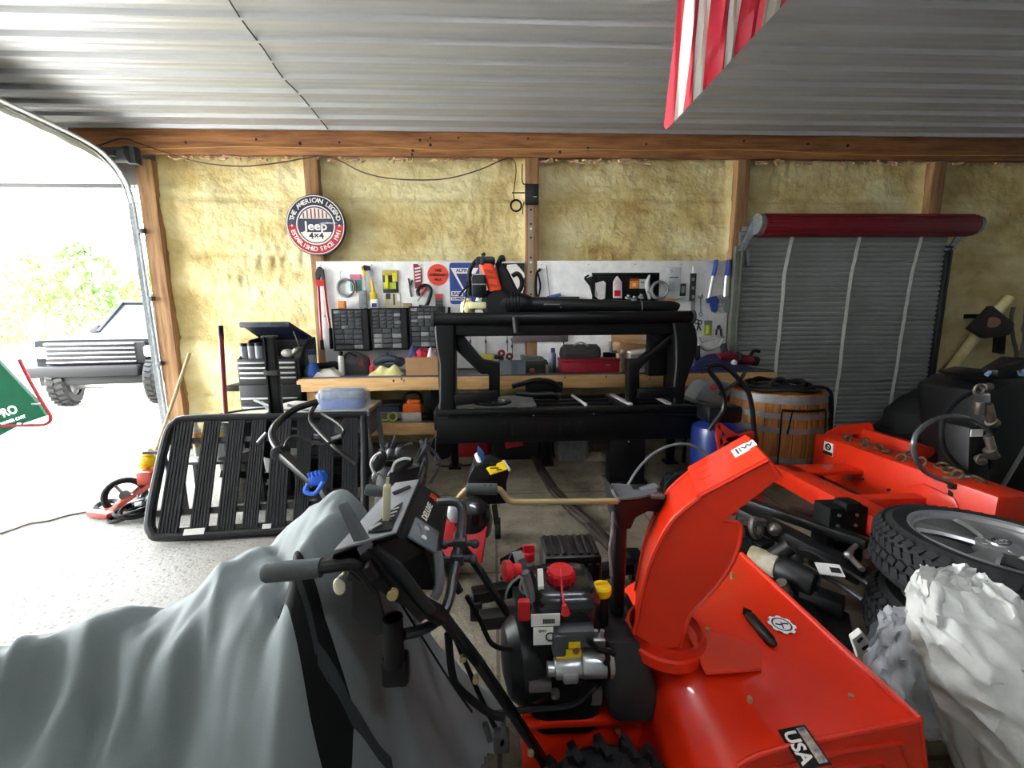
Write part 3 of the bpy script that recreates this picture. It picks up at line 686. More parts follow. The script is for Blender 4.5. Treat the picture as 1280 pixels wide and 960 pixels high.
b = B(); flat(b, [(872.5, 373), (872.5, 369), (875, 371.5), (878, 367), (879, 371), (877, 374)], YW - .005, .012); b.torus(PY(876, 393, YW - .012), (0, -1, 0), .018, .008, 16, 6); build(b, 'jaw', steel, t)
for k, (hx0, hx1, sx, jx, lab) in enumerate(((895, 891.5, 886, 888, 'blue handled cutters with blue jaws beside the spanner'), (911, 908, 906, 903, 'blue handled cutters hanging against the shutter rail'))):
    t = thing('long_cutters', lab, 'cutters', PY(sx, 394, YW), 'Group' and None, 'blue handled cutters')
    b = B(); b.tube(wl([(hx0, 325), (hx0 - 1, 335), (hx1, 345)], YW - .03), .03, n=10, flat=.7); build(b, 'grip', mat('cutter_blue' + str(k), '27408c', .5), t)
    b = B(); b.tube(wl([(hx1, 345), (sx, 373)], YW - .03), .018, n=10); build(b, 'shaft', alu, t)
    b = B(); flat(b, [(jx - 6, 374), (jx - 3, 372), (jx + 6, 370), (jx + 8, 376), (jx + 7, 388), (jx + 5, 391), (jx + 1, 389), (jx - 1, 379), (jx - 5, 379)], YW - .02, .03); build(b, 'jaw', MATS['cutter_blue0'] if k == 0 else galv, t)
b = B()
for i in range(3):
    c = PY(900 + i, 372 + 8 * i, YW - .02); b.ball(c, .03, (1, .5, 1.1), n=10); b.torus(c + Vector((0, -.015, 0)), (0, -1, 0), .025, .006, 14, 6)
solo(b, 'white_cord_bundle', mat('white_cord', 'c4c3bd', .5, var=.2, vscale=40), 'bundle of white cord hung between the two blue cutters', 'cord')
card(880.5, 401, 889.5, 419, '8f9a3c', 'yellow_pack', 'yellow green carded tool low on the pegboard below the spanner', 'carded tool', .02, bands=((880.5, 400.5, 889.5, 406, '6f7678', .003), (884, 407, 887, 417, 'c5cf38', .012)))
t = thing('hanging_clamp', 'dark spring clamp hung low beside the shutter rail', 'clamp', PY(899, 421, YW))
b = B(); b.ball(PY(898.5, 409, YW - .02), .024, (1, .6, 1.1)); b.tube(wl([(896, 411), (895, 419)], YW - .02), .012, n=6); b.tube(wl([(901, 411), (902, 421)], YW - .02), .012, n=6); build(b, 'body', dgrey, t)
t = thing('hanging_scissors', 'dark scissors hung between the cutters and the black frame', 'scissors', PY(872, 415, YW))
b = B(); b.torus(PY(871, 402, YW - .01), (0, -1, 0), .024, .006, 14, 6); b.torus(PY(875, 403, YW - .01), (0, -1, 0), .022, .006, 14, 6); b.bar(PY(872, 404, YW - .01), PY(876, 413, YW - .01), .014, .006, up=(0, -1, 0)); b.bar(PY(874, 404, YW - .01), PY(871, 413, YW - .01), .014, .006, up=(0, -1, 0)); build(b, 'blade', dgrey, t)

# tools seen through the frame, below the bar of the pegboard
b = B(); wbox(b, 641, 418.5, 710, 427, YW - .03, .03, .003); solo(b, 'magnet_bar', mat('brown_grey_bar', '574f4f', .5, var=.1), 'brown grey magnetic tool bar seen through the black frame', 'tool bar')
for k, (x, y0, y1) in enumerate(((588, 418, 440), (607, 418, 444), (634, 418, 440), (640, 424, 446))):
    b = B(); b.tube(wl([(x, y0), (x + .5, y1)], YW - .012), .005, n=6); b.torus(PY(x, y0, YW - .012), (0, -1, 0), .012, .004, 12, 5); b.cyl(PY(x, y0 + 7, YW - .012), PY(x, y0 + 11, YW - .012), .010, n=8)
    solo(b, 'hanging_rod', dgrey, ('thin rod tool hanging behind the frame over the yellow cordless tool', 'second thin rod tool hanging behind the black frame', 'thin rod tool hanging just before the brown bar', 'thin rod tool hanging under the end of the brown bar')[k], 'rod tool', 'thin rods on the pegboard')
b = B(); b.tube(wl([(704, 426), (706, 436), (710, 443)], YW - .012), .007, n=6); b.torus(PY(704, 426, YW - .012), (0, -1, 0), .014, .004, 12, 5); b.cyl(PY(709, 441, YW - .012), PY(711, 445, YW - .012), .012, n=8); solo(b, 'crank_rod', dgrey, 'bent dark rod hanging under the brown bar beside the blue can', 'rod tool')
# ------------------------------------------------------- workbench and its load
ZB = 0.885
t = thing('workbench', 'long timber workbench with dark top along the foam wall', 'workbench', (0.5, 4.5, 0))
b = B(); b.box((0.5, 4.5, ZB - .012), (4.92, 0.53, .024), bev=.002); build(b, 'top', mat('dark_bench_top', '4a4854', .5, var=.25, vscale=8), t)
b = B(); b.box((0.5, 4.222, ZB - .078), (4.94, .04, .13), bev=.004); build(b, 'front_board', pine, t)
for x, y in ((-1.85, 4.27), (0.53, 4.27), (2.85, 4.27), (-1.85, 4.72), (0.53, 4.72), (2.85, 4.72)):
    b = B(); b.box((x, y, .41), (.09, .07, .82), bev=.003); build(b, 'leg', pine, t)
b = B(); b.box((-0.75, 4.5, .378), (2.1, .50, .02)); build(b, 'lower_shelf', mat('shelf_ply', '8a7a70', .6, var=.2), t)
b = B(); b.box((-0.75, 4.25, .33), (2.1, .04, .12), bev=.004); build(b, 'shelf_board', pine, t)
b = B()
for px, py in ((492, 476), (502, 474), (505, 476), (706, 472), (758, 471), (878, 466), (812, 474)):
    q = PY(px, py, 4.203); b.ball(q, .012, (1.5 if px == 492 else .8, .12, 1.8), n=8)
build(b, 'knot', mat('knot2', '5a3519', .8), t)

def on(px, Y): return Vector((PY(px, 460, Y).x, Y, ZB))
YB_ = 4.42
def can(px, Y, r, h, m, capm, name, label, cat, z=ZB, neck=.6, group=None):
    c = Vector((PY(px, 460, Y).x, Y, z)); t = thing(name, label, cat, c, group=group)
    b = B(); b.lathe([(0, 0), (r * .95, 0), (r, .006), (r, h * .74), (r * .9, h * .79), (r * neck, h * .83)], c, n=20); build(b, 'can', m, t)
    b = B(); b.lathe([(r * neck, h * .80), (r * neck * 1.1, h * .82), (r * neck * 1.1, h * .97), (r * neck * .8, h), (0, h)], c, n=20); build(b, 'cap', capm, t); return t
can(390, 4.40, .045, .27, mat('can_grey', '8e9297', .35, var=.15), navy, 'spray_can', 'grey and navy spray can on the bench beside the tool chest', 'spray can', neck=.95)
b = B(); c = on(391, 4.30); b.lathe([(0, 0), (.05, 0), (.06, .03), (.055, .10), (.03, .14), (0, .14)], c, n=16); solo(b, 'blue_bottle', blue, 'squat blue bottle on the bench before the spray can', 'bottle')
b = B(); c = on(384, 4.30); b.lathe([(0, 0), (.03, 0), (.03, .07), (.018, .085), (.018, .11), (0, .11)], c, n=14); solo(b, 'green_bottle', mat('dark_green', '1f4a2c', .4), 'small dark green bottle beside the squat blue bottle', 'bottle')
b = B(); b.tube([on(396, 4.45) + Vector((0, 0, .09)), on(408, 4.43) + Vector((0, 0, .10)), on(420, 4.42) + Vector((0, 0, .11)), on(426, 4.45) + Vector((0, 0, .03))], .032, n=8); solo(b, 'black_sleeve', blackmat, 'black fabric sleeve lying on the bench behind the white rag', 'sleeve')
b = B()
def rag(c, w, d, h, sd):
    return lambda u, v: (c.x + w * (u - .5) * (1 + .15 * nz(v * 3, sd)), c.y + d * (v - .5), c.z + .003 + h * max(0, (1 - (2 * u - 1) ** 4) * (1 - (2 * v - 1) ** 4)) * (.65 + .6 * nz(u * 3.1, v * 3.1, sd)))
b.grid(rag(on(411, 4.32), .26, .16, .085, 3), 24, 14, .004); solo(b, 'white_rag', mat('white_cloth', 'c9c4ba', .9, var=.12, vscale=14), 'crumpled white rag on the bench in front of the black sleeve', 'rag')
can(427, 4.36, .028, .25, white, black, 'glue_bottle', 'white bottle with black cap beside the dark tool bag', 'bottle', neck=.7)
t = thing('tool_bag', 'dark grey canvas tool bag standing under the first drawer cabinet', 'bag', on(446, 4.5))
b = B(); c = on(446, 4.5)
b.loft([[c + Vector((x * sx + dx, y * sy, z)) for x, y in rrect(.30, .16, .05)] for z, sx, sy, dx in ((0, 1, 1, 0), (.08, 1.04, 1.1, 0), (.16, .95, .8, -.01), (.21, .6, .4, -.03), (.235, .25, .2, -.04))]); build(b, 'body', mat('charcoal_canvas', '3a3a3a', .85, var=.2, vscale=14), t)
b = B(); b.tube([c + Vector((-.10, -.06, .17)), c + Vector((-.05, -.08, .23)), c + Vector((.03, -.07, .19))], .009, n=6); build(b, 'handle', blackmat, t)
b = B(); b.box(c + Vector((.08, -.088, .12)), (.05, .012, .06)); build(b, 'patch', dred, t)
b = B(); c = on(465, 4.35); b.box(c + Vector((0, 0, .05)), (.05, .04, .10), bev=.008); b.cyl(c + Vector((0, 0, .10)), c + Vector((-.01, 0, .20)), .008, n=8); solo(b, 'red_oil_can', redp, 'small red can with thin spout beside the yellow foam', 'can')
b = B(); b.grid(rag(on(482, 4.34), .34, .15, .115, 8), 24, 14, .004); solo(b, 'yellow_foam', mat('pale_yellow_foam', 'cfc98a', .85, var=.1), 'lump of pale yellow foam on the bench front', 'foam')
t = thing('angle_grinder', 'dark blue grey power tool lying behind the yellow foam', 'power tool', on(485, 4.5))
c = on(485, 4.5) + Vector((0, 0, .12)); b = B(); b.tube([c + Vector((-.14, 0, -.02)), c + Vector((-.05, 0, .03)), c + Vector((.05, 0, .035)), c + Vector((.14, 0, 0))], .04, n=10, rs=[.03, .045, .042, .035]); build(b, 'body', mat('slate_blue', '34404c', .5), t)
b = B(); b.cyl(c + Vector((.13, -.05, 0)), c + Vector((.13, .03, 0)), .05, n=18); build(b, 'head', black, t)
b = B(); b.cyl(c + Vector((0, 0, .03)), c + Vector((0, 0, .10)), .010, n=8); b.box(c + Vector((0, 0, -.07)), (.14, .10, .10), bev=.01); build(b, 'stand', dgrey, t)
# carton with cloths
card_m = mat('corrugated_cardboard', 'a9825a', .8, var=.08, vscale=5)
t = thing('cardboard_box', 'open cardboard box stuffed with cloths under the third drawer cabinet', 'box', on(531, 4.40))
b = B(); c = on(530, 4.40); w_, d_, h_ = .33, .22, .185
b.box(c + Vector((0, 0, .005)), (w_, d_, .01))
for s in (-1, 1): b.box(c + Vector((s * w_ / 2, 0, h_ / 2)), (.006, d_, h_)); b.box(c + Vector((0, s * d_ / 2, h_ / 2)), (w_, .006, h_))
build(b, 'carton', card_m, t)
for dx, hx, nm, sd in ((-.10, '27345c', 'navy cloth crumpled in the open cardboard box', 1), (-.03, 'b3203a', 'red cloth crumpled in the open cardboard box', 5), (.09, 'd8b9bd', 'pink white cloth crumpled in the open cardboard box', 9)):
    b = B(); b.grid(rag(on(530, 4.40) + Vector((dx, -.01 * sd % .03, .13)), .17, .2, .17, sd), 20, 16, .004); solo(b, 'cloth', mat('cloth_' + hx, hx, .9, var=.25, vscale=20), nm, 'cloth')
# seen through the frame
t = thing('yellow_drill', 'small yellow cordless tool standing behind the frame strut', 'power tool', on(609, 4.5))
c = on(609, 4.5); b = B(); b.box(c + Vector((0, 0, .16)), (.16, .07, .07), bev=.02); b.box(c + Vector((.03, 0, .08)), (.05, .05, .12), bev=.01); build(b, 'body', mat('drill_yellow', 'cdbb4a', .5, var=.15), t)
b = B(); b.box(c + Vector((.03, 0, .03)), (.10, .09, .06), bev=.008); b.cyl(c + Vector((.08, 0, .16)), c + Vector((.14, 0, .16)), .025, n=12); build(b, 'battery', dgrey, t)
for px, lab, dz in ((627, 'taller dark red tape roll beside the yellow tool', .235), (637, 'shorter dark red tape roll beside the green case', .20)):
    b = B(); c = on(px, 4.55); b.torus(c + Vector((0, 0, dz - .04)), (0, -1, 0), .028, .014, 20, 8, sc=1.4); b.box(c + Vector((0, 0, (dz - .08) / 2)), (.05, .06, dz - .08), bev=.005); solo(b, 'tape_roll', dred, lab, 'tape roll', 'red tape rolls')
clr = mat('clear_plastic_bin', 'a9b4bb', .15, var=.1, alpha=.75)
for px, w_, lab in ((631, .13, 'clear plastic bin of parts below the red tape rolls'), (647, .15, 'grey blue plastic bin of parts beside the clear one')):
    t = thing('parts_bin', lab, 'bin', on(px, 4.34)); c = on(px, 4.34); b = B()
    b.box(c + Vector((0, 0, .004)), (w_, .2, .008))
    for s in (-1, 1): b.box(c + Vector((s * w_ / 2, 0, .065)), (.005, .2, .13)); b.box(c + Vector((0, s * .1, .065)), (w_, .005, .13))
    build(b, 'bin', clr if px == 631 else mat('blue_grey_bin', '6d7a86', .3, var=.2), t)
    b = B()
    for i in range(14): b.ball(c + Vector((rnd.uniform(-.05, .05), rnd.uniform(-.07, .07), rnd.uniform(.02, .09))), rnd.uniform(.008, .018), (1, 1.4, .8), n=8)
    build(b, 'contents', mat('bin_contents%d' % px, '8d9094' if px == 631 else '5b6266', .4, var=.4, vscale=60), t)
t = thing('green_case', 'dark green grey case lying on the bench behind the bins', 'case', on(666, 4.45)); c = on(667, 4.45)
b = B(); b.box(c + Vector((0, 0, .065)), (.28, .2, .13), bev=.012); build(b, 'body', mat('olive_grey', '4c5450', .5, var=.1), t)
b = B(); b.box(c + Vector((-.02, 0, .15)), (.24, .16, .05), rot=(0, R(6), 0), bev=.012); build(b, 'lid', mat('olive_grey2', '5d6560', .5, var=.1), t)
b = B(); b.ball(on(665, 4.28) + Vector((0, 0, .03)), .032, (1, 1, .95)); solo(b, 'red_ball', mat('salmon_red', 'b05a50', .5), 'small red ball on the bench in front of the green case', 'ball')
can(691, 4.36, .035, .26, mat('steel_blue', '4d6075', .35, var=.1), navy, 'blue_spray_can', 'steel blue spray can beside the red toolbox', 'spray can', neck=.6)
can(684, 4.34, .018, .11, mat('beige', 'a3937c', .5), black, 'glue_tube', 'small beige tube standing beside the steel blue can', 'tube')
t = thing('red_toolbox', 'long red plastic toolbox on the bench behind the frame', 'toolbox', on(735, 4.42)); c = on(735, 4.42)
b = B(); b.box(c + Vector((0, 0, .055)), (.62, .24, .11), bev=.012); build(b, 'body', mat('toolbox_red', 'a82634', .4, var=.1), t)
b = B(); b.box(c + Vector((0, 0, .128)), (.63, .245, .04), bev=.012); b.box(c + Vector((0, -.125, .11)), (.20, .012, .03), bev=.003); build(b, 'lid', mat('toolbox_red2', '8b1c2a', .4, var=.1), t)
b = B(); b.box(c + Vector((.18, -.128, .08)), (.05, .008, .02)); build(b, 'latch', mat('latch_pink', 'b86a70', .5), t)
t = thing('black_bag', 'black soft bag on top of the red toolbox', 'bag', on(727, 4.42) + Vector((0, 0, .148))); c = on(727, 4.42) + Vector((0, 0, .15))
b = B(); b.loft([[c + Vector((x * sx - .02, y * sy, z)) for x, y in rrect(.44, .18, .06)] for z, sx, sy in ((0, .95, .95), (.04, 1, 1), (.10, .96, .9), (.14, .8, .6))]); build(b, 'body', mat('worn_black_nylon', '33302f', .8, var=.25, vscale=16), t)
b = B(); b.tube([c + Vector((-.10, -.06, .135)), c + Vector((-.03, -.08, .165)), c + Vector((.05, -.06, .13))], .01, n=6); build(b, 'handle', mat('grey_web', '8a8682', .8), t)
t = thing('hand_plane', 'dark chrome trimmed tool standing on the red toolbox end', 'tool', on(763, 4.45) + Vector((0, 0, .148))); c = on(763, 4.45) + Vector((0, 0, .15))
b = B(); b.box(c + Vector((0, 0, .025)), (.16, .07, .05), bev=.01); build(b, 'base', blackmat, t)
b = B(); b.cyl(c + Vector((.0, 0, .05)), c + Vector((-.01, 0, .17)), .018, n=12); b.box(c + Vector((.02, -.03, .06)), (.06, .02, .03), bev=.006); build(b, 'stem', steel, t)
for k, (px, Y, h) in enumerate(((774, 4.34, .20), (779, 4.42, .23))):
    b = B(); b.lathe([(0, 0), (.036, 0), (.036, h - .02), (.04, h - .02), (.04, h), (0, h)], on(px, Y), n=18); solo(b, 'paint_tin', mat('tan_tin%d' % k, 'a38e76', .4, var=.15), ('tan tin in front of the brown carton, the shorter one', 'tan tin in front of the brown carton, the taller one')[k], 'tin')
t = thing('brown_carton_open', 'open brown carton with raised flaps behind the tan tins', 'carton', on(790, 4.55)); c = on(790, 4.58)
b = B(); w_, d_, h_ = .36, .26, .30
for s in (-1, 1): b.box(c + Vector((s * w_ / 2, 0, h_ / 2)), (.006, d_, h_)); b.box(c + Vector((0, s * d_ / 2, h_ / 2)), (w_, .006, h_))
b.box(c + Vector((0, 0, .004)), (w_, d_, .008)); build(b, 'carton', card_m, t)
b = B(); b.box(c + Vector((-.02, d_ / 2 + .03, h_ + .06)), (w_, .006, .16), rot=(R(-20), 0, 0)); build(b, 'flap', card_m, t)
b = B(); b.box(c + Vector((0, -d_ / 2 - .05, h_ + .01)), (w_ * .9, .13, .006), rot=(R(18), R(5), 0)); build(b, 'flap', card_m, t)
t = thing('white_box', 'white topped shoe box standing in front of the brown carton', 'box', on(797, 4.32)); c = on(797, 4.34)
b = B(); b.box(c + Vector((0, 0, .12)), (.22, .16, .16), bev=.004); b.box(c + Vector((0, 0, .02)), (.22, .16, .04)); build(b, 'body', mat('grey_pink_box', '9c8f8c', .6, var=.1), t)
b = B(); b.box(c + Vector((0.01, 0, .215)), (.23, .17, .03), rot=(0, R(-6), 0), bev=.003); build(b, 'lid', paper, t)
# right end of the bench
t = thing('blue_tarp_bundle', 'crumpled navy tarp spread on the bench end under the power drill', 'tarp', on(890, 4.35)); b = B(); b.grid(rag(on(893, 4.38), .75, .30, .19, 14), 34, 16, .004); build(b, 'cloth', navy, t)
t = thing('power_drill', 'dark red power drill with black chuck lying on the navy tarp', 'power drill', on(925, 4.35) + Vector((0, 0, .06))); c = on(925, 4.32) + Vector((0, 0, .115))
b = B(); b.tube([c + Vector((-.24, 0, .03)), c + Vector((-.12, 0, .045)), c + Vector((-.03, 0, .0)), c + Vector((.04, 0, 0)), c + Vector((.13, 0, -.01))], .05, n=12, rs=[.04, .05, .055, .05, .045]); build(b, 'body', mat('maroon', '6d1226', .4, var=.15), t)
b = B(); b.torus(c + Vector((-.03, 0, .01)), (1, 0, .1), .055, .022, 20, 8); b.cyl(c + Vector((.12, 0, -.01)), c + Vector((.18, 0, -.02)), .05, n=14); b.tube([c + Vector((.10, 0, .04)), c + Vector((.14, 0, .09)), c + Vector((.20, 0, .085))], .018, n=8); build(b, 'chuck', black, t)
b = B(); b.ball(c + Vector((-.10, -.05, -.03)), .035, (1, .5, 1)); build(b, 'switch', white, t)
t = thing('clamp_frame', 'pale grey tubular clamp frame lying behind the navy tarp', 'frame', on(888, 4.55)); b = B()
b.tube([PY(x, y, 4.5) for x, y in ((873, 422), (878, 434), (886, 437), (897, 433), (904, 424))], .020, n=8); b.tube([PY(x, y, 4.5) for x, y in ((876, 428), (890, 424), (905, 421))], .012, n=8); build(b, 'tube', mat('light_grey_metal', 'b2b3ae', .4, metal=.3), t)
b = B(); b.tube([PY(x, y, 4.5) for x, y in ((872, 432), (872, 445), (874, 455))], .03, n=8); b.tube([PY(x, y, 4.5) for x, y in ((904, 430), (906, 444), (905, 455))], .035, n=8); build(b, 'foot', dgrey, t)

# lower shelf and floor under the bench
t = thing('chainsaw', 'orange and white chainsaw on the lower bench shelf', 'chainsaw', Vector((PY(517, 520, 4.4).x, 4.4, .388))); c = Vector((PY(517, 520, 4.4).x, 4.4, .39))
b = B(); b.box(c + Vector((0, 0, .12)), (.20, .16, .14), bev=.03); b.box(c + Vector((.02, 0, .2)), (.14, .12, .06), bev=.02); build(b, 'body', mat('saw_orange', 'dd5e12', .4, var=.15), t)
b = B(); b.box(c + Vector((.0, -.09, .05)), (.20, .03, .10), bev=.01); b.cyl(c + Vector((.02, -.10, .05)), c + Vector((.02, -.12, .05)), .03, n=16); build(b, 'side_cover', mat('saw_white', 'b9b5ac', .5), t)
b = B(); b.tube([c + Vector((.08, -.05, .06)), c + Vector((.17, -.05, .10)), c + Vector((.20, -.05, .02)), c + Vector((.10, -.05, .02))], .014, n=8); b.tube([c + Vector((-.10, .05, .10)), c + Vector((-.08, 0, .27)), c + Vector((.06, 0, .29)), c + Vector((.10, 0, .18))], .014, n=8); build(b, 'handle', blackmat, t)
b = B(); b.box(c + Vector((-.22, -.03, .06)), (.26, .012, .07), bev=.004); build(b, 'guide_bar', steel, t)
b = B(); c = Vector((PY(491, 520, 4.32).x, 4.32, .388)); b.torus(c + Vector((0, 0, .055)), (.4, -1, .1), .042, .014, 24, 8); b.tube([c + Vector((-.03, 0, .03)), c + Vector((-.09, 0, .015)), c + Vector((-.13, .02, .03))], .014, n=8); solo(b, 'strap_ring', mat('lime_strap', 'a8b24e', .6), 'lime yellow ring strap in front of the navy tote', 'strap')
t = thing('navy_tote', 'dark navy tote box under the bench beside the chainsaw', 'tote', Vector((PY(480, 515, 4.5).x, 4.5, .388))); c = Vector((PY(481, 515, 4.5).x, 4.5, .39))
b = B(); b.box(c + Vector((0, 0, .08)), (.36, .25, .16), bev=.012, taper=(1.06, 1.06)); build(b, 'body', mat('tote_navy', '22253a', .5, var=.2), t)
b = B(); b.box(c + Vector((0, 0, .17)), (.40, .28, .025), bev=.006); build(b, 'lid', dgrey, t)
b = B(); c = Vector((PY(548, 512, 4.4).x - .02, 4.45, .388)); b.loft([[c + Vector((x * s, y * s, z)) for x, y in rrect(.22, .2, .05)] for z, s in ((0, 1), (.2, .95), (.33, .5))]); solo(b, 'dark_sack', blackmat, 'dark sack on the lower shelf beside the chainsaw', 'sack')
t = thing('galvanised_bin', 'dented galvanised metal bin on the floor under the bench', 'bin', PZ(716, 577, 0)); c = PZ(716, 576, 0) + Vector((0, .12, 0))
b = B(); b.loft([[c + Vector((x * s, y * s, z)) for x, y in rrect(.33, .26, .03)] for z, s in ((0, .92), (.01, .95), (.26, 1.06), (.28, 1.10), (.26, 1.02), (.03, .9))], cap=False); b.box(c + Vector((0, 0, .01)), (.3, .23, .012)); build(b, 'body', galv, t)
b = B()
for dx in (-.13, -.03, .12): b.box(c + Vector((dx, -.136, .14)), (.025, .008, .26), rot=(R(4), 0, 0))
build(b, 'rib', steel, t)
b = B(); b.grid(rag(PZ(743, 575, 0) + Vector((0, .05, 0)), .22, .2, .09, 21), 16, 14, .004); solo(b, 'beige_rag', mat('beige_cloth', '8f8170', .9, var=.15), 'beige rag on the floor beside the galvanised bin', 'rag')
for (px, py, w_, d_, h_, m, nm, lab) in ((590, 572, .40, .25, .22, 'b01c28', 'red_bag', 'red soft bag on the floor under the bench'), (645, 575, .55, .28, .24, '191a1d', 'black_tool_bag', 'black soft bag with red badge under the bench')):
    c = PZ(px, py, 0) + Vector((0, .14, 0)); t = thing(nm, lab, 'bag', c); b = B()
    b.loft([[c + Vector((x * s + .02 * nz(z * 9, x * 4, 3), y * s2, z)) for x, y in rrect(w_, d_, .07)] for z, s, s2 in ((0, .9, .9), (.05, 1, 1), (h_ * .7, .95, .8), (h_, .7, .35))]); build(b, 'body', mat(nm + '_cloth', m, .8, var=.2, vscale=12), t)
    if m != 'b01c28':
        b = B(); b.box(c + Vector((-.02, -.135, .17)), (.18, .02, .06), rot=(R(-25), R(-10), 0), bev=.006); build(b, 'badge', redp, t)
    b = B(); b.tube([c + Vector((-.1, 0, h_ - .01)), c + Vector((0, -.02, h_ + .05)), c + Vector((.1, 0, h_ - .01))], .012, n=6); build(b, 'handle', blackmat, t)
t = thing('work_lamp', 'black round work lamp with wire stand on the floor by the frame', 'lamp', PZ(551, 578, 0)); c = PZ(551, 576, 0) + Vector((0, .1, .12))
b = B(); b.lathe([(0, -.06), (.08, -.06), (.125, .02), (.13, .04), (.1, .045), (0, .03)], c, (0.2, -1, .25), 24); build(b, 'head', black, t)
b = B(); b.tube([c + Vector((-.16, -.05, -.12)), c + Vector((-.06, -.05, .14)), c + Vector((.05, -.03, .13)), c + Vector((.16, .0, -.02))], .006, n=6); b.tube([c + Vector((-.06, -.1, -.12)), c + Vector((-.05, -.05, .14))], .006, n=6); build(b, 'wire_stand', steel, t)
b = B(); b.tube([PZ(x, y, .008) for x, y in ((545, 581), (556, 583), (575, 582), (600, 580), (618, 576))], .007, n=6); solo(b, 'floor_cord', blackmat, 'black cord lying on the floor from the round work lamp', 'cord')
# --------------------------------------------- big black rack frame before the bench
t = thing('utility_frame', 'big black frame with thick top bar and slotted tray deck before the bench', 'rack frame', (0.6, 3.6, 0))
YF, YBk = 3.42, 4.02
xL, xR = PY(541, 400, YF + .1).x, PY(866, 400, YF + .1).x
def U(px, py, Y=YF): return PY(px, py, Y)
blk = mat('textured_black_steel', '060709', 0.42, spec=.3, var=0.25, vscale=5, bump=.08, bscale=200)
# top bar: rounded front tube plus deeper box
b = B(); a, c = U(541, 399), U(868, 396)
b.cyl((a.x, YF + .04, a.z - .0), (c.x, YF + .04, c.z), .052, n=24, bev=.012); build(b, 'front_tube', blk, t)
zt, zb = U(700, 399).z, U(700, 416).z
b = B(); b.box(((a.x + c.x) / 2, YF + .27, (zt + zb) / 2 + .0), (c.x - a.x - .02, .42, zt - zb + .05), bev=.03); build(b, 'top_box', blk, t)
b = B(); wbox(b, 548, 404, 862, 416.5, YF + .05, .06, .01); b.cyl(U(644, 396), U(646, 416), .03, n=10); build(b, 'front_rail', blk, t)
for s in (0, 1):
    x = (a.x, c.x)[s]; b = B(); b.cyl((x - .012, YF + .04, a.z), (x + .012, YF + .04, a.z), .06, n=20, bev=.005); build(b, 'end_cap', dgrey, t)
# outer columns: bulging panels tapering to the deck
def column(pxs, y0, name='side_column'):
    rings = []
    for py, x0, x1 in pxs:
        p, q = U(x0, py, YF + .02), U(x1, py, YF + .02); w_ = q.x - p.x; cx = (p.x + q.x) / 2
        rings.append([Vector((cx + x, YF + .12 + y, p.z)) for x, y in rrect(w_, .20, min(.022, w_ * .3))])
    b = B(); b.loft(rings); build(b, name, blk, t)
column([(403, 543, 569), (415, 543, 569), (435, 545, 569), (455, 549, 569), (475, 549, 569), (500, 549, 569), (515, 547, 570)], 0)
column([(400, 841, 866), (412, 843, 871), (425, 845, 873), (440, 845, 872), (460, 845, 865), (480, 843, 858), (505, 842, 856)], 0)
# inner braces and short posts: arm from column down to the tray
def brace(pts):
    b = B(); b.poly([U(x, y, YF + .11) for x, y in pts], .10, n=(0, 1, 0), bev=.012); build(b, 'strut', blk, t)
brace([(566, 409), (577, 418), (604, 450), (625, 453), (625, 497), (611, 497), (611, 468), (601, 468), (566, 434)])
brace([(855, 404), (846, 412), (800, 449), (785, 449), (785, 503), (800, 503), (800, 462), (806, 455), (852, 420)])
for a_, c_ in (((569, 500), (622, 494)), ((797, 492), (845, 490))):
    b = B(); b.bar(U(*a_), U(*c_), .09, .055, up=(0, 1, 0), bev=.01); build(b, 'foot_rail', blk, t)
# inner panel behind the right column: hanging dark bags and back posts
b = B(); wbox(b, 812, 405, 848, 470, YF + .30, .10, .03); build(b, 'side_pouch', blackmat, t)
for px in (552, 838):
    b = B(); p = U(px, 420, YBk); b.box((p.x, YBk, 1.02), (.08, .08, .95), bev=.01); build(b, 'rear_post', blk, t)
# deck tray: rim, slots, round cup well
zD = U(700, 513).z + .02
dx0, dx1 = U(541, 520).x, U(886, 520).x
b = B(); b.box(((dx0 + dx1) / 2, YF + .0, zD - .02), (dx1 - dx0 - .05, .06, .05), bev=.012); b.box(((dx0 + dx1) / 2, YBk + .03, zD - .02), (dx1 - dx0, .06, .05), bev=.012)
for x in (dx0 + .06, U(640, 515).x, U(786, 513).x, dx1 - .04): b.box((x, (YF + YBk) / 2, zD - .02), (.10, YBk - YF, .05), bev=.012)
build(b, 'deck_rim', blk, t)
b = B(); w0, w1 = dx0 + .10, U(672, 515).x      # tray with round well
cx, cy = U(612, 509, YF).x + .02, YF + .26
tt = bmesh.new(); n = 40; inner = [tt.verts.new((cx + .16 * math.cos(2 * PI * i / n), cy + .15 * math.sin(2 * PI * i / n), zD + .01)) for i in range(n)]
outer = []
for i in range(n):
    ca, sa = math.cos(2 * PI * i / n), math.sin(2 * PI * i / n)
    kx = ((w1 - cx) if ca > 0 else (cx - w0)) / max(abs(ca), 1e-6); ky = ((YBk - .02 - cy) if sa > 0 else (cy - YF - .02)) / max(abs(sa), 1e-6); k_ = min(kx, ky)
    outer.append(tt.verts.new((cx + k_ * ca, cy + k_ * sa, zD + .01)))
well = [tt.verts.new((v.co.x * .98 + cx * .02, v.co.y * .98 + cy * .02, zD - .14)) for v in inner]
for i in range(n):
    j = (i + 1) % n; tt.faces.new((inner[i], inner[j], outer[j], outer[i])); tt.faces.new((inner[i], well[i], well[j], inner[j]))
tt.faces.new(well)
bmesh.ops.recalc_face_normals(tt, faces=tt.faces); b._add(tt); build(b, 'tray_plate', mat('grey_worn_tray', '6d7276', .4, var=.3, vscale=6, metal=.2), t)
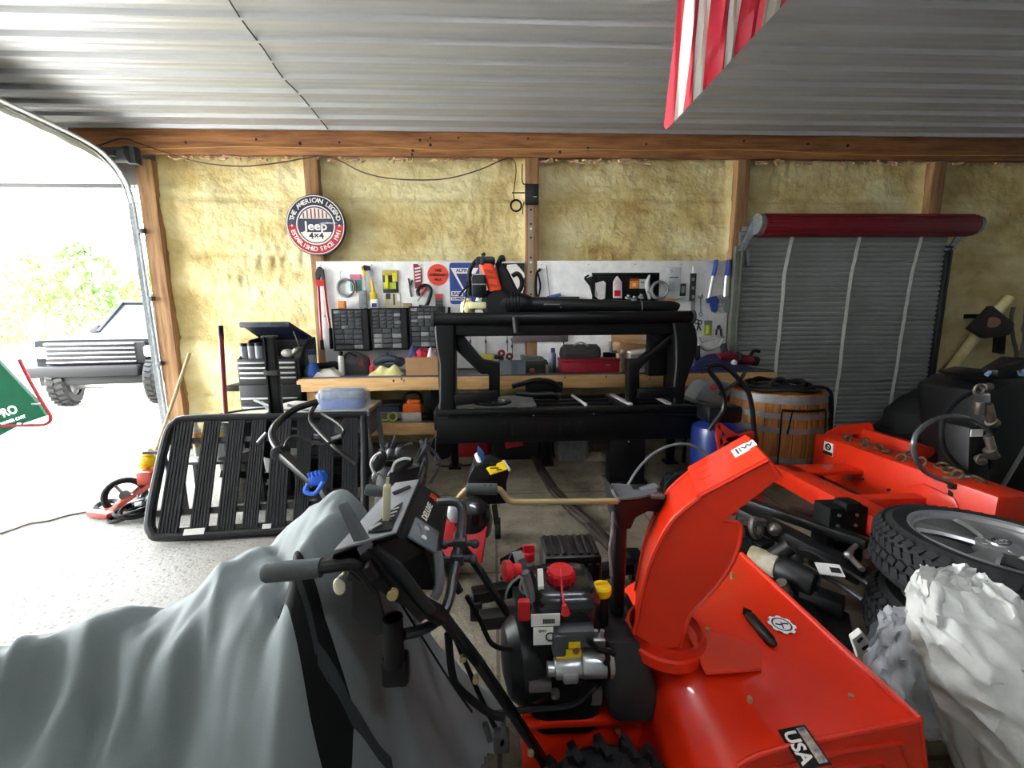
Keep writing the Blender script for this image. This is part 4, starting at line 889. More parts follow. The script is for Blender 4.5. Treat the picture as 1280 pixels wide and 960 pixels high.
b = B(); b.box((cx, cy, zD - .02), (.012, .3, .06)); b.box((cx - .07, cy, zD - .04), (.01, .26, .06)); b.torus((cx, cy, zD + .012), (0, 0, 1), .165, .012, 40, 8); build(b, 'well_ring', blk, t)
for x0_, x1_, y0_ in ((718, 732, 0), (770, 788, 0), (822, 838, 0)):
    b = B(); p, q = PZ(x0_, 498, zD), PZ(x1_, 507, zD); b.bar((p.x, YBk - .05, zD + .01), (q.x, YF + .05, zD + .01), .022 if x0_ == 718 else .045, .02, bev=.004); build(b, 'cross_slat', mat('pale_slat', 'b9bab6', .4, var=.1) if 'pale_slat' not in MATS else MATS['pale_slat'], t)
b = B()
for k in range(3): b.box(((w1 + dx1) / 2, YF + .14 + .17 * k, zD - .03), (dx1 - w1, .035, .03), bev=.006)
build(b, 'deck_bar', blk, t)
# clamps, hinges lying on the tray back
b = B(); b.tube([U(x, y, 3.85) for x, y in ((640, 483), (655, 479), (672, 475), (690, 478), (700, 486))], .05, n=8, flat=.5); b.tube([U(x, y, 3.7) for x, y in ((645, 491), (665, 493), (692, 493), (698, 499))], .028, n=8); b.box(U(680, 484, 3.9), (.36, .06, .10), bev=.02); build(b, 'latch_arm', blk, t)
# skirt with panels
b = B()
zS0 = U(600, 554).z
p, q = U(545, 527), U(880, 524)
b.box(((p.x + q.x) / 2, YF + .012, (zD - .05 + zS0) / 2), (q.x - p.x, .025, zD - .05 - zS0), bev=.008)
for x0_, x1_, y1_ in ((622, 637, 548), (640, 672, 545), (700, 712, 543), (722, 730, 543)): wbox(b, x0_, 528, x1_, y1_, YF - .008, .012, .003)
b.bar(U(560, 522), U(880, 518), .02, .02)
build(b, 'front_skirt', blk, t)
b = B(); b.box((dx0 + .03, (YF + YBk) / 2, zD - .09), (.05, YBk - YF, .18), bev=.02); b.box((dx1 - .03, (YF + YBk) / 2, zD - .13), (.04, YBk - YF, .26), bev=.02); build(b, 'side_skirt', blk, t)
# legs
for x0_, x1_, yy in ((763, 808, YF + .02), (676, 690, 3.95)):
    b = B(); p, q = U(x0_, 550, yy), U(x1_, 550, yy)
    b.box(((p.x + q.x) / 2, yy + .08, zS0 / 2 + .02), (q.x - p.x, .16, zS0 + .04), bev=.02); b.box(((p.x + q.x) / 2, yy + .08, .012), (q.x - p.x + .04, .2, .024), bev=.006); build(b, 'leg', blk, t)
for x in (dx0 + .12, dx1 - .08):
    b = B(); b.box((x, YBk - .05, zS0 / 2), (.07, .07, zS0), bev=.01); b.box((x, YBk - .05, .01), (.12, .12, .02)); build(b, 'leg', blk, t)
b = B()
for px, py in ((667, 519), (742, 517), (786, 552), (803, 580)): b.cyl(U(px, py, YF - .002), U(px, py, YF - .012), .008, n=8)
build(b, 'bolt', steel, t)

# ------------------------------------------------------- backpack leaf blower on top
zt2 = zt + .028
t = thing('leaf_blower', 'orange and black backpack leaf blower on the frame top bar', 'leaf blower', (U(615, 388).x, 3.62, zt2))
YL = 3.62
def V(px, py, dy=0): return PY(px, py, YL + dy)
or_m = mat('blower_orange', 'f04a1e', .4, var=.06)
b = B(); b.loft([[V((x0_ + x1_) / 2, y, 0) + Vector((xx, yy, 0)) for xx, yy in rrect((V(x1_, y) - V(x0_, y)).x, .16, .035)] for y, x0_, x1_ in ((331, 598, 616), (336, 600, 619), (345, 605, 622), (355, 608, 625), (365, 611, 628))]); build(b, 'side_cover', or_m, t)
b = B()
for y in (338, 346, 356): b.bar(V(603 + (y - 330) * .32, y, -.085), V(615 + (y - 330) * .32, y + 1.5, -.085), .02, .014, up=(0, -1, 0))
build(b, 'cover_rib', mat('dark_orange', 'b3300f', .5), t)
b = B(); c = V(598, 353); wbox(b, 589, 343, 608, 371, YL - .10, .16, .03); build(b, 'engine_box', black, t)
b = B(); wbox(b, 590, 342, 607, 344, YL - .105, .03, .004); wbox(b, 590, 354.5, 607, 356, YL - .105, .02, .003); build(b, 'silver_trim', galv, t)
b = B(); b.tube([V(x, y) for x, y in ((587, 370), (586, 352), (588, 336), (596, 325))], .018, n=8); wbox(b, 594, 320, 619, 331, YL - .08, .18, .025); b.cyl(V(605, 320), V(603.5, 316.5), .018, n=8); build(b, 'air_cleaner', black, t)
b = B(); wbox(b, 600, 322, 605, 331, YL - .085, .02, .004); build(b, 'cleaner_clip', dgrey, t)
b = B(); b.tube([V(x, y, .05) for x, y in ((622, 333), (625, 325), (628, 321.5), (629, 327))], .022, n=8); build(b, 'control_lever', black, t)
b = B(); b.loft([[V((x0_ + x1_) / 2, y, .10) + Vector((xx, yy, 0)) for xx, yy in rrect((V(x1_, y) - V(x0_, y)).x, .10, .03)] for y, x0_, x1_ in ((330, 619, 630), (340, 621, 636), (352, 623, 642), (362, 625, 647), (374, 626, 650), (388, 626, 652))]); build(b, 'back_frame', black, t)
b = B(); b.tube([V(x, y, .10) for x, y in ((640, 345), (647, 342), (652, 349), (652, 358), (648, 365))], .02, n=8); build(b, 'carry_handle', black, t)
tank = mat('cream_fuel_tank', 'e0dba6', .4, var=.05)
b = B(); b.lathe([(0, 0), (.055, 0), (.065, .03), (.06, .09), (.03, .11), (.03, .13), (0, .13)], V(584.5, 392), (0.05, 0, 1), 18); wbox(b, 586, 377.5, 608, 386, YL - .10, .16, .012); build(b, 'fuel_tank', tank, t)
b = B(); b.cyl(V(597, 377, -.06), V(598.5, 373, -.06), .02, n=12); build(b, 'tank_cap', white, t)
b = B(); b.tube([V(x, y, .0) for x, y in ((612, 372), (608, 380), (611, 387))], .024, n=8); build(b, 'fuel_line', dred, t)
b = B(); b.lathe([(0, -.14), (.10, -.14), (.14, -.09), (.145, .05), (.12, .09), (0, .10)], V(622, 380, .05), (0, 1, 0), 28)
b.tube([V(x, y) for x, y in ((614, 382), (630, 380), (650, 380.5), (664, 382))], .08, n=16, rs=[.07, .10, .10, .075]); build(b, 'fan_housing', black, t)
b = B(); b.tube([V(x, y) for x, y in ((660, 381.5), (690, 381.5), (740, 383), (800, 384), (838, 384), (846, 386))], .06, n=16, rs=[.07, .068, .062, .055, .055, .045]); build(b, 'blower_tube', black, t)
b = B()
for x in (632, 636, 640, 644, 648): b.torus(V(x, 380.4), (1, 0, 0), .098, .008, 24, 6)
build(b, 'bellow', blackmat, t)
b = B(); b.tube([V(x, y, -.08) for x, y in ((680, 380.5), (700, 380.5))], .006, n=6); b.torus(V(800, 384), (1, 0, 0), .057, .004, 24, 6); b.cyl(V(700, 384, -.055), V(702, 384, -.06), .01, n=6); build(b, 'tube_mark', grey, t)
b = B(); b.tube([V(x, y, -.05) for x, y in ((589, 356), (582, 360), (576, 367), (574, 370))], .009, n=6); b.tube([V(x, y, -.05) for x, y in ((584, 352), (583, 368), (580, 384), (580, 392))], .006, n=6); build(b, 'throttle_cable', blackmat, t)
# ----------------------------------------------------------- outside the door
# pickup truck
TM = frame((-7.05, 7.72, 0), (0.985, 0.17, 0), (-0.17, 0.985, 0))     # local x = across the nose, y = backwards
t = thing('pickup_truck', 'pickup truck parked on the pale yard outside the open door', 'truck', M=TM)
body_m = mat('truck_paint', '07090c', .6, spec=.12); chrome = mat('chrome', '8d9196', .25, metal=1); glass = mat('truck_glass', '1c262c', .1, coat=.3)
b = B(TM); hw = .98
b.loft([[(x * s, y, z) for x, z in ((-hw, .55), (-hw, 1.0), (-hw * .97, 1.16), (-hw * .8, 1.22 + dz), (hw * .8, 1.22 + dz), (hw * .97, 1.16), (hw, 1.0), (hw, .55))] for y, s, dz in ((.06, .96, -.05), (.25, 1, .0), (1.5, 1, .06))])
b.loft([[(x * s, y, z) for x, z in ((-hw, .5), (-hw, 1.28), (hw, 1.28), (hw, .5))] for y, s in ((1.5, 1), (5.4, 1))])
build(b, 'body', body_m, t)
b = B(TM); b.loft([[(x, y, z) for x, y, z in ((-.88, 1.5, 1.28), (.88, 1.5, 1.28), (.88, 3.6, 1.28), (-.88, 3.6, 1.28))], [(x, y, z) for x, y, z in ((-.72, 2.1, 1.88), (.72, 2.1, 1.88), (.72, 3.4, 1.88), (-.72, 3.4, 1.88))]]); build(b, 'cab', glass, t)
b = B(TM); b.box((0, 2.75, 1.9), (1.46, 1.35, .05), bev=.02)
for s in (-1, 1): b.bar((s * .88, 1.52, 1.28), (s * .72, 2.1, 1.9), .07, .06); b.bar((s * .88, 2.5, 1.28), (s * .73, 2.55, 1.9), .07, .06)
build(b, 'roof', body_m, t)
b = B(TM); b.box((0, .02, .93), (1.5, .06, .40), bev=.02); build(b, 'grille', mat('grille_black', '050607', .5, spec=.2), t)
for z in (.78, .86, .94, 1.02, 1.10):
    b = B(TM); b.box((-.06, -.02, z), (1.34, .05, .03), bev=.008); build(b, 'grille_bar', chrome, t)
for s in (-1, 1):
    b = B(TM); b.box((s * .83, .03, .95), (.26, .08, .20), bev=.03); build(b, 'headlight', mat('lamp_glass%d' % s, 'dfe6ea', .1, coat=.5), t)
    b = B(TM); b.box((s * 1.08, 1.75, 1.35), (.2, .1, .18), bev=.03); build(b, 'mirror', black, t)
b = B(TM); b.box((-.15, -.06, .62), (1.66, .2, .20), bev=.05); b.box((0, -.02, .46), (1.7, .14, .16), bev=.03); build(b, 'bumper', mat('bumper_grey', '0c0e10', .6, spec=.15), t)
b = B(TM); b.box((0, .3, .36), (1.2, .3, .10), bev=.02); b.tube([(-.7, .4, .30), (0, .45, .28), (.7, .4, .30)], .05, n=8); build(b, 'skid_plate', steel, t)
def wheel(parent, c, axis, r, w, name='wheel', tm=rubber, hm=steel, teeth=26, th=.018):
    b = B(parent[1]) if parent[1] else B()
    b.lathe([(r * .60, -w / 2), (r * .9, -w / 2), (r, -w * .36), (r, w * .36), (r * .9, w / 2), (r * .60, w / 2), (r * .55, 0)], c, axis, 36, close=True)
    q = Vector(axis).to_track_quat('Z', 'Y').to_matrix().to_4x4()
    for i in range(teeth):
        a = 2 * PI * i / teeth
        for s in (-1, 1):
            aa = a + s * PI / teeth * .5; M = Matrix.Translation(Vector(c)) @ q @ Matrix.Rotation(aa, 4, 'Z')
            b.box(M @ Vector((r + th * .3, 0, s * w * .22)), (th, r * 2 * PI / teeth * .55, w * .36), (M.to_3x3() @ Matrix.Rotation(s * .3, 3, 'X')).normalized())
    o = build(b, name, tm, parent[0])
    b = B(parent[1]) if parent[1] else B(); b.lathe([(0, -w * .32), (r * .2, -w * .36), (r * .5, -w * .25), (r * .6, -w * .4), (r * .6, w * .4), (r * .5, w * .25), (r * .2, w * .36), (0, w * .32)], c, axis, 28)
    for i in range(5):
        M = Matrix.Translation(Vector(c)) @ q @ Matrix.Rotation(2 * PI * i / 5, 4, 'Z')
        for s in (-1, 1): b.cyl(M @ Vector((r * .25, 0, s * w * .30)), M @ Vector((r * .25, 0, s * w * .42)), r * .05, n=8)
    build(b, 'hub', hm, o); return o
for x, y in ((-.70, .25), (.82, .14), (-.86, 4.3), (.96, 4.3)): wheel((t, TM), (x, y, .40), (1, .25 if y < 1 else 0, 0), .40, .27, teeth=24, th=.03)

# trees and hedge plants beyond the yard
leafs = [mat('leaf_a', '6b8a35', .6, var=.3), mat('leaf_b', '86a048', .6, var=.3), mat('leaf_c', '4d6f2c', .6, var=.3)]
bark = mat('bark', '6b5a44', .8, var=.2)
def tree(x, y, h, r, lm, name, label, cat, n, leaf, group, z0=.25):
    t = thing(name, label, cat, (x, y, -.03), group=group)
    b = B(); b.tube([(x, y, -.03), (x + .05 * r, y, h * .3), (x - .05 * r, y, h * .75)], .06, n=7, rs=[.03 * h, .022 * h, .006 * h])
    for i in range(5):
        a = rnd.uniform(0, 6.28); b.tube([(x, y, h * (.25 + .09 * i)), (x + r * .6 * math.cos(a), y + r * .6 * math.sin(a), h * (.42 + .1 * i))], .01 * h, n=5, rs=[.012 * h, .004 * h])
    build(b, 'trunk', bark, t)
    tt = bmesh.new()
    for i in range(n):
        a = rnd.uniform(0, 2 * PI); u = rnd.random(); zz = z0 + (1 - z0) * u
        rr = r * math.sqrt(rnd.random()) * (1 - ((u - .4) / .62) ** 2 if u > .4 else .75 + .6 * u) * (1 + .35 * nz(math.cos(a) * 2 + x, math.sin(a) * 2, zz * 5))
        c = Vector((x + rr * math.cos(a), y + rr * math.sin(a), h * zz)); q = Euler((rnd.uniform(0, 6), rnd.uniform(0, 6), rnd.uniform(0, 6))).to_matrix()
        s = leaf * rnd.uniform(.6, 1.3)
        tt.faces.new([tt.verts.new(c + q @ Vector(p)) for p in ((-s, 0, 0), (0, -s * .45, s * .1), (s, 0, 0), (0, s * .45, s * .1))])
    b = B(); b._add(tt); o = build(b, 'foliage', lm, t); o['kind'] = 'stuff'
TL = 'leafy tree standing beyond the pale yard'
for i, (x, y, h, r) in enumerate(((-36, 30, 7.5, 3.4), (-31.5, 31, 6.2, 3.0), (-27.5, 30, 6.8, 3.2), (-23.5, 31, 5.6, 2.8), (-20, 30.5, 6.0, 3.0), (-41, 31, 7, 3.4))):
    tree(x * 1.0, y, h, r * .8, leafs[i % 3], 'tree', 'leafy green tree standing in the line beyond the pale yard', 'tree', 900, .30, 'trees beyond the yard')
for i in range(11):
    x = -37 + i * 1.75; tree(x, 26.3 + .5 * math.sin(i * 2.1), 2.0 + .5 * nz(i * 1.3, 2), 1.15, leafs[(i + 1) % 3], 'hedge_bush', 'low light green bush in the hedge edging the yard', 'bush', 420, .15, 'hedge bushes edging the yard', .18)

# green yard cart with red tube frame, standing on end in the doorway
YC = 5.25
t = thing('yard_cart', 'green yard cart with red tube handle tipped up in the doorway', 'cart', (-5.7, YC + .1, 0))
gm = mat('cart_green', '03301f', .85, spec=.08, var=.1)
b = B(); P = [PY(x, y, YC + dy) for x, y, dy in ((-75, 405, .0), (-2, 452, 0), (22, 478, 0), (47, 505, 0), (57, 520, .02), (24, 531, .0), (-2, 545, 0), (-75, 556, 0))]
b.poly(P, .03, n=(0, 1, 0)); c = sum(P, Vector()) / len(P)
t2 = [c + (p - c) * .72 + Vector((-.22, .22, 0)) for p in P]; b.loft([[p + Vector((0, .02, 0)) for p in P], t2], cap=True); build(b, 'tray', gm, t)
b = B(); b.tube([PY(x, y, YC - .03) for x, y in ((24, 449), (33, 468), (45, 490), (57, 510), (63, 520), (62, 527), (54, 531), (40, 531.5), (22, 532), (-30, 533))], .019, n=10); build(b, 'handle', mat('cart_tube_red', '4d0e10', .7, spec=.1), t)
b = B(); b.tube([PY(x, y, YC - .02) for x, y in ((-2, 448), (20, 472), (50, 503))], .011, n=8); b.tube([PY(x, y, YC - .02) for x, y in ((40, 505), (56, 505.5))], .012, n=8); build(b, 'brace', dgrey, t)
b = B(); M_ = frame(PY(0, 518, YC - .003), PY(30, 508, YC) - PY(0, 518, YC), (0, 0, 1)); add_text(b, 'LAWNPRO', M_ @ Matrix.Translation((.22, .0, 0)), .14, align='RIGHT', bold=.003); add_text(b, '& TRIMMER CART', M_ @ Matrix.Translation((.27, -.115, 0)), .05, align='RIGHT', bold=.001); build(b, 'lettering', white_s, t)
b = B(); b.box(PY(24, 530, YC - .03), (.035, .02, .03), bev=.004); build(b, 'clip', white, t)
q = PY(-60, 548, YC + .3); wheel((t, None), (q.x, YC + .30, .18), (1, 0, 0), .18, .08, teeth=16, th=.012)

# ------------------------------------------------------ left end of the shop
# tool chest, lid open
Yc = 4.2
xa, xb = PY(298, 480, Yc).x, PY(376, 480, Yc).x
t = thing('tool_chest', 'black tool chest with open lid and silver drawer handles', 'tool chest', ((xa + xb) / 2, Yc + .22, 0))
zc0, zc1 = PY(330, 481, Yc).z, PY(330, 449, Yc).z
b = B(); b.box(((xa + xb) / 2, Yc + .22, (zc0 + zc1) / 2), (xb - xa, .42, zc1 - zc0), bev=.008)
for s in (xa + .01, xb - .01): b.poly([(s - .008, Yc + .04, zc1), (s - .008, Yc + .43, zc1), (s - .008, Yc + .43, zc1 + .20), (s - .008, Yc + .25, zc1 + .18)], .016, n=(1, 0, 0))
b.box(((xa + xb) / 2, Yc + .42, zc1 + .1), (xb - xa, .02, .2)); build(b, 'top_chest', black, t)
b = B(); zl = PY(330, 408, Yc + .1).z
b.poly([(xa + .05, Yc + .42, zc1 + .17), (xb - .02, Yc + .42, zc1 + .17), (xb - .08, Yc + .02, zl + .02), (xa + .06, Yc + .02, zl + .02)], .025, n=(0, .3, 1)); b.box(((xa + xb) / 2 - .0, Yc + .02, zl + .015), (xb - xa - .12, .03, .05), bev=.01); build(b, 'lid', mat('lid_navy', '1b2236', .4, coat=.2), t)
b = B(); b.bar((xb - .05, Yc + .2, zc1 + .05), (xb - .08, Yc + .12, zl - .05), .015, .015); build(b, 'lid_strut', dgrey, t)
cw = xb - xa
for py, two in ((453.3, 1), (459.5, 0), (466, 0), (472, 0)):
    z = PY(330, py, Yc).z
    for x0_, w_ in (((xa + cw * .26, cw * .44), (xa + cw * .73, cw * .46)) if two else ((xa + cw * .5, cw * .92),)):
        b = B(); b.box((x0_, Yc + .005, z - .012), (w_, .02, .048), bev=.004); o = build(b, 'drawer', blackm, t)
        b = B(); b.box((x0_, Yc - .016, z), (w_ * .96, .02, .018), bev=.004); build(b, 'handle', alu, o)
b = B(); b.box(((xa + xb) / 2, Yc + .22, zc0 / 2 + .03), (xb - xa + .0, .44, zc0 - .06), bev=.008); build(b, 'cabinet', black, t)
b = B(); z = PY(300, 486, Yc).z; b.box((xa - .075, Yc + .2, z), (.16, .36, .06), bev=.008); build(b, 'side_shelf', black, t)
for py in (497.5, 509, 522, 536):
    z = PY(330, py, Yc).z; b = B(); b.box(((xa + xb) / 2, Yc - .004, z - .02), (cw * .95, .02, .09), bev=.004); o = build(b, 'drawer', blackm, t); b = B(); b.box(((xa + xb) / 2, Yc - .022, z), (cw * .90, .02, .018), bev=.004); build(b, 'handle', alu, o)
for x in (xa + .05, xb - .05):
    for y in (Yc + .05, Yc + .38):
        b = B(); b.cyl((x - .012, y, .035), (x + .012, y, .035), .035, n=16); b.box((x, y, .06), (.03, .05, .03)); build(b, 'caster', rubber, t)
for i, px in enumerate((307, 316.5, 325.5)):
    c = Vector((PY(px, 445, Yc + .12).x, Yc + .10, zc1)); r_, h_ = .034, .155
    t2 = thing('spray_can', ('outermost of the three grey spray cans in the open tool chest', 'middle of the three grey spray cans in the open tool chest', 'grey spray can beside the mast in the open tool chest')[i], 'spray can', c, group='spray cans in the tool chest')
    b = B(); b.lathe([(0, 0), (r_, 0), (r_, h_ * .8), (r_ * .7, h_ * .86)], c, n=18); build(b, 'can', MATS['can_grey'], t2); b = B(); b.lathe([(r_ * .95, h_ * .8), (r_ * .95, h_), (0, h_)], c, n=18); build(b, 'cap', black, t2)
c = Vector((PY(358, 445, Yc + .12).x, Yc + .15, zc1)); b = B(); b.ball(c + Vector((0, 0, .045)), .05, (1.3, .8, .9)); b.cyl(c + Vector((.05, 0, .05)), c + Vector((.10, -.02, .09)), .02, n=10); solo(b, 'grease_cup', mat('pale_cup', 'aba79c', .4, var=.2), 'pale rounded gadget inside the open tool chest', 'gadget')
b = B(); c = Vector((PY(378, 440, 4.4).x, 4.40, ZB)); b.loft([[c + Vector((x * s, y * s, z)) for x, y in rrect(.17, .14, .05)] for z, s in ((0, .9), (.10, 1.0), (.22, .9), (.30, .5))]); solo(b, 'olive_pouch', mat('olive_cloth', '3d4034', .9, var=.2), 'dark olive pouch slumped between tool chest and spray can', 'pouch')

# table saw with packages on it
Yt = 3.72; zt_ = PY(420, 512, Yt).z
t = thing('table_saw', 'grey aluminium table saw standing before the bench', 'table saw', (PY(412, 520, Yt).x, Yt + .2, 0))
xa2, xb2 = PY(366, 515, Yt).x, PY(461, 515, Yt).x
b = B(); b.box(((xa2 + xb2) / 2, Yt + .22, zt_ - .02), (xb2 - xa2, .46, .04), bev=.006); b.box(((xa2 + xb2) / 2, Yt - .02, zt_ - .035), (xb2 - xa2 + .02, .03, .05), bev=.008); build(b, 'table', alu, t)
b = B(); b.box(((xa2 + xb2) / 2 + .02, Yt + .24, zt_ - .17), ((xb2 - xa2) * .8, .38, .26), bev=.02); build(b, 'cabinet', grey, t)
b = B(); c = PY(436, 519, Yt + .03); b.lathe([(0, -.03), (.085, -.03), (.085, -.005), (.03, .0), (.03, .02), (0, .02)], c, (0, -1, 0), 26); build(b, 'hand_wheel', redp, t)
for x in (xa2 + .05, xb2 - .05):
    for y in (Yt + .03, Yt + .42):
        b = B(); b.bar((x, y, zt_ - .05), (x + (.06 if x > (xa2 + xb2) / 2 else -.06), y, .0), .04, .04, up=(0, 1, 0)); build(b, 'leg', grey, t)
b = B(); b.box(((xa2 + xb2) / 2 - .15, Yt + .20, zt_ + .015), (.30, .04, .03), bev=.004); build(b, 'fence', galv, t)
t = thing('blue_package', 'blue cloth bundle wrapped in clear film on the table saw', 'package', PY(428, 503, Yt + .1)); c = Vector((PY(428, 503, Yt + .1).x, Yt + .14, zt_ + .002))
b = B(); b.loft([[c + Vector((x * s, y * s, z)) for x, y in rrect(.38, .24, .06)] for z, s in ((0, .92), (.025, 1), (.065, 1), (.085, .9))]); build(b, 'cloth', mat('package_blue', '3f5ea8', .5, var=.15), t)
b = B(); b.loft([[c + Vector((x * s, y * s, z)) for x, y in rrect(.37, .24, .06)] for z, s in ((.086, .93), (.10, 1), (.135, 1), (.155, .9))]); b.box(c + Vector((0, -.115, .112)), (.26, .012, .035), bev=.005); build(b, 'cloth', mat('package_dark', '4a5f7c', .5, hex2='9fb1c6', vscale=8), t)
fl = mat('thin_clear_film', 'dfe8f2', .12, alpha=.28)
b = B(); b.loft([[c + Vector((x * s + .012 * nz(z * 30, x * 9, 2), y * s, z)) for x, y in rrect(.44, .28, .07)] for z, s in ((.0, 1), (.05, 1.02), (.12, 1.0), (.17, .85))]); build(b, 'film', fl, t)
b = B(); c2 = c + Vector((-.42, .05, 0)); b.grid(rag(c2, .38, .3, .05, 33), 24, 18, .004); solo(b, 'pale_rag', mat('pale_pink_rag', 'c9c2c0', .9, var=.15, vscale=18), 'pale crumpled rag beside the blue package on the table saw', 'rag')

# tall round tub with a broom and pole
Yr = 3.55; c = Vector((PY(303, 520, Yr).x, Yr + .12, 0)); zr = PY(303, 519, Yr + .1).z
t = thing('round_tub', 'tall black tub with pale inside behind the slatted rack', 'tub', c); r_ = .30
b = B(); b.lathe([(0, 0), (r_ * .8, 0), (r_, zr - .03), (r_ + .02, zr - .03), (r_ + .02, zr), (r_ - .015, zr), (r_ * .8, .02), (0, .02)], c, n=36); build(b, 'body', black, t)
b = B(); b.lathe([(r_ - .02, zr - .012), (r_ * .82, .05), (0, .05)], c, n=36); build(b, 'liner', mat('pale_liner', 'cfcabb', .6, var=.1), t)
t = thing('broom', 'red broom handle standing upright in the black tub', 'broom', c)
b = B(); b.cyl(PY(275.5, 408, Yr + .02), PY(282.5, 520, Yr + .0), .018, n=12); q = PY(282.5, 520, Yr); b.cyl(q, (q.x + .03, q.y + .02, .12), .018, n=12); build(b, 'handle', mat('broom_red', '7c2420', .4), t)
b = B(); b.cyl(PY(275.5, 407, Yr + .02), PY(276.5, 424, Yr + .02), .020, n=12); build(b, 'grip', black, t)
b = B(); b.box((q.x + .03, q.y + .03, .10), (.16, .05, .06), bev=.01); build(b, 'head', black, t)
b = B(); b.cyl(PY(237, 441, 4.55), PY(205, 535, 4.35), .016, n=10); q = PY(205, 535, 4.35); b.cyl(q, (q.x - .1, q.y - .10, .0), .016, n=10); solo(b, 'wooden_pole', mat('pale_wood_pole', 'a8946f', .6, var=.15), 'pale wooden pole leaning against the door post', 'pole')

# slatted black cargo rack standing on edge
BL, BRr, TLc, TRc = PZ(183, 676, .03), PZ(456, 655, .03), PY(207, 524, 3.12), PY(455, 519, 3.28)
ux = (BRr - BL); vx = (TLc - BL)
nn = ux.cross(vx).normalized()
if nn.y > 0: nn = -nn
def RK(u, v, d=0):
    p = BL + (BRr - BL) * u; q = TLc + (TRc - TLc) * u; return p + (q - p) * v + nn * d
t = thing('cargo_rack', 'black slatted cargo rack standing on edge before the tool chest', 'cargo rack', BL)
rk = mat('ribbed_black_rack', '0c0d11', .55, var=.15, spec=.35)
b = B(); ro = [RK(u, v) for u, v in ((.09, .015), (.5, .0), (.97, .0), (.995, .05), (1.0, .5), (.995, .95), (.97, 1), (.5, 1), (.12, 1.0), (.05, .96), (.02, .85), (.005, .5), (.0, .18), (.02, .06))]
b.tube(ro, .03, n=10, smooth=5, closed=True); build(b, 'rim_tube', rk, t)
for i, (u0, u1) in enumerate(((.035, .135), (.175, .265), (.295, .385), (.41, .49), (.515, .62), (.645, .725), (.755, .84), (.875, .965))):
    b = B(); w_ = u1 - u0
    b.poly([RK(u0 + .01, .03), RK(u1, .03), RK(u1 + .004, .975), RK(u0 + .014, .975)], .012, n=nn)
    for k in range(6):
        f = (k + .5) / 6; b.bar(RK(u0 + .01 + w_ * f * .93, .04, .014), RK(u0 + .014 + w_ * f * .93, .965, .014), .010, .008, up=nn)
    build(b, 'slat', rk, t)
b = B(); b.bar(RK(.02, .80, -.02), RK(.99, .80, -.02), .04, .03, up=nn); b.bar(RK(.02, .2, -.02), RK(.99, .2, -.02), .04, .03, up=nn); b.bar(RK(.05, .05, -.01), RK(.97, .04, -.01), .05, .02, up=nn); build(b, 'cross_bar', blackm, t)
b = B(); b.bar(RK(.3, .5, -.02), RK(.3, .5, -.02) + Vector((.10, .65, -.28)), .05, .05); b.bar(RK(.8, .5, -.02), RK(.8, .5, -.02) + Vector((.10, .65, -.28)), .05, .05); build(b, 'prop_leg', blackm, t)
b = B(); b.bar(RK(.17, .035, .03), RK(.26, .035, .03), .04, .004, up=nn); b.bar(RK(.52, .035, .03), RK(.56, .035, .03), .03, .004, up=nn); build(b, 'sticker', paper, t)

# things seen between its slats
for i, (px, y0, y1, Y, hx, lab) in enumerate(((248.5, 533, 566, 3.2, 'd3863a', 'white caulk tube with orange label behind the slatted rack'), (275, 531, 567, 3.2, 'e3cf2a', 'white caulk tube with yellow cap label behind the slatted rack'), (300, 531, 560, 3.2, '2f4f7d', 'blue caulk tube behind the slatted rack'))):
    q0, q1 = PY(px, y1, Y), PY(px, y0, Y); t = thing('caulk_tube', lab, 'tube', (q0.x, q0.y, q0.z - .02), group='caulk tubes')
    b = B(); b.cyl((q0.x, Y, q0.z - .02), (q0.x, Y, q1.z - .02), .03, n=14); b.cyl((q0.x, Y, q1.z - .02), (q0.x, Y, q1.z + .06), .02, .006, n=10); build(b, 'tube', white, t)
    b = B(); zz = q1.z - .05; b.cyl((q0.x, Y, zz - (.10 if i != 1 else .05)), (q0.x, Y, zz), .031, n=14); build(b, 'label', mat('caulk_%d' % i, hx, .5), t)
q0 = PY(275, 567, 3.2); b = B(); zc_ = q0.z - .03
b.box((q0.x, 3.2, zc_ - .012), (.55, .2, .024), bev=.004)
for sx in (-1, 1):
    for sy in (-1, 1): b.bar((q0.x + sx * .25, 3.2 + sy * .08, zc_ - .02), (q0.x + sx * .25, 3.2 + sy * .08, 0), .03, .03, up=(0, 1, 0))
solo(b, 'small_stand', dgrey, 'low dark stand carrying the caulk tubes behind the rack', 'stand')
c = PZ(262, 652, .0) + Vector((0, .35, 0)); b = B(); b.cyl(c + Vector((0, 0, 0)), c + Vector((.06, .02, .42)), .06, n=18); solo(b, 'paint_roller', mat('speckled_grey_nap', 'a6a29a', .95, hex2='6f6b64', vscale=40), 'speckled grey roll standing on the floor behind the rack', 'roll')
c = PZ(320, 640, 0) + Vector((0, .45, 0)); t = thing('white_pail', 'white pail on the floor behind the slatted rack', 'pail', c); b = B(); b.lathe([(0, 0), (.12, 0), (.14, .3), (.148, .3), (.148, .32), (.135, .32), (.115, .01), (0, .01)], c, n=26); build(b, 'body', white, t); b = B(); b.tube([c + Vector((-.145, 0, .28)), c + Vector((-.1, -.12, .2)), c + Vector((.1, -.12, .2)), c + Vector((.145, 0, .28))], .004, n=5); build(b, 'handle', steel, t)
c = PZ(395, 630, 0) + Vector((0, .5, 0)); t = thing('dark_crate', 'dark plastic crate on the floor behind the rack', 'crate', c); b = B(); b.box(c + Vector((0, 0, .01)), (.5, .34, .02))
for s in (-1, 1): b.box(c + Vector((s * .25, 0, .15)), (.015, .34, .3)); b.box(c + Vector((0, s * .17, .15)), (.5, .015, .3))
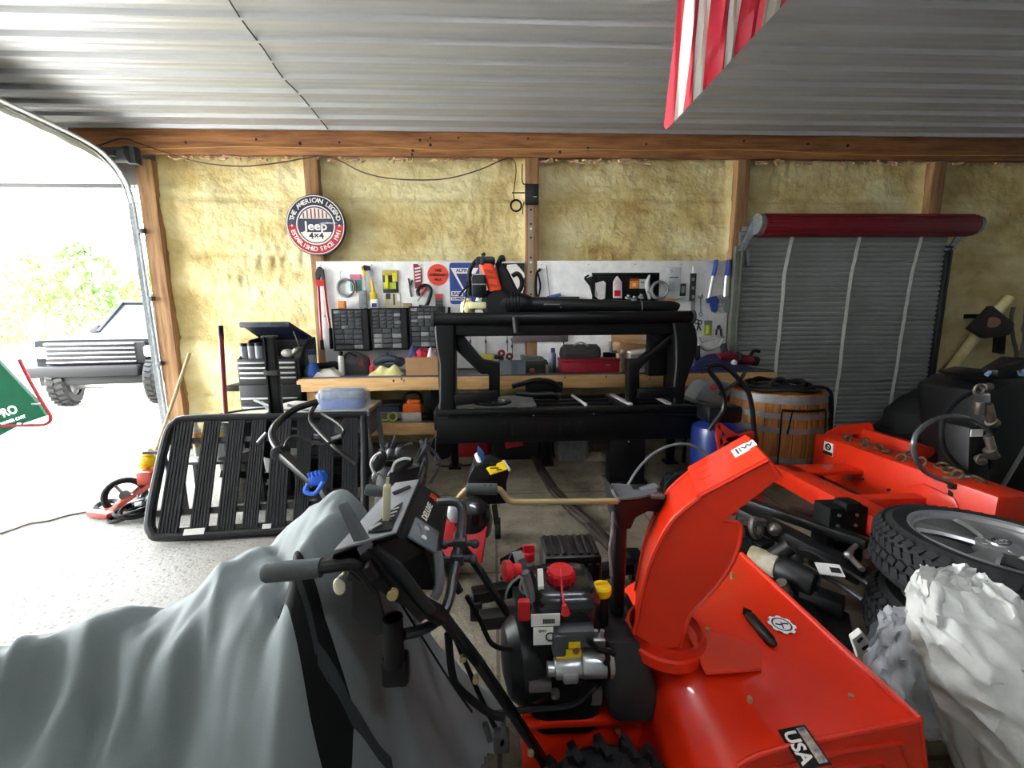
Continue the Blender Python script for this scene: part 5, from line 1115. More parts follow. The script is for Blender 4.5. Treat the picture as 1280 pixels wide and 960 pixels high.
build(b, 'body', blackmat, t); b = B(); b.box(c + Vector((0, 0, .28)), (.54, .38, .03), bev=.01); build(b, 'rim', dgrey, t)

# bicycle rack: mast, bent arms and blue strap clamp
def PYs(l): return [PY(x, y, Y) for x, y, Y in l]
m0 = PY(337, 421, 3.42); t = thing('bike_rack', 'black bike rack mast with bent arms and blue clamp over the slatted rack', 'bike rack', (m0.x, 3.42, 0))
b = B(); a_, c_ = PY(336.5, 420, 3.42), PY(348, 528, 3.42); b.bar(a_, c_, .085, .06, up=(0, 1, 0), bev=.01); b.bar(c_, (c_.x + .04, 3.42, .0), .085, .06, up=(0, 1, 0)); b.bar(PY(329.5, 421, 3.38), PY(339, 526, 3.38), .012, .02, up=(0, 1, 0)); b.box((c_.x + .04, 3.42, .015), (.4, .25, .03), bev=.005); build(b, 'mast', black, t)
b = B(); b.box(PY(340, 466, 3.38), (.11, .05, .04), bev=.006); b.box(PY(337, 421, 3.42), (.10, .08, .02), bev=.005); build(b, 'mast_collar', dgrey, t)
b = B(); b.tube(PYs([(397, 502, 3.22), (384, 506, 3.18), (370, 511, 3.14), (353, 523, 3.02), (341, 537, 2.86), (342, 551, 2.78), (350, 563, 2.72)]), .024, n=10); build(b, 'arm', blackm, t)
b = B(); b.tube(PYs([(397, 503, 3.22), (390, 514, 3.18), (388, 525, 3.10), (396, 536, 3.0), (420, 560, 2.85), (446, 580, 2.8)]), .015, n=8); build(b, 'arm', blackm, t)
b = B(); b.tube(PYs([(354, 565, 2.72), (358, 553, 2.74), (366, 546, 2.76), (382, 550, 2.76), (405, 556, 2.74), (420, 548, 2.78), (430, 539, 2.84), (420, 528, 2.95), (402, 517, 3.12)]), .011, n=8); build(b, 'arm', blackm, t)
b = B(); q = PY(350.5, 565, 2.72); b.cyl(q + Vector((0, -.05, 0)), q + Vector((0, .05, 0)), .045, n=20, bev=.008); b.cyl(q + Vector((0, -.06, 0)), q + Vector((0, -.05, 0)), .02, n=14); build(b, 'hub', black, t)
b = B(); b.bar(PY(352, 567, 2.70), PY(396, 606, 2.48), .06, .05, bev=.01); b.bar(PY(404, 612, 2.46), PY(415, 630, 2.42), .05, .05, bev=.01); build(b, 'arm', black, t)
b = B(); q = PY(398, 598, 2.46); b.box(q, (.10, .07, .07), rot=(0, R(-20), 0), bev=.02); b.tube([q + Vector((-.05, -.03, -.02)), q + Vector((-.06, -.05, -.06)), q + Vector((0, -.06, -.07)), q + Vector((.05, -.05, -.0))], .014, n=8)
for k in range(4): b.box(q + Vector((-.035 + .022 * k, -.04, .035 + .006 * k)), (.012, .02, .03), rot=(0, R(-20), 0), bev=.003)
build(b, 'strap_clamp', mat('clamp_blue', '2c68d6', .4), t)
b = B(); b.tube(PYs([(414, 549, 2.76), (426, 545, 2.80)]), .014, n=8); b.tube(PYs([(322, 553, 2.9), (333, 541, 2.92)]), .010, n=8); build(b, 'pin', steel, t)
b = B()
for (a0, a1) in (((327, 502, 3.45), (343, 520, 3.4)), ((318, 500, 3.45), (338, 508, 3.4)), ((327, 522, 3.4), (343, 508, 3.42)), ((360, 506, 3.45), (385, 513, 3.4))): b.tube(PYs([a0, a1]), .012, n=6)
build(b, 'cradle', galv, t)

# red trailer jack and cables on the bright floor
jr = mat('jack_red', 'b23a26', .4, coat=.3, var=.1)
c = PZ(140, 640, 0)
t = thing('folding_cart', 'red folded hand cart with black wheel on the bright floor', 'cart', c)
b = B(); b.bar(PZ(112, 641, .03), PZ(137, 644, .04), .05, .05, bev=.01); b.bar(PZ(136, 644, .04), PZ(180, 601, .16), .05, .04, bev=.01); b.bar(PZ(133, 636, .05), PZ(146, 641, .05), .12, .03, bev=.01); b.bar(PZ(150, 632, .07), PZ(190, 605, .22), .04, .03); build(b, 'frame', jr, t)
b = B(); b.torus(PZ(156, 619, .12), (.5, -.6, .35), .115, .022, 32, 10); b.torus(PZ(133, 632, .05), (.1, -.2, 1), .06, .018, 22, 8); build(b, 'wheel', rubber, t)
b = B(); q = PZ(156, 619, .12); b.cyl(q + Vector((-.02, .02, -.01)), q + Vector((.02, -.02, .01)), .035, n=12)
for k in range(3):
    a = k * 2.09; b.bar(q, q + Vector((.09 * math.cos(a), .075 * math.cos(a + 1.57) * .3, .1 * math.sin(a))), .02, .012)
build(b, 'hub', grey, t)
b = B(); q = PZ(186, 596, .24); b.box(q, (.12, .1, .11), bev=.015); build(b, 'block', jr, t)
b = B(); q = PZ(185, 578, .33); b.ball(q, .065, (1, .9, 1)); b.cyl(q + Vector((-.02, 0, .05)), q + Vector((.04, 0, .09)), .03, n=12); build(b, 'pump_bulb', yellow, t)
b = B()
for k in range(9):
    q = PZ(rnd.uniform(168, 190), rnd.uniform(606, 634), .12); b.box(q, (rnd.uniform(.04, .12), rnd.uniform(.03, .06), rnd.uniform(.02, .06)), rot=(rnd.uniform(-1, 1), rnd.uniform(-1, 1), rnd.uniform(-1, 1)), bev=.005)
build(b, 'linkage', mat('mixed_steel', '8f9598', .4, metal=.5, hex2='3a3d40', vscale=12), t)
b = B()
for k in range(4): b.torus(PZ(163 + 4 * k, 641 - 2 * k, .03 + .02 * k), (rnd.uniform(-.3, .3), rnd.uniform(-.3, .3), 1), .12 - .012 * k, .012, 26, 7)
solo(b, 'cable_loop', blackmat, 'loops of black cable lying in front of the red folded cart', 'cable')
b = B(); b.tube([PZ(x, y, .008) for x, y in ((112, 639), (85, 644), (60, 651), (38, 654), (18, 661), (-10, 670))], .007, n=6); solo(b, 'extension_cord', mat('brown_cord', '7c6a5c', .6), 'thin brown cord trailing across the bright floor to the cart', 'cord')
b = B(); q0, q1 = PY(179, 566, 3.0), PY(205, 565, 3.0); b.cyl(q0, q1, .012, n=8); b.cyl(q1, (q1.x, q1.y + .05, 0), .012, n=8); solo(b, 'short_rod', navy, 'short dark rod sticking out past the slatted rack', 'rod')

# flag hung from the ceiling
t = thing('hanging_flag', 'red and white striped flag hanging in a point from the ceiling', 'flag', PY(845, 0, 2.6))
ft_r = mat('flag_red', 'c01f33', .55, var=.12, vscale=5); ft_w = mat('flag_white', 'e6e2d2', .55, var=.04, vscale=5)
fx = [(839, 846, 'r'), (848, 857, 'w'), (858, 871, 'r'), (872, 886, 'w'), (887, 907, 'r'), (910, 929, 'w'), (930, 954, 'r'), (956, 984, 'w'), (985, 1010, 'r'), (1010, 1030, 'w')]
def low(px): return 157 - (px - 838) * 1.075 if px > 842 else 157 - (842 - px) * 2 
xs = [838, 847, 857, 870, 886, 908, 929, 954, 984, 1006, 1030]
Yf = 2.6; ztop = ZC - .02
for i in range(10):
    b = B()
    def fp(u, v, i=i):
        px = xs[i] + (xs[i + 1] - xs[i]) * u
        pb = PY(px, low(px), Yf); ptx = PY(px + 10 * (1 - (px - 838) / 200), 0, Yf).x
        h = ztop - pb.z; z = pb.z + (ztop - pb.z) * v
        x = pb.x + (ptx - pb.x) * min(1, v * h / .65)
        return (x, Yf + .035 * math.sin(px * .13 + z * 2.2) + .02 * math.sin(px * .31 + z * 5) + .05 * (1 - v), z)
    b.grid(fp, 4, 26, .0015); build(b, 'red_stripe' if i % 2 == 0 else 'white_stripe', ft_r if i % 2 == 0 else ft_w, t)
# -------------------------------------------------------------- snow blower
t = thing('snow_blower', 'orange red two stage snow blower with a tall curved chute', 'snow blower', (0.45, 1.05, 0))
CY = 1.075
def bk(u, v):     # housing skin: u along profile from the front lip over the top and down the back, v across
    prof = [(.915, .548), (.80, .535), (.70, .515), (.60, .49), (.52, .455), (.45, .40), (.41, .33), (.39, .25), (.385, .16), (.40, .08), (.45, .03), (.55, .012), (.75, .006), (.95, .005)]
    s = u * (len(prof) - 1); i = min(int(s), len(prof) - 2); f = s - i
    x = prof[i][0] * (1 - f) + prof[i + 1][0] * f; z = prof[i][1] * (1 - f) + prof[i + 1][1] * f
    y = .755 + .65 * v; hump = math.exp(-((y - CY - .02) / .17) ** 2)
    k = max(0, min(1, (x - .36) / .12)) if z > .3 else 0
    if i < 6: z += hump * (.55 - z) * .85 * max(0, 1 - max(0, .50 - x) / .12)
    return (x, y, z)
b = B(); b.grid(bk, 78, 40, .004); build(b, 'housing', orange, t, ang=50)
def side(y, th):
    return [(.918, y, .552), (.60, y, .494), (.52, y, .458), (.45, y, .402), (.41, y, .332), (.388, y, .25), (.385, y, .16), (.40, y, .08), (.45, y, .03), (.55, y, .01), (1.0, y, .005), (1.02, y, .05), (.97, y, .35)]
for y, n in ((.755, -1), (1.405, 1)):
    b = B(); b.poly(side(y, 0), .006, n=(0, n, 0)); build(b, 'side_plate', orange, t)
    b = B(); pr = side(y + n * .006, 0); c = Vector((.70, y + n * .006, .26)); b.tube([c + (Vector(p) - c) * .82 for p in pr], .007, n=6, smooth=2, closed=True); b.tube([c + (Vector(p) - c) * .66 for p in pr], .006, n=6, smooth=2, closed=True); build(b, 'pressed_rib', orange, t)
b = B(); b.tube([(.918, .75, .552), (.918, 1.41, .552)], .008, n=8); b.tube([(.918, .752, .552), (.60, .752, .494), (.52, .752, .458)], .006, n=8); b.tube([(.918, .752, .552), (.965, .752, .36), (1.02, .752, .05)], .006, n=8); build(b, 'rolled_lip', orange, t)
b = B()          # auger inside the open front
b.cyl((.80, .76, .24), (.80, 1.40, .24), .025, n=14)
for s in (-1, 1):
    pts = [(.80 + .17 * math.cos(s * i * .42), CY + s * (.06 + .012 * i), .24 + .17 * math.sin(s * i * .42)) for i in range(22)]; b.tube(pts, .014, n=6, smooth=2)
build(b, 'auger', mat('auger_orange', 'a8210a', .5), t)
# chute: base collar, curved body, deflector
FW = Vector((.94, -.34, 0)); LT = Vector((.34, .94, 0)); CC = Vector((.475, 1.05, .53)); HWD = .095
def PLn(px, py, off):
    d = ray(px, py); p0 = CC + LT * off; k = (p0 - CAM).dot(LT) / d.dot(LT); return CAM + d * k
b = B(); b.lathe([(.085, -.02), (.112, -.02), (.112, .008), (.104, .012), (.104, .035), (.096, .035), (.085, .0)], CC, n=36, close=True); build(b, 'chute_collar', orange, t)
b = B(); b.poly([CC + Vector(p) for p in ((.05, -.14, .0), (.20, -.13, -.005), (.24, -.06, -.005), (.22, .06, -.002), (.08, .14, .0))], .01, n=(0, 0, 1), bev=.002); build(b, 'chute_flange', mat('flange_orange', 'e2432c', .35, coat=.4), t)
backp = [(793, 792), (802, 745), (811, 710), (824, 678), (843, 648), (875, 621)]
frontp = [(926, 656), (921, 690), (904, 722), (878, 752), (862, 770), (850, 808)]
b = B(); poly_near = [PLn(x, y, -HWD) for x, y in backp] + [PLn(902, 651, -HWD)] + [PLn(x, y, -HWD) for x, y in frontp] + [PLn(822, 812, -HWD)]
th = .006
b.poly(poly_near, th, n=LT); b.poly([p + LT * 2 * HWD for p in poly_near], th, n=-LT)
bp_ = [PLn(x, y, -HWD) for x, y in backp]
for p, q in zip(bp_, bp_[1:]): b.poly([p, q, q + LT * 2 * HWD, p + LT * 2 * HWD], th, n=(q - p).cross(LT) * (1 if (q - p).cross(LT).x > 0 else -1))
for off in (0, 2 * HWD): b.tube([p + LT * off for p in bp_], .006, n=6, smooth=3)
b.tube([PLn(x, y, -HWD) for x, y in [(902, 651)] + frontp], .005, n=6, smooth=3)
build(b, 'chute', orange, t)
b = B(); dn = [PLn(x, y, -HWD - .008) for x, y in ((873, 621), (960, 575), (976, 596), (903, 652))]
b.poly(dn, th, n=LT); b.poly([p + LT * (2 * HWD + .016) for p in dn], th, n=-LT)
up_ = (dn[1] - dn[0]).cross(LT); up_ = up_ if up_.z > 0 else -up_
b.poly([dn[0], dn[1], dn[1] + LT * (2 * HWD + .016), dn[0] + LT * (2 * HWD + .016)], th, n=up_)
b.poly([dn[1], dn[2], dn[2] + LT * (2 * HWD + .016), dn[1] + LT * (2 * HWD + .016)], th, n=FW)
b.tube([dn[0], dn[1], dn[2]], .005, n=6, smooth=0); b.tube([dn[0], dn[0] + LT * (2 * HWD + .016)], .005, n=6); build(b, 'deflector', orange, t)
b = B(); u_ = (dn[1] - dn[0]).normalized()
for k in range(4): q = dn[0] + LT * (.03 + .045 * k) + up_.normalized() * .004 + u_ * .02; b.bar(q, q + u_ * .03, .012, .006, up=up_)
build(b, 'deflector_hinge', orange, t)
b = B(); M_ = frame(dn[0] + (dn[1] - dn[0]) * .80 + LT * .12 + up_.normalized() * .0065, u_, LT); c = M_.translation; b.box(c, (.04, .06, .001), M_.to_3x3()); b.box(c + u_ * .025 + LT * .0, (.03, .045, .001), M_.to_3x3()); build(b, 'warning_label', paper, t)
b = B(); add_text(b, 'W', M_ @ Matrix.Translation((.02, 0, .001)), .03); b.box(c + up_.normalized() * .0012 - u_ * .008, (.005, .04, .0005), M_.to_3x3()); b.box(c + up_.normalized() * .0012 - u_ * .0, (.003, .03, .0005), M_.to_3x3()); build(b, 'label_print', dgrey, t)
# chute control post and head
pz = PY(771, 770, 1.17); hz = PY(768, 640, 1.17)
b = B(); b.cyl((pz.x, 1.17, .34), (pz.x, 1.17, hz.z), .022, n=14); build(b, 'control_post', blackm, t)
b = B(); A_ = [PY(x, y, 1.12) for x, y in ((765, 608), (777, 626), (813, 621), (838, 622), (845, 643), (810, 640), (795, 648), (789, 662), (773, 662), (768, 640))]
b.poly(A_, .10, n=(0, 1, 0), bev=.006); build(b, 'control_head', black, t)
b = B(); b.poly([PY(x, y, Y) for x, y, Y in ((764, 607, 1.22), (781, 608, 1.22), (802, 611, 1.22), (818, 606, 1.22), (822, 618, 1.12), (800, 624, 1.11), (772, 626, 1.11))], .008, n=(0, 0, 1), bev=.002); b.bar(PY(800, 614, 1.17), PY(822, 608, 1.17), .035, .012, bev=.004); b.bar(PY(812, 619, 1.12), PY(829, 620, 1.12), .03, .012, bev=.004); build(b, 'head_cover', mat('dull_grey_cover', '585b5e', .6, var=.2, bump=.3, bscale=300), t)
b = B(); b.bar(PY(836, 632, 1.15), PY(851, 640, 1.14), .05, .05, bev=.01); b.bar(PY(822, 640, 1.15), PY(822, 655, 1.15), .02, .02, up=(0, 1, 0)); b.bar(PY(846, 640, 1.14), PY(838, 660, 1.12), .02, .02, up=(0, 1, 0)); build(b, 'linkage', blackmat, t)
b = B(); b.tube([PY(x, y, Y) for x, y, Y in ((765, 612, 1.11), (769, 620, 1.105), (774, 627, 1.105))], .004, n=6); b.tube([PY(x, y, 1.13) for x, y in ((766, 640), (765, 664), (762, 688), (764, 720))], .004, n=6); build(b, 'cable', galv, t)
brass = mat('pale_gold_rod', 'b9a878', .35, metal=.5)
b = B(); yy = 1.10; b.tube([PY(x, y, yy) for x, y in ((546, 627), (566, 627), (571, 625), (580, 615), (584, 611.5))], .0085, n=10, smooth=3); b.tube([PY(x, y, yy) for x, y in ((621, 611.5), (626, 613), (634, 624), (640, 627), (645, 627.5), (700, 627), (772, 626.5))], .0085, n=10, smooth=3); build(b, 'crank_rod', brass, t)
b = B(); b.cyl(PY(583, 611.5, yy), PY(622, 611.5, yy), .016, n=14, bev=.004); build(b, 'crank_grip', grip_m, t)
b = B()
for px in (606, 614): q = PY(px, 607.5, yy - .004); b.cyl(q, q + Vector((0, 0, .004)), .004, n=8)
build(b, 'grip_hole', blackmat, t)

# engine
TX, TY = PZ(703, 720, .70).x, PZ(703, 722, .70).y
b = B(); b.loft([[(TX + x * s, TY + y * s2 - .0, z) for x, y in rrect(.186, .19, .045)] for z, s, s2 in ((.565, .97, .97), (.58, 1.0, 1.0), (.655, 1.0, 1.0), (.668, 1.02, 1.02), (.678, .98, .98), (.692, .9, .9), (.70, .75, .75))]); build(b, 'fuel_tank', mat('gloss_black_tank', '141619', .25, coat=.4), t)
qc = PZ(701, 717, .715)
b = B(); b.lathe([(0, -.03), (.034, -.03), (.036, -.026), (.038, .006), (.034, .014), (0, .016)], qc, n=28)
for i in range(12): a = 2 * PI * i / 12; b.cyl(qc + Vector((.037 * math.cos(a), .037 * math.sin(a), -.022)), qc + Vector((.037 * math.cos(a), .037 * math.sin(a), .008)), .005, n=6)
build(b, 'fuel_cap', redp, t)
b = B(); b.tube([qc + Vector((.0, -.005, .018)), qc + Vector((-.005, -.04, .01)), PY(703, 742, qc.y - .09), PY(706, 760, qc.y - .125)], .003, n=6); b.cyl(PY(705.5, 756, qc.y - .125), PY(707, 767, qc.y - .125), .006, .012, n=10); build(b, 'cap_tether', redp, t)
b = B(); q = PZ(676, 722, .706); b.box(q + Vector((0, 0, -.008)), (.016, .085, .018), rot=(0, R(-8), R(-5))); build(b, 'tank_label', paper, t)
# engine shroud, recoil housing and labels
b = B(); b.loft([[(TX + x * s, TY + y * s, z) for x, y in rrect(.20, .20, .05)] for z, s in ((.30, 1.0), (.40, 1.05), (.52, 1.05), (.57, .95))]); build(b, 'crankcase', blackmat, t)
b = B(); q = PZ(672, 800, .52); b.lathe([(0, -.06), (.10, -.06), (.115, -.03), (.115, .02), (.09, .05), (.04, .06), (0, .06)], (TX - .115, TY - .01, .46), (-1, -.15, 0), 30); build(b, 'recoil_housing', black, t)
yl = TY - .108
b = B(); b.box(PY(682, 775, yl), (.075, .003, .034)); b.box(PY(679, 795, yl - .005), (.052, .003, .05), bev=.001); build(b, 'spec_label', paper, t)
b = B(); add_text(b, 'IIIIIIII', wframe(686, 777, yl - .0025), .016, bold=.0006); c = PY(688, 796, yl - .0085); b.torus(c, (0, -1, 0), .011, .002, 20, 6); add_text(b, 'OHV', wframe(678, 789, yl - .0075), .010); build(b, 'label_print', dgrey, t)
b = B(); b.box(PY(655, 762, yl - .02), (.03, .02, .055), bev=.006); build(b, 'primer_button', redp, t)
b = B(); b.cyl(PZ(661, 700, .69), PZ(661, 690, .715), .018, n=14, bev=.003); q = PZ(661, 690, .715); b.box(q + Vector((0, 0, .012)), (.036, .010, .024), bev=.003)
build(b, 'choke_knob', redp, t)
b = B(); q = PY(650, 712, TY - .06); b.lathe([(0, 0), (.016, 0), (.016, .02), (.026, .03), (.026, .045), (0, .05)], q, (-1, -.3, .15), 18); build(b, 'key_switch', redp, t)
b = B(); b.cyl(PZ(661, 706, .66), PZ(661, 700, .69), .020, n=14); b.tube([PY(x, y, TY - .06) for x, y in ((656, 715), (662, 735), (664, 750))], .012, n=8); b.loft([[PY(x, y, TY - .04) for x, y in ((648, 700), (656, 697), (666, 745), (660, 750))], [PY(x, y, TY + .08) for x, y in ((640, 690), (652, 688), (662, 735), (655, 740))]]); build(b, 'control_bracket', mat('bracket_grey', '777a7c', .45, metal=.4), t)
b = B(); b.tube([PY(x, y, TY - .08) for x, y in ((650, 720), (640, 728), (634, 738), (632, 748))], .0035, n=6); b.tube([PY(x, y, TY - .08) for x, y in ((653, 722), (650, 735), (655, 742))], .0035, n=6); build(b, 'wire', galv, t)
b = B(); q = PZ(752, 742, .65); b.cyl(q - Vector((0, 0, .16)), q, .022, n=16); build(b, 'oil_filler', black, t)
b = B(); b.lathe([(0, 0), (.025, 0), (.027, .008), (.027, .022), (.022, .028), (0, .028)], q, n=22); b.bar(q + Vector((-.018, 0, .03)), q + Vector((.018, .005, .03)), .006, .012, bev=.002); build(b, 'oil_cap', yellow, t)
# muffler guard with slots
m0, m1, m2 = PZ(675, 672, .64), PZ(742, 671, .64), PZ(676, 698, .64)
b = B(); mc = Vector(((m0.x + m1.x) / 2, (m0.y + m2.y) / 2 + .01, .58)); mw = m1.x - m0.x; md = m0.y - m2.y + .02
b.box(mc, (mw, md, .12), bev=.012)
for i in range(7): b.box(mc + Vector((-mw * .42 + mw * .14 * i, 0, .062)), (mw * .075, md * .82, .010), bev=.003); b.box(mc + Vector((-mw * .42 + mw * .14 * i, -md / 2 - .002, .0)), (mw * .07, .008, .07), bev=.003)
build(b, 'muffler_guard', blackm, t)
# carburettor box, yellow warning stickers, starter motor
b = B(); b.box(PY(718, 790, yl + .01), (.10, .06, .05), bev=.008); b.box(PY(698, 800, yl - .0), (.035, .05, .06), bev=.006); build(b, 'carburettor_cover', mat('dull_carb', '43464a', .5), t)
b = B(); b.box(PY(711, 817, yl - .02), (.064, .003, .024)); b.box(PY(718, 806, yl - .02), (.03, .003, .018)); build(b, 'warning_sticker', yellow, t)
b = B(); b.cyl(PY(720, 813, yl - .023), PY(720, 813, yl - .025), .009, n=14); build(b, 'sticker_print', dred, t)
ys = yl - .02
b = B(); b.cyl(PY(726, 829, ys), PY(765, 829, ys), .034, n=24, bev=.004); b.cyl(PY(693, 835, ys), PY(727, 832, ys), .027, n=20, bev=.006); b.cyl(PY(684, 836, ys), PY(694, 836, ys), .018, n=14); b.box(PY(713, 846, ys - .02), (.04, .02, .03), bev=.006); build(b, 'starter_motor', alu, t)
b = B(); b.torus(PY(757, 829, ys), (1, 0, 0), .035, .004, 26, 6); b.tube([PY(x, y, ys - .03) for x, y in ((735, 800), (748, 812), (762, 815), (768, 818))], .007, n=7); b.tube([PY(x, y, ys - .03) for x, y in ((758, 815), (760, 824), (757, 830))], .007, n=7); build(b, 'starter_lead', blackmat, t)
b = B(); b.box(PY(748, 802, ys), (.03, .03, .03), bev=.004); b.cyl(PY(745, 795, ys), PY(745, 788, ys), .006, n=8); b.cyl(PY(752, 795, ys), PY(753, 788, ys), .006, n=8); build(b, 'terminal', steel, t)
b = B(); b.box(PY(675, 856, ys + .01), (.06, .02, .03), bev=.003); b.cyl(PY(694, 864, ys), PY(694, 870, ys), .012, n=10); b.box(PY(715, 865, ys + .05), (.16, .05, .05), bev=.008); build(b, 'mount_bracket', mat('dull_mount', '6a6764', .5, metal=.4), t)
# black belt cover: rounded hood between engine and housing
b = B(); rings = []
for px0, px1, py, Y0, Y1 in ((762, 790, 773, 1.14, 1.22), (755, 803, 782, 1.06, 1.22), (755, 812, 805, 1.0, 1.22), (757, 820, 840, .97, 1.2), (758, 826, 875, .955, 1.2), (764, 825, 903, .95, 1.2)):
    p, q = PY(px0, py, Y0), PY(px1, py, Y0); w_ = q.x - p.x; cx = (p.x + q.x) / 2
    rings.append([(cx + x, (Y0 + Y1) / 2 + y, p.z) for x, y in rrect(w_, Y1 - Y0, min(.035, (Y1 - Y0) * .45, w_ * .45))])
b.loft(rings); build(b, 'belt_cover', mat('belt_cover_black', '1a1c1f', .55, var=.15), t)
# tractor frame (red box) with bolts
b = B(); b.box((.235, 1.10, .245), (.345, .22, .19), bev=.008); b.box((.235, .982, .335), (.345, .02, .02), bev=.006); build(b, 'gear_case', orange, t)
b = B()
for px, py in ((772, 912), (776, 920), (813, 922), (813, 928), (797, 903)): q = PY(px, py, .985); b.cyl(q, q - Vector((0, .008, 0)), .007, n=6)
q = (PZ(937, 877, .50), PZ(924, 832, .52), PZ(1063, 874, .53), PZ(884, 790, .535), PZ(915, 720, .55))
for p in q: b.cyl(p - Vector((0, 0, .01)), p + Vector((0, 0, .012)), .006, n=8)
build(b, 'bolt', brass, t)
b = B(); b.tube([PY(x, y, .96) for x, y in ((615, 893), (660, 887), (700, 884), (722, 878), (735, 866), (745, 856))], .008, n=8); build(b, 'shift_rod', blackm, t)
for yy_ in (.83, 1.32):
    b = B(); r_, w_ = .185, .13; c = (.262, yy_, .200)
    b.lathe([(r_ * .55, -w_ / 2), (r_ * .88, -w_ / 2), (r_, -w_ * .3), (r_, w_ * .3), (r_ * .88, w_ / 2), (r_ * .55, w_ / 2)], c, (0, 1, 0), 36, close=True)
    for i in range(18):
        for s in (-1, 1):
            a = 2 * PI * (i + (.5 if s > 0 else 0)) / 18; ca, sa = math.cos(a), math.sin(a); rad = Vector((ca, 0, sa)); tan = Vector((-sa, 0, ca))
            p0 = Vector(c) + rad * (r_ + .004); b.bar(p0 + Vector((0, s * .005, 0)), p0 + Vector((0, s * .06, 0)) + tan * .02, .020, .026, up=rad, bev=.003); b.bar(p0 + Vector((0, s * .03, 0)) + tan * .01, p0 + Vector((0, s * .035, 0)) + tan * .035, .014, .022, up=rad)
    o = build(b, 'wheel', rubber, t)
    b = B(); b.lathe([(0, -.03), (.05, -.035), (.10, -.02), (.105, -.05), (.105, .05), (.10, .02), (.05, .035), (0, .03)], c, (0, 1, 0), 24); build(b, 'hub', orange2, o)
b = B(); b.cyl((.262, .83, .2), (.262, 1.32, .2), .012, n=10); build(b, 'axle', steel, t)
# handles
def hb(pts, w_, h_, nm, m, Y=None):
    b = B()
    for p, q in zip(pts, pts[1:]): b.bar(p, q, w_, h_, up=(0, 1, 0), bev=.003)
    return build(b, nm, m, t)
NH = [PY(x, y, Y) for x, y, Y in ((682, 955, .90), (640, 890, .90), (596, 825, .89), (552, 768, .87))]
hb(NH, .014, .038, 'lower_handle', blackm)
hb([p + Vector((.0, .34, .01)) for p in NH], .014, .038, 'lower_handle', blackm)
b = B()
for px, py in ((579, 820), (595, 847), (663, 937)): q = PY(px, py, .885); b.cyl(q, q - Vector((0, .012, 0)), .008, n=10)
for px, py in ((492, 740),): q = PY(px, py, .80); b.cyl(q, q - Vector((0, .014, 0)), .011, n=12)
build(b, 'handle_bolt', brass, t)
UH = [PY(x, y, Y) for x, y, Y in ((552, 770, .87), (520, 752, .84), (492, 735, .82), (470, 715, .80), (458, 700, .79))]
hb(UH, .018, .045, 'upper_handle', black)
b = B(); b.poly([PY(x, y, .815) for x, y in ((448, 690), (470, 684), (500, 706), (545, 765), (530, 772), (492, 748), (480, 735), (462, 735), (432, 725), (440, 700))], .012, n=(0, 1, 0), bev=.002); b.poly([PY(x, y, .83) for x, y in ((440, 720), (470, 735), (485, 790), (470, 795), (440, 770))], .008, n=(0, 1, 0)); build(b, 'handle_plate', mat('plate_black', '17191b', .6, var=.2), t)
b = B(); b.tube([PY(x, y, Y) for x, y, Y in ((400, 709, .78), (425, 706, .78), (440, 705, .785), (452, 712, .79), (470, 735, .80))], .014, n=10); build(b, 'handle_tube', blackm, t)
b = B(); b.tube([PY(x, y, .78) for x, y in ((331, 716, ), (334, 715.6), (366, 713), (402, 709.5))], .0195, n=14, smooth=2, rs=[.014, .0195, .0195, .0185]); build(b, 'grip', grip_m, t)
b = B(); q = PY(457, 612, 1.30); b.cyl(q, PY(490, 616, 1.30), .018, n=12, bev=.004); build(b, 'grip', grip_m, t)
b = B(); b.tube([PY(490, 616, 1.30), PY(520, 640, 1.30), PY(575, 740, 1.26)], .013, n=8); build(b, 'handle_tube', blackm, t)
b = B(); b.poly([PY(x, y, Y) for x, y, Y in ((422, 634, .81), (424, 630, .81), (429, 629.5, .81), (462, 684, .80), (456, 702, .79), (447, 690, .79))], .012, n=(.6, 1, .2), bev=.002); build(b, 'drive_lever', mat('lever_grey', '565b5e', .45), t)
b = B(); b.bar(PY(455, 690, .795), PY(530, 772, .82), .02, .014, up=(0, 1, 0)); build(b, 'lever_arm', blackm, t)
b = B(); q = PY(424, 733, .80); b.ball(q, .013, (1.0, .4, 1.5)); b.bar(q + Vector((0, 0, .02)), q + Vector((.012, 0, .03)), .004, .004); build(b, 'handle_knob', mat('cream_knob', 'd6d1b5', .4), t)
# bent grey tube with clamps, and the open black socket
gt = mat('grey_bent_tube', '4f5356', .35, metal=.6, var=.15)
b = B(); b.tube([PY(x, y, Y) for x, y, Y in ((549, 628, 1.10), (565, 627, 1.09), (574, 630, 1.08), (578, 640, 1.07), (577, 660, 1.05), (573, 685, 1.02), (567, 718, .98), (561, 750, .94), (550, 772, .91), (530, 786, .87), (505, 793, .84))], .0125, n=10); build(b, 'cross_tube', gt, t)
b = B()
for px, py, Y in ((575, 678, 1.03), (572, 697, 1.01)):
    q = PY(px, py, Y); b.box(q, (.035, .04, .03), bev=.006); b.cyl(q + Vector((-.04, -.005, 0)), q + Vector((.045, -.005, 0)), .008, n=8); b.ball(q + Vector((.04, -.01, 0)), .012); b.ball(q + Vector((-.04, -.01, 0)), .011)
build(b, 'tube_clamp', mat('dull_clamp', '3a3d3f', .5, metal=.4), t)
b = B(); p, q = PY(491, 772, .83), PY(493, 830, .83); b.lathe([(.022, 0), (.022, (p - q).length), (.017, (p - q).length), (.017, .01)], q, (p - q), 18, close=True); b.box(q + Vector((0, .01, -.02)), (.06, .04, .07), bev=.01); build(b, 'cutter_socket', black, t)
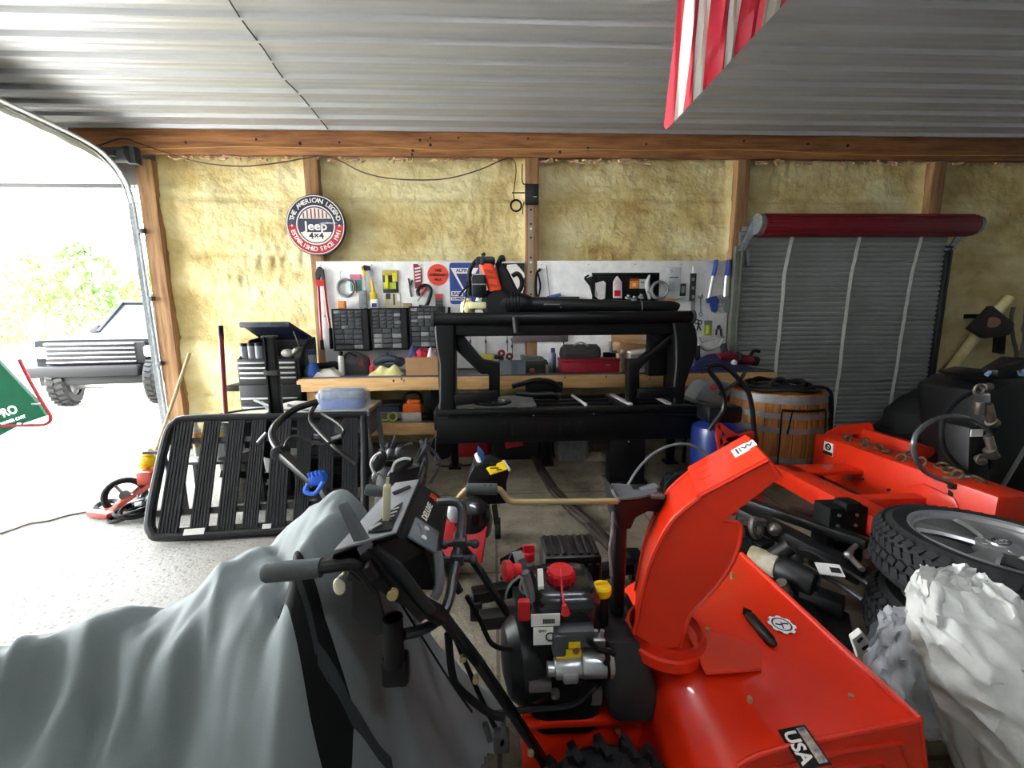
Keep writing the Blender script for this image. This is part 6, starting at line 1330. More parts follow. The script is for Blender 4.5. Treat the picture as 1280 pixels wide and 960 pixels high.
b = B(); b.tube([PY(x, y, .86) for x, y in ((560, 792), (565, 840), (575, 862), (610, 890), (630, 897))], .009, n=8); b.tube([PY(x, y, .92) for x, y in ((570, 800), (600, 870), (622, 915))], .006, n=6); b.tube([PY(x, y, .95) for x, y in ((583, 745), (600, 775), (615, 805), (640, 813))], .006, n=6); b.tube([PY(x, y, .86) for x, y in ((495, 745), (530, 800), (565, 855), (590, 890))], .0025, n=5); build(b, 'control_cable', blackmat, t)
b = B(); q = PY(627, 925, .90); b.box(q, (.04, .03, .05), bev=.006); b.bar(PY(630, 900, .90), q, .01, .03, up=(0, 1, 0)); b.bar(PY(606, 905, .9), PY(613, 925, .9), .012, .012, up=(0, 1, 0)); build(b, 'shift_link', mat('dull_link', '4b4b49', .5, metal=.4), t)
# dash console between the handles
def dz(l, z): return [PZ(x, y, z) for x, y in l]
L0 = dz(((494, 607), (524, 602.5), (496, 669), (417, 693)), .975)
L1 = dz(((494, 607), (526, 604), (499, 672), (415, 698)), .955)
FR2, NR2 = PZ(561, 628, .88), PZ(532, 690, .88)
L2 = [L1[0] - Vector((0, 0, .09)), FR2, NR2, L1[3] + Vector((.05, .01, -.06))]
L3 = [L1[0] - Vector((0, 0, .22)), PZ(557, 655, .80), PZ(545, 738, .78), PZ(482, 735, .80)]
b = B(); b.loft([L0, L1, L2, L3]); build(b, 'console', mat('console_black', '15181a', .5, var=.12), t, ang=20)
b = B(); top = [p + Vector((0, 0, .003)) for p in L0]; b.poly(top, .006, n=(0, 0, 1), bev=.002); build(b, 'dash_plate', mat('dash_grey', '85888b', .5, var=.12), t)
def on_dash(x, y): return PZ(x, y, .987)
b = B(); b.poly([on_dash(x, y) for x, y in ((497, 632), (504, 628), (490, 662), (460, 667), (463, 661))], .002, n=(0, 0, 1)); b.poly([on_dash(x, y) for x, y in ((490, 616), (512, 607), (514, 610), (493, 619))], .002, n=(0, 0, 1)); build(b, 'shift_gate', blackmat, t)
b = B()
for k in range(4): b.bar(on_dash(490 - 3 * k, 638 + 5 * k), on_dash(499 - 3 * k, 635 + 5 * k), .006, .004)
b.bar(on_dash(462, 664), on_dash(476, 656), .008, .01); build(b, 'gate_rib', mat('gate_grey', '8b8e90', .4), t)
b = B(); q = on_dash(483, 650); b.bar(q, PY(484, 606, q.y), .014, .016, up=(0, 1, 0), bev=.002); b.bar(PY(484, 608, q.y), PY(485, 597, q.y), .006, .006, up=(0, 1, 0)); build(b, 'speed_lever', mat('cream_lever', 'c7c1a2', .5), t)
fa, fb_, fc = (L1[1] + FR2) / 2, (L1[2] + NR2) / 2, FR2 - L1[1]
nf = (FR2 - L1[1]).cross(L1[2] - L1[1]); nf = nf if nf.z > 0 else -nf; nf.normalize()
dirx = (fa - fb_).normalized()
Mt = frame(fb_ + (fa - fb_) * .57 + nf * .003, dirx, -fc)
b = B(); add_text(b, 'DELUXE', Mt, .025, bold=.0004, align='CENTER'); build(b, 'lettering', white_s, t)
b = B(); add_text(b, '30', frame(fb_ + (fa - fb_) * .88 + nf * .003, dirx, -fc), .032, bold=.0008); build(b, 'lettering', mat('letter_red', 'd43520', .4), t)
b = B(); hp = [L1[2] + (L1[1] - L1[2]) * .04 + fc * .15, L1[2] + (L1[1] - L1[2]) * .34 + fc * .15, L1[2] + (L1[1] - L1[2]) * .34 + fc * .85, L1[2] + (L1[1] - L1[2]) * .04 + fc * .9]; b.poly([p + nf * .001 for p in hp], .008, n=nf, bev=.003); build(b, 'headlight', mat('smoky_lens', '6f7b80', .1, coat=.6), t)
b = B()
for k in (.12, .26): q = L1[2] + (L1[1] - L1[2]) * k + fc * .5 + nf * .008; b.cyl(q, q + nf * .004, .007, n=12)
build(b, 'bulb', white, t)
b = B(); b.tube([PY(x, y, Y) for x, y, Y in ((547, 690, .93), (549, 710, .91), (548, 735, .90), (542, 748, .89))], .012, n=8); build(b, 'console_pipe', grey, t)
# stickers and clean-out tool on the housing
def on_top(x, y, z=.545): return PZ(x, y, z)
def topz(x, y):
    lo = None
    for k in range(60):
        z = .44 + .12 * k / 59; p = PZ(x, y, z)
        best = min((abs(bk(u / 156, (p.y - .755) / .65)[0] - p.x), bk(u / 156, (p.y - .755) / .65)[2]) for u in range(80))
        e = abs(best[1] - z)
        if lo is None or e < lo[0]: lo = (e, p)
    return lo[1]
g = topz(977, 782); gx = topz(992, 776) - topz(962, 788); gy = topz(972, 769) - topz(982, 795)
Mg = frame(g + Vector((0, 0, .003)), gx, gy); rg = .036
b = B(); out = []
for i in range(64):
    a = 2 * PI * i / 64; rr = rg * (1.0 if (i // 4) % 2 == 0 else .86); out.append(Mg @ Vector((rr * math.cos(a), rr * math.sin(a), 0)))
b.poly(out, .001, n=Mg.to_3x3() @ Vector((0, 0, 1))); build(b, 'gear_sticker', paper, t)
b = B(Mg); b.torus((0, 0, .0015), (0, 0, 1), .024, .0022, 36, 6, sc=.3); b.tube([(-.015, .008, .0015), (-.004, -.001, .0015), (.006, .0, .0015), (.017, -.006, .0015)], .0022, n=5); b.tube([(-.010, -.013, .0015), (-.002, -.003, .0015), (.004, .006, .0015)], .0018, n=5); build(b, 'sticker_print', navy, t)
b = B(); q0, q1 = topz(935, 773), topz(965, 808); b.bar(q0 + Vector((0, 0, .014)), q1 + Vector((0, 0, .012)), .028, .02, bev=.008); b.bar(q0 + Vector((-.006, .016, .014)), q0 + Vector((.01, .0, .014)), .006, .02); b.ball(q1 + Vector((0, 0, .012)), .012, (1, 1, .8)); build(b, 'clip_holder', blackm, t)
u0 = topz(1004, 936); ux_ = topz(1018, 962) - topz(990, 918); uy_ = topz(1014, 926) - topz(984, 950)
Mu = frame(u0 + Vector((0, 0, .006)), ux_, uy_)
b = B(Mu); b.box((0, 0, 0), (.085, .06, .0012)); build(b, 'usa_sticker', black, t)
b = B(Mu); add_text(b, 'USA', Matrix.Translation((0, -.012, .001)), .038, bold=.001); build(b, 'lettering', white_s, t)
b = B(Mu); b.box((0, .017, .001), (.075, .018, .0008)); build(b, 'sticker_print', mat('sticker_slate', '4d5c70', .5, hex2='c9b49a', vscale=60), t)
# -------------------------------------------- grey cloth cover in the left foreground
import numpy as np
ctl = []
def cp(l):
    for x, y, z in l: ctl.append((*PZ(x, y, z)[:2], z))
# rolled hump by the console
cp([(442, 606, .97), (420, 618, .94), (455, 625, .93), (394, 652, .91), (430, 650, .94), (372, 690, .925), (410, 700, .90), (355, 733, .88), (395, 740, .84), (450, 690, .82), (470, 720, .74)])
# crest of the large left part
cp([(362, 662, .80), (335, 672, .80), (300, 692, .77), (268, 716, .735), (238, 748, .70), (200, 785, .645), (150, 792, .63), (85, 792, .62), (20, 800, .60), (-80, 812, .58)])
cp([(-40, 806, .59), (50, 797, .61), (115, 792, .625), (175, 789, .637), (220, 768, .67), (255, 732, .715), (318, 682, .785)])
# body below the crest
cp([(320, 730, .76), (345, 775, .72), (300, 790, .72), (250, 800, .665), (210, 815, .655), (290, 850, .63), (340, 850, .64), (150, 830, .60), (80, 850, .57), (0, 870, .50), (120, 890, .46), (200, 885, .49), (60, 930, .38), (150, 940, .35), (240, 940, .39), (300, 955, .42), (360, 900, .56), (390, 950, .46), (-80, 900, .48)])
# right flap hanging to the floor
cp([(420, 790, .70), (450, 860, .56), (480, 920, .40), (520, 870, .36), (545, 830, .30), (575, 905, .10), (595, 955, .01), (540, 950, .20), (460, 960, .38), (500, 800, .52)])
# far side and surroundings on the floor
for x, y, z in ((-.35, 1.38, .35), (-.55, 1.50, .12), (-.80, 1.45, .10), (-1.0, 1.32, .08), (-1.3, 1.28, .08), (-1.7, 1.2, .1), (-.45, 1.62, .0), (-.75, 1.66, .0), (-1.1, 1.58, .0), (-1.5, 1.52, .0), (-1.9, 1.3, .0), (-.12, 1.25, .2), (0.0, 1.25, .02), (.06, 1.0, .0), (.05, .75, .0), (-.25, .45, .1), (-.6, .42, .15), (-1.0, .45, .2), (-1.5, .55, .25), (-2.0, .9, .2), (-.2, 1.5, .0)): ctl.append((x, y, z))
C_ = np.array(ctl); P2 = C_[:, :2]
dm = np.linalg.norm(P2[:, None] - P2[None], axis=2); eps = .07
A_ = np.zeros((len(P2) + 3,) * 2); A_[:len(P2), :len(P2)] = np.sqrt(dm ** 2 + eps ** 2); A_[:len(P2), :len(P2)] += np.eye(len(P2)) * -0.006
A_[:len(P2), -3:] = np.c_[np.ones(len(P2)), P2]; A_[-3:, :len(P2)] = A_[:len(P2), -3:].T
W_ = np.linalg.solve(A_, np.r_[C_[:, 2], 0, 0, 0])
def seg_d(x, y, P):
    best = 9; 
    for (ax, ay), (bx, by) in zip(P, P[1:]):
        dx, dy = bx - ax, by - ay; u = max(0, min(1, ((x - ax) * dx + (y - ay) * dy) / (dx * dx + dy * dy + 1e-9))); best = min(best, math.hypot(x - ax - u * dx, y - ay - u * dy))
    return best
creases = []      # (polyline on the ground plan, height, width)
def cr(l, h, w_): creases.append(([tuple(PZ(x, y, z)[:2]) for x, y, z in l], h, w_))
cr([(20, 800, .62), (85, 795, .62), (150, 808, .62), (220, 822, .64), (255, 832, .64), (285, 862, .61), (310, 905, .53), (345, 955, .46)], .045, .035)
cr([(270, 695, .77), (278, 740, .73), (262, 800, .67)], .022, .02)
cr([(345, 735, .82), (352, 775, .72), (375, 830, .66), (400, 890, .56), (435, 955, .44)], -.045, .03)
cr([(372, 748, .80), (380, 800, .72), (400, 850, .64), (440, 900, .52), (490, 945, .36)], .030, .016)
cr([(330, 745, .76), (345, 800, .70), (372, 870, .60), (395, 940, .48)], .032, .022)
cr([(150, 920, .46), (200, 905, .50), (245, 890, .52), (280, 895, .54)], -.03, .025)
cr([(330, 665, .80), (350, 700, .80), (350, 730, .80)], -.03, .02)
cr([(480, 850, .45), (500, 900, .36), (520, 955, .24)], .025, .025)
cr([(90, 870, .56), (150, 890, .52), (230, 880, .52)], .02, .03)
def cz(x, y):
    d = np.sqrt((P2[:, 0] - x) ** 2 + (P2[:, 1] - y) ** 2 + eps ** 2)
    z = float(W_[:-3] @ d + W_[-3] + W_[-2] * x + W_[-1] * y)
    for P, h, w_ in creases:
        q = seg_d(x, y, P); z += h * math.exp(-(q / w_) ** 2)
    k = min(1, max(0, z / .15))
    z += k * (.030 * (abs(nz(x * 4.5 + y * 3, y * 3 - x * 2, 2)) * 2 - .5) + .012 * (abs(nz(x * 11 - y * 5, y * 9, 6)) * 2 - .5) + .026 * (.5 - abs(nz(x * 2.6 - y * 3.4, y * 2.5 + x, 11)) * 2) + .004 * nz(x * 26, y * 24, 3))
    return max(.004, z)
X0, X1, Y0_, Y1_ = -2.05, .06, .42, 1.66
b = B(); b.grid(lambda u, v: (X0 + (X1 - X0) * u, Y0_ + (Y1_ - Y0_) * v, cz(X0 + (X1 - X0) * u, Y0_ + (Y1_ - Y0_) * v)), 190, 120)
dead = [v for v in b.bm.verts if v.co.z < .0045 and all(e.other_vert(v).co.z < .0045 for e in v.link_edges)]
bmesh.ops.delete(b.bm, geom=dead, context='VERTS')
cov = mat('grey_cover_cloth', '757d7e', .7, var=.06, vscale=4, bump=.12, bscale=350)
t = thing('machine_cover', 'large grey cloth cover draped over a machine beside the snow blower handle', 'cover', (-.8, 1.0, 0))
o = build(b, 'cloth', cov, t, ang=180)
pts = [PZ(x, y, z) for x, y, z in ((349, 745, .80), (356, 775, .72), (376, 825, .655), (398, 880, .575), (430, 945, .46))]

def ribbon(l, w0, w1, m, nm, dz=.006):
    P = [PZ(x, y, z).to_2d() for x, y, z in l]
    def fn(u, v):
        s_ = u * (len(P) - 1); i = min(int(s_), len(P) - 2); f = s_ - i; p = P[i].lerp(P[i + 1], f); d = (P[i + 1] - P[i]).normalized()
        q = p + Vector((-d.y, d.x)) * (w0 + (w1 - w0) * u) * (v - .5); return (q.x, q.y, cz(q.x, q.y) + dz)
    b = B(); b.grid(fn, 60, 6); build(b, nm, m, t)
ribbon([(351, 778, .72), (366, 810, .68), (384, 850, .62), (405, 895, .555), (436, 955, .44)], .012, .075, blackmat, 'fold_dark')  # dark inside of the fold opening, put on as a black ribbon
ribbon([(372, 750, .80), (380, 800, .72), (400, 850, .64), (440, 900, .52), (490, 945, .36)], .006, .012, mat('edge_fold_dark', '2c3336', .8), 'edge_fold')  # thin dark line along the edge fold
# ----------------------------------------------------------- middle of the floor
# golf bag with two clubs
c = Vector((-.62, 2.25, 0)); t = thing('golf_bag', 'dark golf bag standing behind the covered machine', 'golf bag', c)
b = B(); b.lathe([(0, 0), (.11, 0), (.12, .05), (.115, .55), (.125, .62), (.105, .62), (.10, .3), (0, .3)], c, (.1, .15, 1), 24); build(b, 'body', mat('golf_bag_black', '1b1a1c', .7, var=.2), t)
b = B(); b.box(c + Vector((.02, -.12, .3)), (.16, .06, .28), bev=.02); build(b, 'pocket', mat('golf_pocket', '2a1f22', .8), t)
for i, (hx, hy, ang, lab) in enumerate(((474, 577, 62, 'silver edged golf driver standing upright in the golf bag'), (503, 580, 22, 'silver edged golf driver tilted sideways in the golf bag'))):
    h = PY(hx, hy, 2.2); t2 = thing('golf_driver', lab, 'golf club', h)
    d = Vector((math.cos(R(ang)), 0, math.sin(R(ang))))
    b = B(); q = Matrix.Rotation(-R(ang), 3, 'Y'); b.ball(h, .056, (1.15, .7, .62), rot=(0, -R(ang), 0), n=20); build(b, 'head', black, t2)
    b = B(); b.tube([h + q @ Vector(p) for p in ((-.062, -.02, -.012), (-.02, -.03, .030), (.03, -.03, .032), (.06, -.02, .012))], .008, n=6); build(b, 'crown_edge', mat('pale_edge%d' % i, 'c9cbc9', .3, metal=.3), t2)
    b = B(); b.tube([h - d * .06, h - d * .085 + Vector((0, .0, -.03)), c + Vector((-.02 + .05 * i, .05, .58)), c + Vector((0.02 * i, .03, .35))], .006, n=7, smooth=3); build(b, 'shaft', steel, t2)
b = B(); h = PY(492, 569, 2.4); b.tube([h, h + Vector((.01, 0, -.05)), c + Vector((.02, .05, .5))], .014, n=8); b.ball(h + Vector((-.02, 0, .01)), .022, (1, 1, 1.6)); b.ball(h + Vector((.03, 0, .015)), .022, (1, 1, 1.6)); solo(b, 'iron_club', mat('dull_iron', '5d5f60', .4, metal=.5), 'dull grey golf club heads poking up between the two drivers', 'golf club')
b = B()
for k in range(14): q = PZ(rnd.uniform(455, 540), rnd.uniform(575, 600), .35) + Vector((0, .5, 0)); b.tube([(q.x, q.y, .05), (q.x + rnd.uniform(-.1, .1), q.y, .25), (q.x + rnd.uniform(-.15, .15), q.y + .05, rnd.uniform(.3, .45))], .015, n=6)
b.box((-.55, 2.85, .03), (.5, .3, .06), bev=.01); solo(b, 'rod_clutter', mat('dark_rods', '24262a', .5, metal=.3, hex2='55585c', vscale=20), 'clutter of dark rods behind the golf bag', 'rods', kind='stuff')

# red and black compact machine with yellow sticker
c = PZ(600, 700, 0) + Vector((0, .12, 0)); t = thing('compact_snow_thrower', 'red and black walk behind machine with yellow sticker on its battery box', 'machine', c)
Yq = 2.0
b = B(); b.poly([PY(x, y, Y) for x, y, Y in ((541, 648, 2.05), (610, 652, 2.05), (602, 705, 1.9), (560, 702, 1.9), (543, 690, 1.9))], .12, n=(0, .8, -.5), bev=.01); build(b, 'deck', redp, t)
b = B(); b.lathe([(0, .0), (.115, .0), (.12, .06), (.10, .15), (.05, .19), (0, .2)], PY(588, 662, 2.12), (0.05, -.1, 1), 28); build(b, 'motor_hood', mat('gloss_black_hood', '121315', .2, coat=.5), t)
b = B(); b.ball(PY(569, 640, 2.0), .05, (.9, .9, 1.1)); build(b, 'knob', mat('grey_knob', '8e9194', .3), t)
b = B(); P4 = [PY(x, y, 2.28) for x, y in ((584, 600), (592, 583), (612, 578), (637, 590), (633, 605), (634, 630), (600, 632), (585, 625))]; b.poly(P4, .16, n=(0, 1, 0), bev=.012); build(b, 'battery_box', black, t)
b = B(); b.poly([PY(x, y, Y) for x, y, Y in ((608, 586, 2.27), (629, 577, 2.33), (635, 587, 2.26), (613, 594, 2.22))], .006, n=(0, -.4, 1)); build(b, 'warning_sticker', yellow, t)
b = B(); Mx = frame(PY(622, 586, 2.25), PY(632, 581, 2.3) - PY(610, 589, 2.24), (0, .5, .5)); b.box(PY(618, 585, 2.23), (.05, .004, .006)); b.box(PY(624, 587, 2.23), (.03, .004, .006)); build(b, 'sticker_print', dgrey, t)
b = B(); b.bar(PY(629, 576, 2.34), PY(637, 588, 2.26), .012, .012); b.bar(PY(595, 567, 2.36), PY(604, 590, 2.3), .012, .03); build(b, 'latch', paper, t)
b = B(); b.poly([PY(x, y, 2.34) for x, y in ((596, 580), (597, 558), (604, 566), (608, 584))], .03, n=(0, 1, 0), bev=.004); build(b, 'safety_key', mat('key_blue', '2e62ad', .4), t)
for px in (566, 622):
    b = B(); q = PZ(px, 660 if px > 600 else 706, .07); b.cyl((q.x - .02, q.y, .07), (q.x + .02, q.y, .07), .07, n=20, bev=.01); build(b, 'wheel', rubber, t)
b = B(); b.bar(PY(618, 632, 2.3), PY(621, 655, 2.22), .03, .03, up=(0, 1, 0)); b.bar(PY(585, 625, 2.28), PY(560, 690, 2.0), .03, .03, up=(0, 1, 0)); build(b, 'strut', blackmat, t)

# black strap/rail on the floor and the low black frame
b = B(); pr = [PZ(x, y, .03) for x, y in ((668, 572), (678, 590), (692, 612), (712, 633), (738, 655), (766, 685), (800, 712))]
for p, q in zip(pr, pr[1:]): b.bar(p, q, .075, .04, bev=.006)
for p, q in zip(pr, pr[1:]): b.bar(p + Vector((0, 0, .022)), q + Vector((0, 0, .022)), .02, .012)
solo(b, 'channel_rail', mat('rail_black_brown', '1d1815', .55, hex2='3a2a22', vscale=6), 'long bent black rail lying across the concrete floor', 'rail')
t = thing('steel_stand', 'low black steel frame lying behind the snow blower engine', 'frame', PZ(690, 740, 0))
for a_, c_ in (((590, 745), (800, 705)), ((600, 775), (690, 765)), ((640, 700), (655, 765)), ((790, 690), (812, 740))):
    b = B(); b.bar(PZ(*a_, .10), PZ(*c_, .10), .07, .06, bev=.006); build(b, 'beam', blackm, t)
for p in ((595, 748), (655, 768), (795, 706), (642, 704)):
    b = B(); q = PZ(*p, .10); b.box((q.x, q.y, .045), (.06, .06, .09), bev=.006); build(b, 'foot', blackm, t)
b = B(); b.poly([PZ(x, y, .16) for x, y in ((625, 705), (652, 690), (668, 700), (640, 720))], .03, n=(0, 0, 1)); b.poly([PY(x, y, 1.75) for x, y in ((625, 725), (640, 692), (655, 690), (662, 730))], .02, n=(0, 1, 0)); build(b, 'gusset', blackmat, t)

# --------------------------------------------------------------- right side
# blue compressor with wheel, grey washer above, red hand truck
c = PZ(872, 605, 0) + Vector((.1, .15, 0)); t = thing('air_compressor', 'dark blue air compressor with white wheel hub beside the barrel', 'compressor', c)
cxx = PY(888, 570, 3.25).x
b = B(); b.lathe([(0, -.02), (.10, -.0), (.19, .05), (.2, .10), (.2, .42), (.19, .47), (.10, .52), (0, .54)], (cxx + .03, 3.22, .10), (0, 0, 1), 28); build(b, 'tank', mat('compressor_blue', '182a66', .35, coat=.3, var=.1), t)
b = B(); add_text(b, 'VF', wframe(889, 573, 3.015), .09, bold=.002); build(b, 'lettering', mat('faded_white', '8f97ad', .5), t)
q = PY(853, 581, 2.98); wheel((t, None), (q.x, 2.98, .145), (-.15, -1, 0), .145, .09, teeth=18, th=.008, hm=white)
wheel((t, None), (cxx + .2, 3.5, .12), (0, -1, 0), .12, .07, teeth=18, th=.008, hm=white)
b = B(); b.box((cxx + .03, 3.22, .05), (.3, .25, .10), bev=.01); b.box((cxx + .03, 3.22, .68), (.28, .22, .14), bev=.03); build(b, 'motor', black, t)
b = B(); b.tube([PY(x, y, 2.95) for x, y in ((772, 634), (784, 608), (800, 583), (820, 565), (842, 556), (862, 556), (880, 565), (889, 578))], .011, n=8); solo(b, 'grey_hose', mat('pale_hose', '6d7072', .4), 'thin grey hose arching from the chute control towards the blue compressor', 'hose')
t = thing('pressure_washer', 'grey machine with red badge standing behind the black frame', 'machine', (PY(890, 500, 3.75).x, 3.8, 0))
b = B(); b.poly([PY(x, y, 3.7) for x, y in ((868, 500), (878, 484), (886, 478), (915, 479), (916, 488), (904, 505))], .25, n=(0, 1, 0), bev=.02); build(b, 'hood', mat('washer_grey', '6e7071', .4, var=.1), t)
b = B(); q = PY(893, 484, 3.69); b.ball(q, .035, (1.2, .2, .7)); build(b, 'badge', mat('badge_red', 'a83038', .4), t)
b = B(); b.poly([PY(x, y, 3.72) for x, y in ((866, 502), (905, 506), (900, 530), (872, 528))], .22, n=(0, 1, 0), bev=.01); build(b, 'body', black, t)
b = B(); q = PY(885, 530, 3.75)
for s in (-.12, .1): b.bar((q.x + s, 3.75, q.z + .1), (q.x + s, 3.75, 0), .03, .03, up=(0, 1, 0)); b.bar((q.x + s, 3.95, q.z + .1), (q.x + s, 3.95, 0), .03, .03, up=(0, 1, 0))
build(b, 'leg', dgrey, t)
t = thing('hand_truck', 'hand truck with black looped handles and red frame before the barrel', 'hand truck', PZ(925, 612, 0) + Vector((0, .2, 0)))
Yh = 2.98
b = B(); b.tube([PY(x, y, Yh) for x, y in ((884, 459), (890, 468), (899, 480), (905, 495), (904, 512), (893, 528), (886, 538))], .018, n=10); b.tube([PY(x, y, Yh) for x, y in ((884, 459), (895, 456), (907, 458), (922, 472), (935, 490), (940, 510), (942, 530), (945, 555))], .018, n=10); b.tube([PY(x, y, Yh) for x, y in ((932, 463), (924, 476), (905, 488), (899, 494))], .013, n=8); build(b, 'handle', blackm, t)
hr = mat('hand_truck_red', 'b52a1c', .45, var=.15)
b = B()
for a_, c_ in (((897, 531), (925, 550)), ((898, 552), (945, 541)), ((905, 545), (944, 568)), ((907, 575), (943, 545)), ((896, 530), (905, 590)), ((944, 545), (950, 600))): b.bar(PY(*a_, Yh), PY(*c_, Yh), .045, .025, up=(0, 1, 0), bev=.004)
for px in (905, 950): q = PY(px, 592, Yh); b.bar(q, (q.x, Yh, .02), .045, .025, up=(0, 1, 0))
b.box((PY(928, 600, Yh).x, Yh - .08, .012), (.36, .2, .02)); build(b, 'frame', hr, t)

# oak barrel with hoops and a hatch, hose looped on top
BC = Vector((PY(968, 540, 3.6).x, 3.62, 0)); BH = .80; RB = .375
def brad(z): return RB * (1 + .10 * (1 - ((z - .40) / .45) ** 2) - .02)
t = thing('oak_barrel', 'brown oak barrel with grey hoops and a hatch before the shutter', 'barrel', BC)
oak = mat('oak_staves', '6f441c', .6, hex2='a56a2c', vscale=3, stretch=(9, 9, .7), bump=.2)
b = B(); prof = [(0, .02), (brad(0) - .02, .02), (brad(0), 0)] + [(brad(BH * i / 12), BH * i / 12) for i in range(1, 13)] + [(brad(BH) - .02, BH), (brad(BH) - .025, BH - .04), (0, BH - .04)]
b.lathe(prof, BC, n=48); build(b, 'body', oak, t)
hoop = mat('hoop_grey', '77787a', .5, metal=.4, var=.2)
for z0, h in ((.02, .05), (.23, .045), (.48, .045), (.60, .045), (.725, .065)):
    b = B(); b.lathe([(brad(z0) + .001, z0), (brad(z0) + .005, z0), (brad(z0 + h) + .005, z0 + h), (brad(z0 + h) + .001, z0 + h)], BC, n=48, close=True); build(b, 'hoop', hoop, t)
b = B()
for i in range(24):
    a = 2 * PI * i / 24; b.tube([BC + Vector(((brad(z) + .0005) * math.cos(a), (brad(z) + .0005) * math.sin(a), z)) for z in (.03, .2, .4, .6, .77)], .003, n=4, smooth=2)
build(b, 'stave_joint', mat('joint_dark', '2a1808', .8), t)
def bp(a, z, d=.008): return BC + Vector(((brad(z) + d) * math.cos(R(a)), (brad(z) + d) * math.sin(R(a)), z))
b = B()
for a in (-118, -62): b.tube([bp(a, z, .006) for z in (.10, .25, .40, .55, .67)], .007, n=5)
b.tube([bp(a, .675, .004) for a in range(-118, -58, 6)], .012, n=5); build(b, 'hatch_gap', blackmat, t)
b = B(); b.tube([bp(-48, z, .01) for z in (.03, .2, .4, .6, .78)], .03, n=6, flat=.3); build(b, 'strap', blackmat, t)
b = B(); q = bp(-66, .30, .015); b.ball(q, .028); b.cyl(q, bp(-66, .30, .0), .012, n=8); build(b, 'knob', mat('worn_knob', '8d8368', .4, metal=.4), t)
b = B(); b.poly([bp(-112, .48, .006), bp(-108, .67, .006), bp(-107, .67, .006), bp(-110, .48, .006)], .004, n=(0, -1, 0)); build(b, 'dark_slot', blackmat, t)
b = B()
for k in range(3): b.tube([BC + Vector(((.30 - .05 * k) * math.cos(a / 10 * 2 * PI), (.30 - .05 * k) * math.sin(a / 10 * 2 * PI), BH + .02 + .02 * k + .015 * math.sin(a * 2 + k))) for a in range(10)], .016, n=8, closed=True)
b.tube([PY(x, y, 3.4) for x, y in ((962, 483), (968, 475), (978, 474), (985, 482))], .016, n=8); b.tube([BC + Vector((.30, -.05, BH + .02)), BC + Vector((.41, -.12, BH - .02)), BC + Vector((.44, -.13, .45)), BC + Vector((.44, -.12, .1))], .014, n=8)
solo(b, 'black_hose', rubber, 'black hose coiled on the barrel top and hanging down its side', 'hose')

# orange tractor implement
t = thing('orange_implement', 'orange steel tractor implement with box beam behind the tyre stack', 'implement', (2.45, 2.5, 0))
xb_ = 2.60; zt3 = .50
b = B(); b.box((xb_ + .11, 2.55, .34), (.22, 1.24, .32), bev=.01); build(b, 'box_beam', orange2, t)
b = B(); b.box((xb_ + .42, 2.95, .42), (.18, .5, .22), bev=.01, rot=(0, R(12), 0)); b.poly([(xb_ + .1, 3.17, .5), (xb_ + .45, 3.1, .5), (xb_ + .40, 3.1, .60), (xb_ + .2, 3.17, .56)], .02, n=(0, 1, 0)); build(b, 'back_plate', orange2, t)
b = B(); xq = 2.06; b.box((xq + .06, 2.42, .30), (.16, .90, .12), bev=.008); build(b, 'side_arm', orange2, t)
b = B(); b.box((2.35, 2.78, .345), (.50, .16, .03), bev=.004); build(b, 'cross_plate', orange2, t)
b = B(); b.box((2.38, 2.3, .30), (.45, .08, .10), bev=.006); build(b, 'cross_plate', orange2, t)
b = B(); b.poly([PX(x, y, xb_ - .01) for x, y in ((1105, 628), (1113, 612), (1153, 604), (1192, 622), (1200, 640), (1150, 640))], .25, n=(1, 0, 0), bev=.01); build(b, 'skid_wing', orange2, t)
b = B(); b.box((xb_ - .003, 3.02, .42), (.004, .09, .10)); build(b, 'logo_label', white, t)
b = B(); b.torus((xb_ - .006, 3.02, .435), (-1, 0, 0), .022, .006, 18, 6); b.box((xb_ - .006, 3.02, .385), (.003, .085, .025)); b.bar((xb_ - .006, 3.0, .42), (xb_ - .006, 3.04, .45), .01, .003); build(b, 'label_print', black, t)
b = B(); b.box((xb_ - .003, 2.82, .29), (.004, .07, .06)); build(b, 'small_label', mat('worn_label', 'a89a86', .6, var=.2), t)
b = B()
for y in (2.25, 2.5, 2.7): b.cyl((xb_, y, .3), (xb_ - .014, y, .3), .012, n=6)
build(b, 'bolt', dgrey, t)
b = B()
for k in range(12):
    q = Vector((xb_ + .1 + rnd.uniform(-.06, .1), 2.95 - .075 * k, .505)); b.torus(q + Vector((0, 0, .012)), (rnd.uniform(-1, 1), 0, rnd.uniform(.2, 1)), .028, .008, 14, 6)
solo(b, 'steel_chain', mat('rusty_chain', '3a2c20', .6, metal=.4, hex2='6a583e', vscale=30), 'rusty chain lying along the top of the orange box beam', 'chain')
for i, (x, y, h) in enumerate(((1.93, 2.12, .38),)):
    t = thing('hitch_bracket', 'black drilled hitch bracket in front of the orange arm', 'bracket', (x, y, 0)); b = B(); b.box((x, y, .20), (.22, .12, .40), bev=.01); b.box((x + .02, y - .02, .40), (.10, .1, .06), bev=.02); build(b, 'plate', blackmat, t)
    b = B()
    for dx in (-.06, .04):
        for z in (.14, .22, .30, .36): b.cyl((x + dx, y - .062, z), (x + dx, y - .068, z), .009, n=8)
    build(b, 'hole', galv, t)

